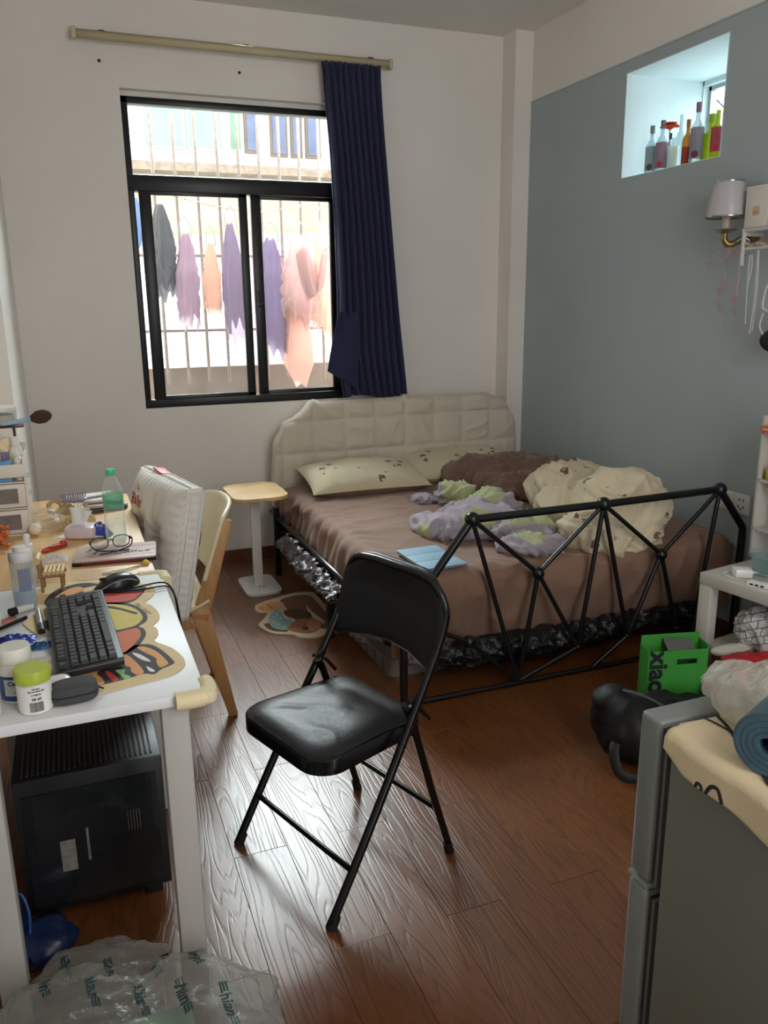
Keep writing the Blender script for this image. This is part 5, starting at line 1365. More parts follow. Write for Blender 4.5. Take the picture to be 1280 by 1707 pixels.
# usb cable
t = thing('charging_cable', 'cream charging cable with a yellow tie near the desk seam', 'cable', (0, 0, TZ))
q0, q1, q2 = atz(172, 955, TZ+0.004), atz(210, 948, TZ+0.004), atz(243, 939, TZ+0.004)
dq = (atz(184, 953, TZ+0.004)-q0)
box('plug', (q0.x+dq.x/2, q0.y+dq.y/2, 0.005), (0.026, 0.010, 0.005), M_wcap, t, bevel=0.001, rot=Euler((0, 0, math.atan2(dq.y, dq.x))).to_matrix())
tube('wire', [(q0.x+dq.x, q0.y+dq.y, 0.004), (q1.x, q1.y, 0.003), (q2.x, q2.y, 0.005)], 0.0016, mat('cream_cable', (170, 150, 110)), t, seg=6, sub=4)
tube('wire', [(q2.x, q2.y, 0.004), (q1.x+0.01, q1.y-0.01, 0.003), (q0.x+0.04, q0.y-0.008, 0.003)], 0.0016, mat('cream_cable', (170, 150, 110)), t, seg=6, sub=4)
lathe('yellow_tie', [(0, 0), (0.010, 0.002), (0.012, 0.008), (0.006, 0.014), (0, 0.015)], mat('yellow_rubber', (210, 184, 84)), t, (q2.x, q2.y, 0.0), seg=9)

# drawer organiser
M_org = mat('ivory_plastic', (216, 208, 196), rough=0.4, var=0.02)
M_smoke = mat('smoky_clear_front', (150, 142, 142), rough=0.15, alpha=0.45, thin=True, var=0.3, vscale=20)
og = thing('drawer_organizer', 'ivory desktop drawer unit with open cosmetics tray on top', 'drawer unit', (-0.285, 3.06, TZ))
ow, od_, oh = 0.25, 0.22, 0.245
box('side_wall', (ow/2-0.004, 0, oh/2+0.01), (0.006, od_, oh+0.02), M_org, og, bevel=0.002)
box('side_wall', (-ow/2+0.004, 0, oh/2+0.01), (0.006, od_, oh+0.02), M_org, og, bevel=0.002)
box('rear_wall', (0, od_/2-0.003, oh/2+0.02), (ow, 0.005, oh+0.05), M_org, og)
for z in (0.003, 0.095, 0.185): box('shelf', (0, 0, z), (ow-0.012, od_, 0.005), M_org, og)
box('top_lip', (0, -od_/2, 0.225), (ow, 0.005, 0.045), M_org, og, bevel=0.002)
for z0, z1 in ((0.10, 0.180), (0.008, 0.090)):
    d = box('drawer', (0, -od_/2+0.001, (z0+z1)/2), (ow-0.014, 0.006, z1-z0), M_org, og, bevel=0.002)
    box('window_panel', (0.0, -od_/2-0.003, (z0+z1)/2), (ow-0.06, 0.003, (z1-z0)-0.03), M_smoke, d)
    tube('handle', [(-0.02, -od_/2-0.004, z1-0.008), (0, -od_/2-0.012, z1-0.008), (0.02, -od_/2-0.004, z1-0.008)], 0.002, M_org, d, seg=6)
for z in (0.02, 0.08, 0.14, 0.20): lathe('side_hook', [(0, 0), (0.008, 0.001), (0.009, 0.007), (0.004, 0.010), (0, 0.010)], M_clear, og, (ow/2, -0.07, z), Euler((0, pi/2, 0)), seg=12)
lab_z = TZ+0.19
OT = TZ+0.188
def bottle(name, label, c, prof, m, capp=None, mc=None, cat='bottle', rot=None):
    t = thing(name, label, cat, c)
    if rot: t.rotation_euler = rot
    lathe('bottle_body', prof, m, t, seg=24)
    if capp: lathe('cap', capp, mc or M_wcap, t, seg=24)
    return t
bottle('cosmetic_bottle', 'white bottle with round neck standing in the tray of the drawer unit', (-0.185, 3.04, OT), [(0, 0), (0.022, 0.001), (0.023, 0.005), (0.023, 0.085), (0.016, 0.105), (0.010, 0.110)], M_wjar, [(0.010, 0.108), (0.0135, 0.110), (0.0135, 0.135), (0.010, 0.140), (0, 0.141)])
bottle('roll_on_tube', 'white dome-topped tube at the front of the tray', (-0.178, 2.985, OT), [(0, 0), (0.017, 0.001), (0.018, 0.05), (0.016, 0.068), (0.009, 0.078), (0, 0.081)], M_wjar)
t = thing('cream_box', 'small blue and white box at the front of the cosmetics tray', 'box', (-0.250, 2.97, OT))
box('carton', (0, 0, 0.035), (0.095, 0.03, 0.07), mat('blue_carton', (84, 150, 196), rough=0.5, var=0.05), t, bevel=0.001)
box('white_print', (0.0, -0.0155, 0.052), (0.05, 0.001, 0.012), M_wcap, t)
bottle('lip_tube', 'purple capped tube standing behind the blue box', (-0.222, 3.005, OT), [(0, 0), (0.011, 0.001), (0.011, 0.06)], M_wcap, [(0.0115, 0.058), (0.0115, 0.092), (0.010, 0.094), (0, 0.094)], mat('purple_cap', (122, 106, 150), rough=0.4), 'tube')
bagblob('sachet_bag', 'pale yellow crinkled sachet at the left of the tray', 'sachet', [((-0.235, 3.07, OT+0.075), (0.035, 0.02, 0.055), (0, 0, 0.2)), ((-0.215, 3.07, OT+0.11), (0.03, 0.015, 0.03), (0, 0.3, 0))], 0.006, 0.010, mat('pale_yellow_film', (224, 208, 166), rough=0.4, var=0.1), 2, OT)
t = thing('cotton_tub', 'round clear tub of cotton pads on top of the drawer unit', 'tub', (-0.225, 3.12, OT+0.185-0.012))
lathe('tub_wall', [(0, 0), (0.050, 0.001), (0.052, 0.05), (0.054, 0.055), (0.052, 0.060)], M_clear, t, seg=30)
lathe('cotton_pads', [(0, 0.003), (0.044, 0.004), (0.046, 0.036), (0, 0.040)], mat('beige_pads', (206, 192, 172), rough=0.9, var=0.15, vscale=60, bump=0.5), t, seg=24)
lathe('lid', [(0.055, 0.052), (0.056, 0.062), (0, 0.063)], M_wcap, t, seg=30)
rk = thing('tray_rack', 'dark rack at the back of the drawer unit holding the tub', 'rack', (-0.27, 3.13, OT))
box('rack_top', (0.0, 0, 0.166), (0.23, 0.07, 0.006), mat('brown_rack', (70, 46, 40), rough=0.5), rk, bevel=0.002)
for x in (-0.10, 0.08): box('rack_leg', (x, 0.02, 0.082), (0.008, 0.02, 0.164), mat('brown_rack', (70, 46, 40)), rk)
t = thing('makeup_brush', 'makeup brush with brown bristles and pale blue ferrule atop the drawer unit', 'makeup brush', (-0.150, 3.06, OT+0.192))
t.rotation_euler = (0, radians(80), radians(-8))
lathe('bristle_head', [(0, 0.095), (0.014, 0.088), (0.024, 0.068), (0.023, 0.045), (0.010, 0.022), (0.0, 0.02)], mat('brown_bristles', (74, 46, 38), rough=0.9, bump=0.6, bscale=300), t, seg=24)
lathe('ferrule', [(0, -0.004), (0.008, -0.003), (0.009, 0.015), (0.012, 0.024), (0, 0.025)], mat('pale_blue_metal', (150, 180, 196), rough=0.3), t, seg=20)
lathe('brush_handle', [(0, -0.075), (0.005, -0.07), (0.008, -0.003), (0, -0.003)], mat('pale_blue_metal', (150, 180, 196)), t, seg=16)
bm = bmesh.new()
random.seed(3)
for i in range(60):
    a = i*0.55; bmesh.ops.create_icosphere(bm, subdivisions=1, radius=0.006, matrix=Matrix.Translation((-0.245+0.018*cos(a)+random.uniform(-0.004, 0.004), 2.80+0.035*sin(a*0.7), TZ+0.008+0.0011*i)))
bd_ = from_bm('bead_string', bm, mat('amber_beads', (196, 96, 44), rough=0.2, var=0.7, vscale=60), None, True); tag(bd_, 'heap of shiny amber and dark beads at the left edge of the wooden desk', 'beads')

# under the desk
M_pc = mat('black_pc_case', (24, 24, 26), rough=0.4, var=0.05)
pc = thing('computer_tower', 'black mesh computer tower on its side under the white desk', 'computer', (-0.045, 2.12, 0))
box('case', (0, 0, 0.225), (0.345, 0.44, 0.37), M_pc, pc, bevel=0.004)
for x in (-0.13, 0.13):
    for y in (-0.18, 0.18): box('case_foot', (x, y, 0.02), (0.04, 0.03, 0.04), M_pc, pc)
bm = bmesh.new()
for i in range(26):
    bm_box(bm, (-0.150+i*0.012, -0.02, 0.4115), (0.004, 0.36, 0.003))
o = from_bm('mesh_ribs', bm, mat('mesh_grey', (48, 48, 50), rough=0.5), pc); o['kind'] = 'stuff'
box('front_glass', (0, -0.2225, 0.215), (0.31, 0.004, 0.31), mat('tinted_glass', (30, 31, 34), rough=0.08, var=0, spec=0.8), pc)
box('light_panel', (-0.065, -0.2255, 0.19), (0.035, 0.002, 0.085), mat('worn_grey_panel', (116, 112, 104), rough=0.6, var=0.3, vscale=60), pc)
box('light_panel', (-0.018, -0.2255, 0.21), (0.006, 0.002, 0.09), mat('worn_grey_panel', (116, 112, 104)), pc)
for i in range(5): box('vent_slot', (0.08+i*0.007, -0.2255, 0.25), (0.0022, 0.002, 0.055), mat('vent_grey', (80, 80, 80)), pc)
M_cab = mat('grey_cable', (52, 48, 46), rough=0.6)
for i, (x0, y0, z0, x1, z1) in enumerate(((-0.255, 1.88, 0.42, -0.275, 0.1), (-0.265, 1.90, 0.40, -0.25, 0.14), (-0.28, 1.86, 0.38, -0.245, 0.2))):
    t = tube('power_cable', [(x0, y0, z0), (x0+0.02, y0-0.02, (z0+z1)/2+0.04), (x1-0.01, y0, (z0+z1)/2-0.05), (x1, y0, 0.004)], 0.004, M_cab, None, seg=8, sub=6)
    tag(t, ('outermost grey power cable at the left of the computer tower', 'middle grey power cable at the left of the computer tower', 'innermost grey power cable touching the computer tower')[i], 'cable', 'power cables under the desk')
M_blue = mat('blue_plastic_sheet', (18, 36, 74), rough=0.35, var=0.2, vscale=10)
o = melt('blue_bag', [((-0.18, 1.80, 0.04), (0.07, 0.07, 0.04), (0, 0, 0)), ((-0.25, 1.86, 0.06), (0.03, 0.05, 0.06), (0, 0, 0))], 0.008, lambda p, n: 0.012*folds(p, 12, 2), M_blue, None, zmin=0.002); tag(o, 'dark blue plastic bag on the floor behind the big clear bag', 'bag')
t = tube('blue_cord', [(-0.23, 1.84, 0.07), (-0.235, 1.83, 0.14), (-0.22, 1.82, 0.17), (-0.205, 1.80, 0.13), (-0.21, 1.79, 0.06)], 0.003, mat('bright_blue', (40, 84, 150)), None, seg=6, sub=5); t.name = 'drawstring'; t.parent = o
# big translucent bag with green content, bottom left
M_bigbag = mat('milky_poly_bag', (206, 206, 200), rough=0.22, alpha=0.15, thin=True, var=0.0, spec=0.9, bump=0.9, bscale=18)
o = melt('poly_bag', [((-0.03, 1.24, 0.09), (0.27, 0.30, 0.10), (0, 0, 0.0)), ((-0.12, 1.38, 0.09), (0.20, 0.20, 0.11), (0, 0, 0)), ((0.10, 1.36, 0.08), (0.16, 0.20, 0.10), (0, 0, 0)), ((0.16, 1.16, 0.07), (0.12, 0.2, 0.08), (0, 0, 0)), ((-0.08, 1.60, 0.07), (0.16, 0.10, 0.055), (0, 0, 0.2)), ((0.20, 1.42, 0.05), (0.10, 0.12, 0.05), (0, 0, 0.3))],
         0.012, lambda p, n: 0.030*(folds(Vector((p.x*0.5, p.y*1.6, p.z)), 5.5, 2)-0.35)+0.006*ridge(p, 22, 4), M_bigbag, None, zmin=0.002, smooth_it=2)
tag(o, 'large crumpled translucent plastic bag with repeated green lettering, on the floor', 'plastic bag')
BIG = o
M_gtxt = mat('dark_green_print', (52, 92, 92), rough=0.6, var=0)
from mathutils.bvhtree import BVHTree
def project_text(obj, s, size, x, y, rz, m, bold=0.0):
    bvh = BVHTree.FromPolygons([v.co.copy() for v in obj.data.vertices], [tuple(p.vertices) for p in obj.data.polygons])
    o = text('lettering', s, size, Matrix.Translation((x, y, 0)) @ Matrix.Rotation(rz, 4, 'Z'), m, obj, depth=0.0001, bold=bold)
    for v in o.data.vertices:
        h = bvh.ray_cast(Vector((v.co.x, v.co.y, 1.0)), Vector((0, 0, -1)))
        v.co.z = (h[0].z if h[0] else 0.1) + 0.0012
    return o
for i, (px, py) in enumerate(((325, 1583), (255, 1590), (180, 1590), (105, 1590), (275, 1555), (40, 1580), (305, 1660), (235, 1665), (155, 1660), (380, 1665), (75, 1650))):
    q = atz(px, py, 0.17)
    project_text(BIG, '\u2261hian\u2261' if i != 4 else 'n\u2261', 0.034, q.x, q.y, radians(-84), M_gtxt, 0.0006)
gb = thing('green_carton', 'pale green carton inside the translucent bag', 'carton', (-0.02, 1.26, 0.0))
box('carton', (0, 0, 0.065), (0.26, 0.30, 0.12), mat('sage_carton', (104, 150, 120), rough=0.7, var=0.05), gb, bevel=0.004)
box('pale_patch', (0.09, -0.09, 0.127), (0.05, 0.05, 0.003), mat('cream_patch', (206, 200, 160)), gb)
# ================================================================== FRIDGE
M_frg = mat('grey_green_enamel', (112, 114, 104), rough=0.42, var=0.03, vscale=3, bump=0.04, bscale=300)
M_frd = mat('silver_grey_door', (132, 136, 134), rough=0.36, var=0.03, metal=0.15)
M_gask = mat('dark_gasket', (40, 42, 42), rough=0.7, var=0)
M_gask2 = mat('pale_gasket', (96, 96, 94), rough=0.6, var=0)
FX0, FX1, FY0, FY1, FH = 0.822, 1.30, 0.40, 0.905, 0.850
fr = thing('refrigerator', 'small grey two-door refrigerator with a cloth draped over it', 'refrigerator', ((FX0+FX1)/2, (FY0+FY1)/2, 0))
w_, d_ = FX1-FX0, FY1-FY0
box('cabinet', (0, -0.004, FH/2+0.005), (w_, d_-0.008, FH-0.03), M_frg, fr, bevel=0.004)
box('top_cap', (0, -0.0, FH-0.012), (w_+0.004, d_+0.004, 0.024), M_frg, fr, bevel=0.006, seg=3)
for x in (-0.18, 0.18):
    for y in (-0.18, 0.18): lathe('levelling_foot', [(0, 0), (0.018, 0), (0.016, 0.022), (0, 0.022)], M_gask, fr, (x, y, 0), seg=12)
for z0, z1 in ((0.035, 0.538), (0.552, FH+0.002)):
    dd = box('door', (0, d_/2+0.045, (z0+z1)/2), (w_, 0.050, z1-z0), M_frd, fr, bevel=0.009, seg=3)
    box('gasket', (0, d_/2+0.0135, (z0+z1)/2), (w_-0.012, 0.010, z1-z0-0.02), M_gask, dd)
    box('gasket', (0, d_/2+0.0045, (z0+z1)/2), (w_-0.004, 0.006, z1-z0-0.012), M_gask2, dd)
box('hinge_strip', (-w_/2+0.02, d_/2+0.045, 0.545), (0.04, 0.05, 0.006), mat('clear_strip', (150, 158, 154), rough=0.3), fr)

# cloth over the fridge
M_cl = mat('cream_table_cloth', (214, 196, 160), rough=0.8, var=0.04, vscale=8, bump=0.1, bscale=200, sheen=0.1)
M_cl2 = mat('bluegrey_cloth_part', (150, 150, 160), rough=0.8, var=0.04)
cf = thing('fridge_cloth', 'cream cloth with bold black curved lines draped over the refrigerator', 'cloth', (0, 0, 0))
def cloth_fn(u, v):
    # v: from the far corner toward the viewer; u: 0 = on top far inside, 1 = hem on the side
    y = 0.905 - 0.50*v
    top_w = 0.46
    drop = 0.028 + 0.012*min(1, v/0.1) + 0.030*v**1.0*1.2 + 0.006*noise.noise(Vector((v*5, 1, 0)))
    L_ = top_w + drop; s = u*L_
    R0 = 0.010
    if s < top_w - R0: x, z = FX0 + (top_w - s), FH + 0.0035
    else:
        t = s - (top_w-R0)
        if t < R0*1.57: a = t/R0; x, z = FX0 + R0 - (R0+0.004)*sin(a), FH + 0.0035 - R0 + R0*cos(a)
        else: x, z = FX0 - 0.006 - 0.004*(t/0.06), FH + 0.0035 - R0 - (t-R0*1.57)
    if s < top_w-0.02:
        z += 0.004*ridge((x*2, y*2, 0), 3.5, 2)
        if v < 0.02: y += 0.0
    else: x -= 0.004*(0.5+0.5*sin(y*40))*(u if u > 0.9 else 0)
    y -= 0.03*(1-u)*(1-v)*0 
    return Vector((x, y, z))
def cloth_fn2(u, v):
    p = cloth_fn(u, v); return p
grid_surface('cloth', 120, 60, cloth_fn, M_cl, cf, thickness=0.0015)
M_line = mat('black_print_line', (38, 36, 38), rough=0.8, var=0)
def print_line(pts, wd_, nm='printed_line', m=None):
    """pts in (u,v) cloth space"""
    P = smooth_path([Vector((a, b_, 0)) for a, b_ in pts], 8)
    vs = []; fs = []
    for i, p in enumerate(P):
        a = P[max(0, i-1)]; b_ = P[min(len(P)-1, i+1)]; d = (b_-a); d = Vector((-d.y, d.x, 0)).normalized()
        for s in (-1, 1):
            q = p + Vector((d.x*wd_/0.5, d.y*wd_/0.5, 0))*s*0.5
            u_, v_ = min(1, max(0, q.x)), min(1, max(0, q.y))
            c = cloth_fn(u_, v_); e1 = cloth_fn(min(1, u_+0.01), v_)-cloth_fn(max(0, u_-0.01), v_)
            n = Vector((-abs(e1.z), 0, abs(e1.x))); n = n.normalized() if n.length > 1e-6 else Vector((0, 0, 1))
            vs.append(c + n*0.0022)
    for i in range(len(P)-1): fs.append((2*i, 2*i+1, 2*i+3, 2*i+2))
    raw(nm, vs, fs, m or M_line, cf)
def cuv(px, py):
    p = atz(px, py, FH+0.004); top_w = 0.46
    x = p.x
    return ((top_w-(x-FX0))/0.525, (0.905-p.y)/0.50)
print_line([cuv(1128, 1207), cuv(1146, 1205), cuv(1172, 1212), cuv(1203, 1224)], 0.004)
print_line([cuv(1166, 1196), cuv(1190, 1212), cuv(1208, 1228), cuv(1222, 1250), cuv(1246, 1278), cuv(1256, 1296), (0.90, 0.50), (0.95, 0.56), (1.0, 0.60)], 0.007)
print_line([cuv(1252, 1284), cuv(1262, 1286), cuv(1272, 1290), cuv(1278, 1296)], 0.005)
print_line([cuv(1280, 1300), cuv(1273, 1306), cuv(1276, 1316), cuv(1282, 1322)], 0.006)
print_line([(1.0, 0.16), (0.985, 0.165), (0.985, 0.18), (1.0, 0.185)], 0.005)
print_line([(1.0, 0.20), (0.97, 0.215), (0.965, 0.24), (1.0, 0.26)], 0.006)
# clear bag with blue roll on the fridge
M_tealr = mat('teal_film_roll', (62, 92, 106), rough=0.35, var=0.12, vscale=40, spec=0.6)
rc = atz(1279, 1236, 0.912)
t = thing('film_roll', 'roll of teal plastic film inside the clear bag on the refrigerator', 'film roll', (rc.x+0.065, rc.y+0.028, FH+0.054))
prof = [(0.012, -0.07)]
for i in range(8):
    r = 0.014+i*0.0042; prof += [(r, -0.070+0.0012*(i % 2)), (r+0.0042, -0.070+0.0012*(i % 2))]
prof += [(0.048, 0.07), (0.012, 0.07), (0.012, -0.07)]
lathe('roll_body', prof, M_tealr, t, (0, 0, 0), Euler((radians(-90), 0, radians(-66))), seg=40)
M_cbag = mat('crinkled_shiny_bag', (222, 220, 210), rough=0.2, alpha=0.34, thin=True, var=0.0, spec=0.8, bump=0.9, bscale=40)
o = melt('clear_bag', [((0.965, 0.86, FH+0.045), (0.075, 0.08, 0.045), (0, 0, 0.2)), ((0.98, 0.93, FH+0.035), (0.06, 0.05, 0.034), (0, 0, 0)), ((1.06, 0.88, FH+0.04), (0.09, 0.08, 0.042), (0, 0, 0)), ((0.935, 0.82, FH+0.035), (0.045, 0.05, 0.035), (0, 0, 0)), ((0.99, 0.83, FH+0.075), (0.10, 0.05, 0.045), (0, 0, 0.3))],
         0.008, lambda p, n: 0.018*(folds(Vector((p.x*1.2, p.y*0.6, p.z)), 13, 5)-0.35), M_cbag, None, zmin=FH+0.0045, smooth_it=1)
tag(o, 'crinkled clear plastic bag lying on the cloth of the refrigerator', 'plastic bag')

# ================================================================== SIDE TABLE right with shelf
M_wlam = mat('white_laminate', (190, 184, 174), rough=0.45, var=0.03)
lt = thing('low_table', 'white low table with a lower shelf beside the bed foot, cluttered', 'table', (2.158, 2.285, 0), radians(9))
# local: +x to the wall, -y toward the viewer
TW, TL = 0.46, 1.05
box('table_top', (TW/2, -TL/2, 0.480), (TW, TL, 0.045), M_wlam, lt, bevel=0.003)
for x in (0.026, TW-0.026):
    for y in (-0.026, -TL+0.026): box('leg', (x, y, 0.229), (0.05, 0.05, 0.458), M_wlam, lt, bevel=0.002)
box('lower_shelf', (TW/2, -TL/2, 0.215), (TW-0.05, TL-0.06, 0.018), M_wlam, lt, bevel=0.001)
TT = 0.5025
# bookshelf on the table
bsf = thing('bookshelf', 'slim white open bookshelf standing on the low table against the wall', 'bookshelf', (2.478, 2.372, TT))
BL = 0.75
box('side_panel', (0.10, -0.006, 0.281), (0.20, 0.012, 0.562), M_wlam, bsf, bevel=0.001)
box('side_panel', (0.10, -BL, 0.281), (0.20, 0.012, 0.562), M_wlam, bsf, bevel=0.001)
box('rear_panel', (0.203, -BL/2, 0.281), (0.006, BL, 0.562), M_wlam, bsf)
for z in (0.008, 0.118, 0.312, 0.496): box('shelf', (0.10, -BL/2, z), (0.20, BL-0.012, 0.010), M_wlam, bsf)
def bk(name, label, cat, y, z, s, col, rot=0.0, x=0.07):
    o = thing(name, label, cat, (2.478+x, 2.372+y, TT+z)); o.rotation_euler = (rot, 0, 0)
    m = mat('print_%d_%d_%d' % col, col, rough=0.5, var=0.05)
    if cat == 'book':
        box('cover', (-0.0, s[1]/2-0.001, s[2]/2), (s[0], 0.002, s[2]), m, o); box('cover', (0, -s[1]/2+0.001, s[2]/2), (s[0], 0.002, s[2]), m, o)
        box('spine', (-s[0]/2, 0, s[2]/2), (0.002, s[1], s[2]), m, o)
        box('pages', (0.002, 0, s[2]/2), (s[0]-0.004, s[1]-0.004, s[2]-0.004), mat('paper_block', (214, 206, 186)), o)
    else:
        box('carton', (0, 0, s[2]/2), s, m, o, bevel=0.001)
        box('print_band', (-s[0]/2-0.0006, 0, s[2]*0.55), (0.001, s[1]*0.6, s[2]*0.2), M_wcap, o)
    return o
bk('book', 'red book leaning on the second shelf of the white bookshelf', 'book', -0.105, 0.318, (0.12, 0.016, 0.155), (150, 40, 34), 0.12)
bk('book', 'yellow book leaning beside the red book', 'book', -0.130, 0.318, (0.12, 0.016, 0.160), (214, 176, 70), 0.12)
bk('book', 'orange book leaning behind the yellow book', 'book', -0.155, 0.318, (0.12, 0.014, 0.158), (206, 110, 50), 0.12)
bk('small_box', 'yellow printed box at the front of the second shelf', 'box', -0.075, 0.3175, (0.09, 0.07, 0.048), (196, 160, 60), 0, 0.048) 
bk('small_box', 'orange printed box sticking out of the top shelf', 'box', -0.035, 0.5015, (0.12, 0.05, 0.024), (212, 104, 52), 0, 0.045)
bk('small_box', 'black case beside the orange box on the top shelf', 'box', -0.105, 0.5015, (0.12, 0.07, 0.030), (30, 30, 32), 0, 0.062)
M_irid = mat('iridescent_bag', (176, 204, 204), rough=0.15, alpha=0.22, thin=True, var=0.25, vscale=20, spec=0.8, bump=0.5, bscale=50)
bagblob('plastic_bag', 'clear bag of crinkled wrapping on the middle shelf of the bookshelf', 'plastic bag', [((2.56, 2.27, TT+0.185), (0.06, 0.05, 0.065), (0, 0, 0)), ((2.56, 2.20, TT+0.175), (0.06, 0.05, 0.05), (0, 0, 0))], 0.009, 0.014, M_irid, 6, TT+0.1245)
M_mag = mat('striped_magazine', (206, 186, 150), rough=0.4, var=0.4, vscale=30)
o = box('magazine', (2.575, 2.21, TT+0.272), (0.16, 0.24, 0.008), M_mag, None, rot=Euler((0.10, 0, 0.1)).to_matrix()); tag(o, 'coloured magazine lying slanted on the bag in the middle shelf', 'magazine')
# things on the low table
t = thing('power_adapter', 'white square power adapter with a cable on the low table', 'power adapter', (2.262, 2.185, TT), radians(-25))
box('adapter_body', (0, 0, 0.017), (0.062, 0.052, 0.032), M_gw, t, bevel=0.005)
box('plug', (0.038, 0, 0.017), (0.014, 0.016, 0.008), M_gw, t, bevel=0.002)
tube('cable', [(0.045, 0, 0.017), (0.09, -0.01, 0.006), (0.11, -0.07, 0.003), (0.05, -0.075, 0.003), (-0.04, -0.03, 0.003), (-0.055, 0.03, 0.003), (-0.02, 0.045, 0.003)], 0.0022, M_gw, t, seg=6, sub=6)
t = thing('usb_hub', 'flat white hub with dark ports, nearer than the adapter on the low table', 'usb hub', (2.232, 2.075, TT), radians(-68))
box('hub_body', (0, 0, 0.009), (0.075, 0.032, 0.016), M_wcap, t, bevel=0.002)
for i in range(3): box('port', (-0.02+i*0.019, -0.0165, 0.009), (0.012, 0.001, 0.006), M_rub, t)
M_cup = mat('clear_cup_plastic', (206, 226, 228), rough=0.1, alpha=0.10, thin=True, var=0.1, vscale=20, spec=0.9)
t = thing('clear_cup', 'clear iridescent plastic cup at the foot of the bookshelf', 'cup', (2.345, 2.17, TT))
lathe('cup_wall', [(0, 0.002), (0.034, 0.002), (0.036, 0.01), (0.046, 0.088), (0.048, 0.090), (0.044, 0.088), (0.034, 0.012)], M_cup, t, seg=28)
bagblob('clear_bag', 'crumpled clear bag beside the cup, cut by the right border', 'plastic bag', [((2.315, 2.035, TT+0.04), (0.05, 0.05, 0.04), (0, 0, 0)), ((2.33, 2.02, TT+0.075), (0.03, 0.03, 0.03), (0, 0, 0))], 0.008, 0.014, M_bag, 9, TT+0.001)
for i, pts in enumerate(([(2.24, 2.05), (2.27, 1.98), (2.33, 1.92), (2.31, 1.85)], [(2.20, 2.10), (2.21, 2.02), (2.26, 1.93), (2.24, 1.86)])):
    t = tube('white_cable', [(x, y, TT+0.0028+0.0005*i) for x, y in pts], 0.0024, M_gw if i else mat('grey_cable_2', (130, 126, 130)), None, seg=6, sub=6)
    tag(t, ('thin white cable' if i else 'grey cable')+' running along the low table from the hub', 'cable')
# under the table: bags
def grid_print():
    m = mat('grid_print_bag', (186, 186, 184), rough=0.3, var=0.08, bump=0.5, bscale=40)
    N, L, b = nodes_of(m)
    src = b.inputs['Base Color'].links[0].from_socket
    tc = N.new('ShaderNodeTexCoord'); mp = N.new('ShaderNodeMapping'); mp.inputs['Scale'].default_value = (0, 28, 30); mp.inputs['Rotation'].default_value = (0.5, 0, 0)
    br = N.new('ShaderNodeTexBrick'); br.inputs['Color1'].default_value = (1, 1, 1, 1); br.inputs['Color2'].default_value = (1, 1, 1, 1); br.inputs['Mortar'].default_value = (0.05, 0.05, 0.05, 1)
    br.inputs['Scale'].default_value = 1.0; br.inputs['Mortar Size'].default_value = 0.045; br.inputs['Brick Width'].default_value = 0.9; br.inputs['Row Height'].default_value = 0.8
    sw = N.new('ShaderNodeSeparateXYZ'); cb = N.new('ShaderNodeCombineXYZ')
    L.new(tc.outputs['Object'], mp.inputs['Vector']); L.new(mp.outputs[0], sw.inputs[0]); L.new(sw.outputs['Y'], cb.inputs[0]); L.new(sw.outputs['Z'], cb.inputs[1])
    L.new(cb.outputs[0], br.inputs['Vector'])
    mx = N.new('ShaderNodeMixRGB'); mx.blend_type = 'MULTIPLY'; mx.inputs[0].default_value = 0.85
    L.new(src, mx.inputs[1]); L.new(br.outputs['Color'], mx.inputs[2]); L.new(mx.outputs[0], b.inputs['Base Color'])
    return m
SZ = 0.2245
o = bagblob('printed_bag', 'white plastic bag with black grid print stuffed on the lower shelf', 'plastic bag', [((2.28, 2.10, SZ+0.09), (0.07, 0.09, 0.09), (0, 0, 0)), ((2.27, 2.00, SZ+0.08), (0.06, 0.08, 0.08), (0, 0, 0))], 0.009, 0.020, grid_print(), 4, SZ+0.001)
bagblob('net_bag', 'pinkish netted bag beside the grid print bag', 'bag', [((2.27, 1.86, SZ+0.07), (0.06, 0.06, 0.065), (0, 0, 0))], 0.009, 0.016, mat('pink_net', (176, 112, 104), rough=0.7, var=0.4, vscale=60, bump=0.6), 8, SZ+0.001)
bagblob('plastic_bag', 'pale lilac plastic bag at the right end of the lower shelf', 'plastic bag', [((2.30, 1.70, SZ+0.10), (0.08, 0.10, 0.10), (0, 0, 0))], 0.010, 0.020, mat('pale_lilac_bag', (186, 176, 178), rough=0.4, var=0.1, bump=0.4), 3, SZ+0.001)
# clutter box in front of the table
M_card = mat('dark_box', (40, 38, 40), rough=0.7, var=0.1)
cbx = thing('paper_carton', 'dark open carton full of papers in front of the low table', 'carton', (1.93, 1.72, 0), radians(9))
for (c, s) in (((0, 0.27, 0.085), (0.34, 0.01, 0.17)), ((0, -0.27, 0.085), (0.34, 0.01, 0.17)), ((0.17, 0, 0.085), (0.01, 0.55, 0.17)), ((-0.17, 0, 0.085), (0.01, 0.55, 0.17)), ((0, 0, 0.006), (0.34, 0.55, 0.012))):
    box('panel', c, s, M_card, cbx)
def slab(name, label, cat, px, z, th_, col, rough=0.6):
    pts = [atz(x, y, z) for x, y in px]
    c = sum(pts, Vector())/len(pts)
    o = prism(name, [(p.x-c.x, p.y-c.y) for p in pts], 0, th_, mat('pr_%d_%d_%d' % col, col, rough=rough, var=0.08, vscale=14)); o.location = (c.x, c.y, z-th_)
    tag(o, label, cat); return o
slab('paper_pile', 'grey white sheets lying on the carton beside the green box', 'papers', ((1177, 1124), (1216, 1096), (1246, 1098), (1272, 1132), (1236, 1146)), 0.20, 0.025, (138, 136, 132))
slab('paper_pile', 'pale folded paper at the right border below the red glove', 'papers', ((1268, 1122), (1300, 1116), (1320, 1140), (1276, 1140)), 0.235, 0.03, (150, 156, 150))
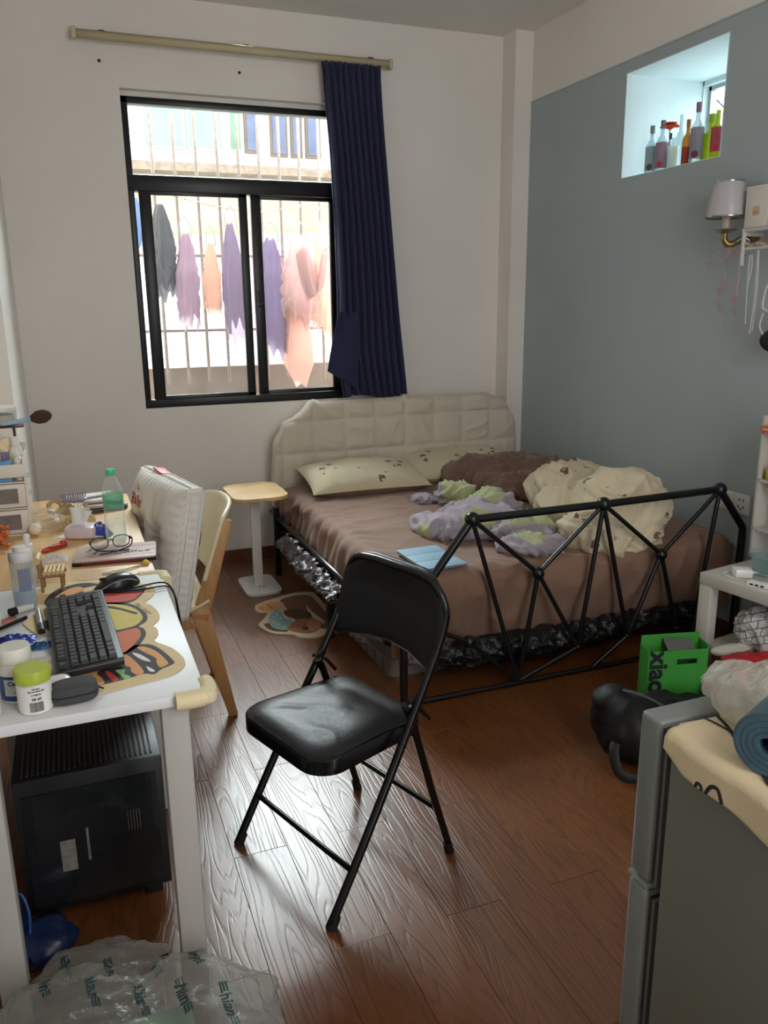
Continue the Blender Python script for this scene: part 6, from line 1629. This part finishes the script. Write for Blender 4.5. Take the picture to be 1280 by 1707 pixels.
rp_ = slab('red_packet', 'dark red glossy packet behind the refrigerator top', 'packet', ((1174, 1132), (1178, 1126), (1214, 1146), (1206, 1152), (1176, 1150)), 0.175, 0.012, (130, 24, 34), 0.25)
q = atz(1192, 1142, 0.176)
text('lettering', '5', 0.035, Matrix.Translation((0, 0.0, 0.0125)), M_wcap, rp_, depth=0.0002)
M_rg = mat('red_rubber', (170, 34, 42), rough=0.4, var=0.08)
a0 = atz(1250, 1085, 0.30)
o = melt('rubber_glove', [((a0.x, a0.y, 0.225+0.03), (0.10, 0.07, 0.030), (0, 0, -0.3)), ((a0.x+0.10, a0.y-0.03, 0.26), (0.08, 0.07, 0.035), (0, 0, -0.3)), ((a0.x-0.085, a0.y-0.03, 0.245), (0.04, 0.022, 0.018), (0, 0, 0.2))], 0.008, lambda p, n: 0.012*(folds(p, 12, 3)-0.3), M_rg, None, zmin=0.205)
tag(o, 'bright red rubber glove lying over the papers', 'glove')
a1 = atz(1232, 1094, 0.29)
t = thing('bag_charm', 'orange red round charm with an eyelet in front of the red glove', 'charm', (a1.x-0.02, a1.y-0.05, 0.235))
lathe('disc', [(0, -0.006), (0.022, -0.005), (0.026, 0.0), (0.022, 0.006), (0, 0.007)], mat('orange_rubber', (196, 70, 50), rough=0.45), t, rot=Euler((radians(60), 0, radians(20))), seg=20)
lathe('eyelet', [(0.002, 0.007), (0.005, 0.0075), (0.006, 0.007), (0.006, 0.005)], M_wcap, t, rot=Euler((radians(60), 0, radians(20))), seg=14)
a2 = atz(1222, 1078, 0.27)
o = melt('fabric_pouch', [((a2.x, a2.y, 0.255), (0.085, 0.035, 0.022), (0, 0, -0.25)), ((a2.x+0.10, a2.y, 0.265), (0.07, 0.04, 0.024), (0, 0, -0.1))], 0.007, lambda p, n: 0.006*(folds(p, 12, 6)-0.3), mat('grey_white_fabric', (190, 188, 176), rough=0.8, var=0.05), None, zmin=0.2)
tag(o, 'long off-white pouch lying behind the red glove', 'pouch')
# black clutter heap under/behind
o = melt('black_bag', [((2.02, 1.95, 0.09), (0.14, 0.10, 0.09), (0, 0, 0)), ((2.12, 1.80, 0.09), (0.12, 0.15, 0.09), (0, 0, 0))], 0.014, lambda p, n: 0.02*(folds(p, 7, 6)-0.3), M_blkfab, None, zmin=0.013); tag(o, 'black bag heaped between the green box and the low table', 'bag')
# green gift bag with black lettering
M_green = mat('leaf_green_card', (58, 140, 52), rough=0.5, var=0.04)
GY = 2.10
gl, gr_ = aty(1091, 1075, GY), aty(1174, 1064, GY)
t = thing('green_box', 'bright green card box with black lettering and handle holes', 'box', ((gl.x+gr_.x)/2, GY, 0))
gw = gr_.x-gl.x; gh = 0.335
Mf = Matrix(((1, 0, 0, 0), (0, 0, -1, 0), (0, 1, 0, 0), (0, 0, 0, 1)))
# front panel with an oval hole: build as frame of strips round the slot
hx0, hx1, hz0, hz1 = -0.005, 0.070, gh-0.088, gh-0.068
box('front_panel', (0, 0, hz0/2), (gw, 0.004, hz0), M_green, t)
for x0_, x1_ in ((-gw/2, hx0), (hx1, gw/2)): box('front_panel', ((x0_+x1_)/2, 0, (hz0+hz1)/2), (x1_-x0_, 0.004, hz1-hz0), M_green, t)
box('front_panel', (0, 0, (hz1+gh-0.035)/2), (gw, 0.004, gh-0.035-hz1), M_green, t)
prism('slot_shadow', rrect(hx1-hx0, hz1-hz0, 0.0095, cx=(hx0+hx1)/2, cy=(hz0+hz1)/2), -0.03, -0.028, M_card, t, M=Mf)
box('side_panel', (-gw/2, 0.035, (gh-0.03)/2), (0.004, 0.07, gh-0.03), M_green, t); box('side_panel', (gw/2, 0.035, gh/2-0.01), (0.004, 0.07, gh-0.02), M_green, t)
t.rotation_euler = (0, 0, radians(-14))
box('rear_panel', (0, 0.07, gh/2), (gw, 0.004, gh), M_green, t)
box('inner_flap', (0.02, 0.035, gh-0.03), (gw*0.5, 0.055, 0.003), mat('grey_card', (92, 92, 90)), t, rot=Euler((0.5, 0.1, 0)).to_matrix())
text('lettering', 'xiao', 0.095, frame_M((-gw/2+0.035, -0.0026, gh-0.115), (0, 0, -1), (1, 0, 0)), mat('solid_black_ink', (22, 22, 22), var=0), t, depth=0.0003, bold=0.0035)
# backpack
bp_ = thing('backpack', 'black backpack with loose straps on the floor by the refrigerator', 'backpack', (0, 0, 0))
melt('pack_body', [((1.66, 1.99, 0.11), (0.13, 0.12, 0.11), (0, 0, 0)), ((1.74, 2.00, 0.12), (0.16, 0.10, 0.10), (0, 0.15, 0)), ((1.86, 1.98, 0.09), (0.12, 0.11, 0.10), (0, 0, 0)), ((1.60, 2.04, 0.16), (0.07, 0.07, 0.10), (0, 0, 0))], 0.012, lambda p, n: 0.02*(folds(p, 5, 2)-0.3), M_blkfab, bp_, zmin=0.002)
tube('strap', [(1.60, 1.97, 0.14), (1.535, 1.93, 0.09), (1.53, 1.89, 0.03), (1.58, 1.86, 0.012), (1.66, 1.87, 0.02)], 0.017, M_blkfab, bp_, seg=10, sub=6, flat=0.35)
tube('strap', [(1.68, 1.90, 0.16), (1.66, 1.87, 0.07), (1.68, 1.87, 0.02)], 0.016, M_blkfab, bp_, seg=10, sub=6, flat=0.35)
tube('grey_webbing', [(1.60, 1.99, 0.262), (1.65, 1.955, 0.250), (1.71, 1.92, 0.215), (1.77, 1.90, 0.16)], 0.009, mat('grey_webbing', (76, 78, 82), rough=0.5), bp_, seg=8, sub=6, flat=0.3)

# ================================================================== WALL ITEMS right
M_brass = mat('aged_brass', (150, 128, 72), rough=0.35, metal=0.8, var=0.15, vscale=30)
M_steel = mat('polished_nickel', (170, 168, 160), rough=0.2, metal=0.9, var=0)
M_shade = mat('grey_white_shade', (196, 194, 196), rough=0.3, sss=0.15, var=0.02)
wl = thing('wall_lamp', 'brass wall lamp with a white cone shade and a pink ribbon', 'wall lamp', (2.60, 2.785, 0))
lathe('lamp_shade', [(0.082, 1.823), (0.083, 1.826), (0.079, 1.87), (0.070, 1.925), (0.058, 1.960), (0.056, 1.960), (0.068, 1.925), (0.077, 1.87), (0.080, 1.826)], M_shade, wl, seg=36)
for r, z in ((0.082, 1.826), (0.057, 1.961)): tube('shade_ring', [(r*cos(a*pi/18), r*sin(a*pi/18), z) for a in range(36)], 0.0035, M_steel, wl, seg=6, closed=True)
lathe('socket_sleeve', [(0, 1.772), (0.017, 1.772), (0.018, 1.83), (0, 1.83)], mat('pinkish_sleeve', (186, 168, 158), rough=0.4), wl, seg=18)
lathe('drip_dish', [(0, 1.764), (0.018, 1.762), (0.044, 1.774), (0.045, 1.777), (0.018, 1.768), (0, 1.770)], M_steel, wl, seg=24)
tube('arm', [(0, 0, 1.765), (0.003, 0.004, 1.74), (0.018, -0.006, 1.718), (0.045, -0.03, 1.728), (0.075, -0.05, 1.755), (0.092, -0.06, 1.765)], [0.014]*1+[0.0135]*29, M_brass, wl, seg=12, sub=1) if False else tube('arm', [(0, 0, 1.765), (0.003, 0.004, 1.738), (0.020, -0.008, 1.718), (0.048, -0.03, 1.732), (0.075, -0.045, 1.755), (0.095, -0.055, 1.766)], 0.0135, M_brass, wl, seg=12, sub=6)
lathe('wall_rose', [(0, 0), (0.042, 0), (0.040, 0.008), (0.022, 0.014), (0, 0.015)], M_brass, wl, (0.098, -0.055, 1.766), Euler((0, -pi/2, 0)), seg=24)
tube('scroll', [(0.01, -0.055, 1.725), (0.03, -0.075, 1.740), (0.05, -0.088, 1.725), (0.04, -0.10, 1.705)], 0.007, M_steel, wl, seg=8, sub=5)
M_rib = mat('sheer_pink_ribbon', (224, 196, 202), rough=0.6, alpha=0.22, thin=True, var=0.1)
rb = thing('ribbon', 'sheer pink ribbon bow tied to the arm of the wall lamp', 'ribbon', (0, 0, 0))
def ribbon(nm, pts, wd_):
    P = smooth_path(pts, 8); n = len(P)
    def fn(u, v):
        i = min(n-1, int(round(u*(n-1)))); t_ = u*7
        ww = wd_*(0.35+0.65*abs(sin(t_*1.3+1)))
        return P[i] + Vector((0.25*sin(t_), cos(t_*0.8)*0.9, 0.1))*(v-0.5)*ww
    grid_surface(nm, n, 3, fn, M_rib, rb)
R = lambda x, y, X=2.60: atx(x, y, X)
ribbon('tail', [R(1214, 412), R(1210, 440), R(1206, 470), R(1196, 500), R(1205, 530), R(1202, 556)], 0.06)
ribbon('tail', [R(1222, 412), R(1232, 440), R(1226, 480), R(1222, 510), R(1226, 530), R(1231, 548)], 0.05)
ribbon('loop', [R(1216, 412), R(1195, 420), R(1180, 434), R(1186, 443), R(1200, 430), R(1214, 414)], 0.035)
ribbon('loop', [R(1218, 412), R(1240, 414), R(1248, 424), R(1236, 424), R(1222, 414)], 0.03)
tube('edge_thread', smooth_path([R(1226, 414), R(1233, 440), R(1230, 470), R(1228, 498)], 6), 0.0012, mat('pink_thread', (200, 170, 176)), rb, seg=5)
# wall shelf with pegs
M_wmet = mat('white_shelf_metal', (196, 196, 196), rough=0.4)
ws = thing('wall_shelf', 'white wall shelf with hooks beside the brass lamp', 'wall shelf', (2.70, 2.60, 1.765))
box('shelf_board', (-0.055, -0.155, 0.0), (0.11, 0.48, 0.014), M_wmet, ws, bevel=0.002)
box('bracket_end', (-0.105, 0.075, -0.065), (0.016, 0.014, 0.145), M_wmet, ws, bevel=0.006)
box('bracket_end', (-0.105, -0.385, -0.065), (0.016, 0.014, 0.145), M_wmet, ws, bevel=0.006)
box('rear_strip', (-0.006, -0.155, -0.03), (0.012, 0.48, 0.06), M_wmet, ws, bevel=0.002)
box('bracket_arm', (-0.055, 0.075, -0.012), (0.11, 0.012, 0.02), M_wmet, ws); box('bracket_arm', (-0.055, -0.385, -0.012), (0.11, 0.012, 0.02), M_wmet, ws)
tube('peg_rail', [(-0.095, 0.07, -0.07), (-0.095, -0.385, -0.07)], 0.008, M_wmet, ws, seg=10)
cdx = thing('gift_box', 'white upright box with a small beige label on the wall shelf', 'box', (2.628, 2.62, 1.7725))
box('carton', (0, 0.0, 0.078), (0.075, 0.115, 0.155), mat('white_carton', (214, 208, 198), rough=0.5, var=0.02), cdx, bevel=0.001)
box('beige_label', (-0.038, 0.0, 0.062), (0.001, 0.034, 0.034), mat('gold_label', (196, 172, 130), rough=0.5), cdx)
text('lettering', 'GOLD', 0.009, frame_M((-0.0388, 0, 0.055), (0, -1, 0), (0, 0, 1)), mat('brown_ink', (120, 90, 50), var=0), cdx, depth=0.0001)
t = box('dark_case', (2.63, 2.515, 1.84), (0.07, 0.085, 0.135), mat('dark_navy_case', (22, 22, 36), rough=0.4)); tag(t, 'dark case beside the white box on the wall shelf, at the right border', 'case')
M_crd = mat('white_cord', (206, 202, 196), rough=0.6, var=0)
for i, pts in enumerate(([(1250, 424), (1247, 455), (1245, 480), (1242, 540)], [(1253, 424), (1253, 446), (1247, 470), (1246, 478)], [(1264, 402), (1261, 450), (1257, 500), (1249, 557)], [(1265, 404), (1263, 460), (1259, 510), (1253, 552)])):
    t = tube('white_string', [R(x, y, 2.612) for x, y in pts], 0.0022, M_crd, None, seg=6, sub=6)
    tag(t, ('thin white cord nearest the pink ribbon, left end of the peg rail', 'short looped white cord just right of the one nearest the ribbon', 'longest white cord hanging from the peg rail', 'slightly shorter white cord twisted with the longest one')[i], 'cord', 'white cords hanging from the wall shelf')
q = R(1264, 404, 2.605); t = tube('rope_tie', [(2.605, 2.68, 1.70), (2.60, 2.655, 1.712), (2.607, 2.63, 1.698), (2.60, 2.60, 1.712), (2.607, 2.57, 1.70)], 0.008, mat('twisted_rope', (176, 150, 120), rough=0.8, var=0.4, vscale=80), None, seg=8, sub=5); tag(t, 'twisted beige rope wound on the peg rail', 'rope')
M_cap = mat('black_white_mesh', (24, 24, 26), rough=0.6)
cp = thing('black_hat', 'black cap with white straps hanging at the right border', 'cap', (0, 0, 0))
q = R(1288, 568, 2.62)
melt('cap_body', [((2.62, q.y, q.z), (0.035, 0.06, 0.045), (0, 0, 0)), ((2.62, q.y-0.03, q.z+0.03), (0.035, 0.05, 0.05), (0, 0, 0))], 0.008, lambda p, n: 0.003*folds(p, 10, 1), M_cap, cp)
for pts in ([(1292, 460), (1278, 478), (1271, 512), (1282, 520)], [(1272, 522), (1266, 545), (1277, 562), (1290, 548)], [(1271, 515), (1285, 518), (1294, 522)]):
    tube('strap', [R(x, y, 2.60) for x, y in pts], 0.004, M_crd, cp, seg=8, sub=6)
# sockets
so = thing('wall_socket', 'white double wall plate with a switch and a socket above the bed foot', 'wall socket', (2.70, 2.69, 0.632))
for dy, n_ in ((0.050, 'switch_plate'), (-0.046, 'socket_plate')):
    p = box(n_, (-0.005, dy, 0), (0.010, 0.092, 0.088), M_gw, so, bevel=0.003)
    if dy < 0:
        for a, b_ in ((-0.012, 0.018), (0.012, 0.018), (0, -0.022), (-0.014, -0.012), (0.014, -0.012)): box('slot', (-0.0104, dy+a, b_), (0.001, 0.005, 0.011), M_rub, p)
    else: box('rocker', (-0.011, dy, 0), (0.003, 0.055, 0.065), M_gw, p, bevel=0.001)

# ================================================================== NICHE BOTTLES
NZ = NZ0
M_nglass = mat('clear_bottle_glass', (214, 232, 238), rough=0.05, alpha=0.35, thin=True, var=0, spec=0.9)
def nb(px, tz, r, label, m, cap, lab_col=None, neck=0.35, yy=None, X=2.78, name='glass_bottle', labz=(0.1, 0.5), emb=None, capz=0.9):
    """bottle standing on the niche floor; px = pixel column of its axis, tz = total height"""
    p = atx(px, 250, X)
    t = thing(name, label, 'bottle', (X, p.y, NZ+0.0005), group=None)
    h = tz; sh = h*(1-neck)
    lathe('bottle_body', [(0, 0.002), (r*0.95, 0.002), (r, 0.008), (r, sh*0.88), (r*0.85, sh*0.97), (r*0.38, sh*1.12), (r*0.34, h*0.97), (r*0.38, h*0.985), (r*0.30, h)], m, t, seg=24)
    if cap: lathe('cap', [(r*0.40, h*(capz-0.05)), (r*0.41, h*capz), (r*0.41, h), (0, h+0.002)], cap, t, seg=18)
    if lab_col:
        m_ = mat('nlabel_%d_%d_%d' % lab_col, lab_col, rough=0.5, sss=0.35, var=0.05)
        lab(t, r*1.01, pi*0.62, pi*1.75, h*labz[0], h*labz[1], m_)
        if emb:
            a = pi*1.22
            q_ = lathe('label_disc', [(0, 0), (r*0.5, 0), (0, 0.001)], mat('ndisc_%d_%d_%d' % emb, emb, rough=0.5), t, (r*1.03*cos(a), r*1.03*sin(a), h*labz[0]+r*0.6), Euler((0, pi/2, a-0.0)), seg=16)
    return t
M_wh = mat('white_cap_metal', (200, 200, 196), rough=0.4); M_pur = mat('mauve_foil', (136, 108, 128), rough=0.5); M_gd = mat('grey_green_foil', (132, 140, 130), rough=0.5)
nb(1086, 0.225, 0.029, 'clear glass bottle with a grey label, leftmost in the niche', M_nglass, M_gd, (150, 156, 156), labz=(0.08, 0.58), emb=(80, 70, 60))
nb(1103, 0.235, 0.029, 'clear glass bottle with a mauve and red label beside the flower', M_nglass, M_pur, (160, 130, 142), labz=(0.08, 0.58), emb=(170, 60, 76))
nb(1116, 0.185, 0.018, 'slim clear bottle with dark neck behind the flower stem', M_nglass, M_rub, None, X=2.84)
nb(1122, 0.150, 0.026, 'short clear bottle with a black and white label', M_nglass, None, (206, 214, 206), labz=(0.05, 0.75), X=2.80, name='short_bottle')
t = nb(1133, 0.260, 0.026, 'tall empty clear carafe with a wide mouth in the niche', M_nglass, None, None, X=2.86, name='glass_carafe')
nb(1145, 0.205, 0.024, 'amber bottle with a red label between two clear bottles', mat('amber_glass', (222, 160, 40), rough=0.08, alpha=0.7, thin=True, sss=0), mat('amber_neck', (150, 110, 80)), (176, 80, 60), labz=(0.08, 0.42))
nb(1160, 0.265, 0.030, 'tall clear bottle with a grey label and dark red disc', M_nglass, M_pur, (150, 136, 148), labz=(0.10, 0.60), emb=(110, 36, 56))
nb(1184, 0.215, 0.045, 'yellow green bottle with round shoulders, rightmost but one', mat('lime_glass', (196, 216, 20), rough=0.08, alpha=0.75, thin=True), mat('lime_cap', (170, 190, 60)), None, X=2.84, neck=0.38)
nb(1193, 0.200, 0.026, 'yellow green bottle with a pink label at the right edge of the niche', mat('lime_glass', (196, 216, 20)), None, (210, 90, 110), labz=(0.15, 0.65), X=2.75, emb=(190, 40, 70))
fp_ = atx(1117, 210, 2.82)
fw = thing('red_flower', 'single orange red flower standing among the bottles in the niche', 'flower', (2.82, fp_.y, NZ+0.0))
M_pet2 = mat('coral_petal', (226, 84, 48), rough=0.6, sss=0.4, var=0.1)
fz = fp_.z-NZ+0.012
tube('stem', [(0, 0, 0.01), (0.004, 0.002, fz*0.5), (0, 0, fz-0.03)], 0.0025, mat('dark_stem', (60, 60, 56)), fw, seg=6, sub=4)
for ring_, n_, tilt, L_, w0 in ((0, 6, 1.25, 0.050, 0.024), (1, 6, 0.8, 0.046, 0.022), (2, 5, 0.35, 0.038, 0.018)):
    for k in range(n_):
        a = k*2*pi/n_ + ring_*0.5
        def pf(u, v):
            w2 = w0*sin(min(1, v*1.25)*pi*0.5)*(1-0.55*max(0, v-0.75)/0.25)
            x = (u-0.5)*2*w2; r_ = L_*v; tl = tilt*(0.55+0.45*v)
            p = Vector((r_*sin(tl), x, r_*cos(tl)-0.02+0.2*x*x/w0))
            return Vector((p.x*cos(a)-p.y*sin(a), p.x*sin(a)+p.y*cos(a), p.z+fz-0.012))
        grid_surface('petal', 6, 7, pf, M_pet2, fw, thickness=0.0008)
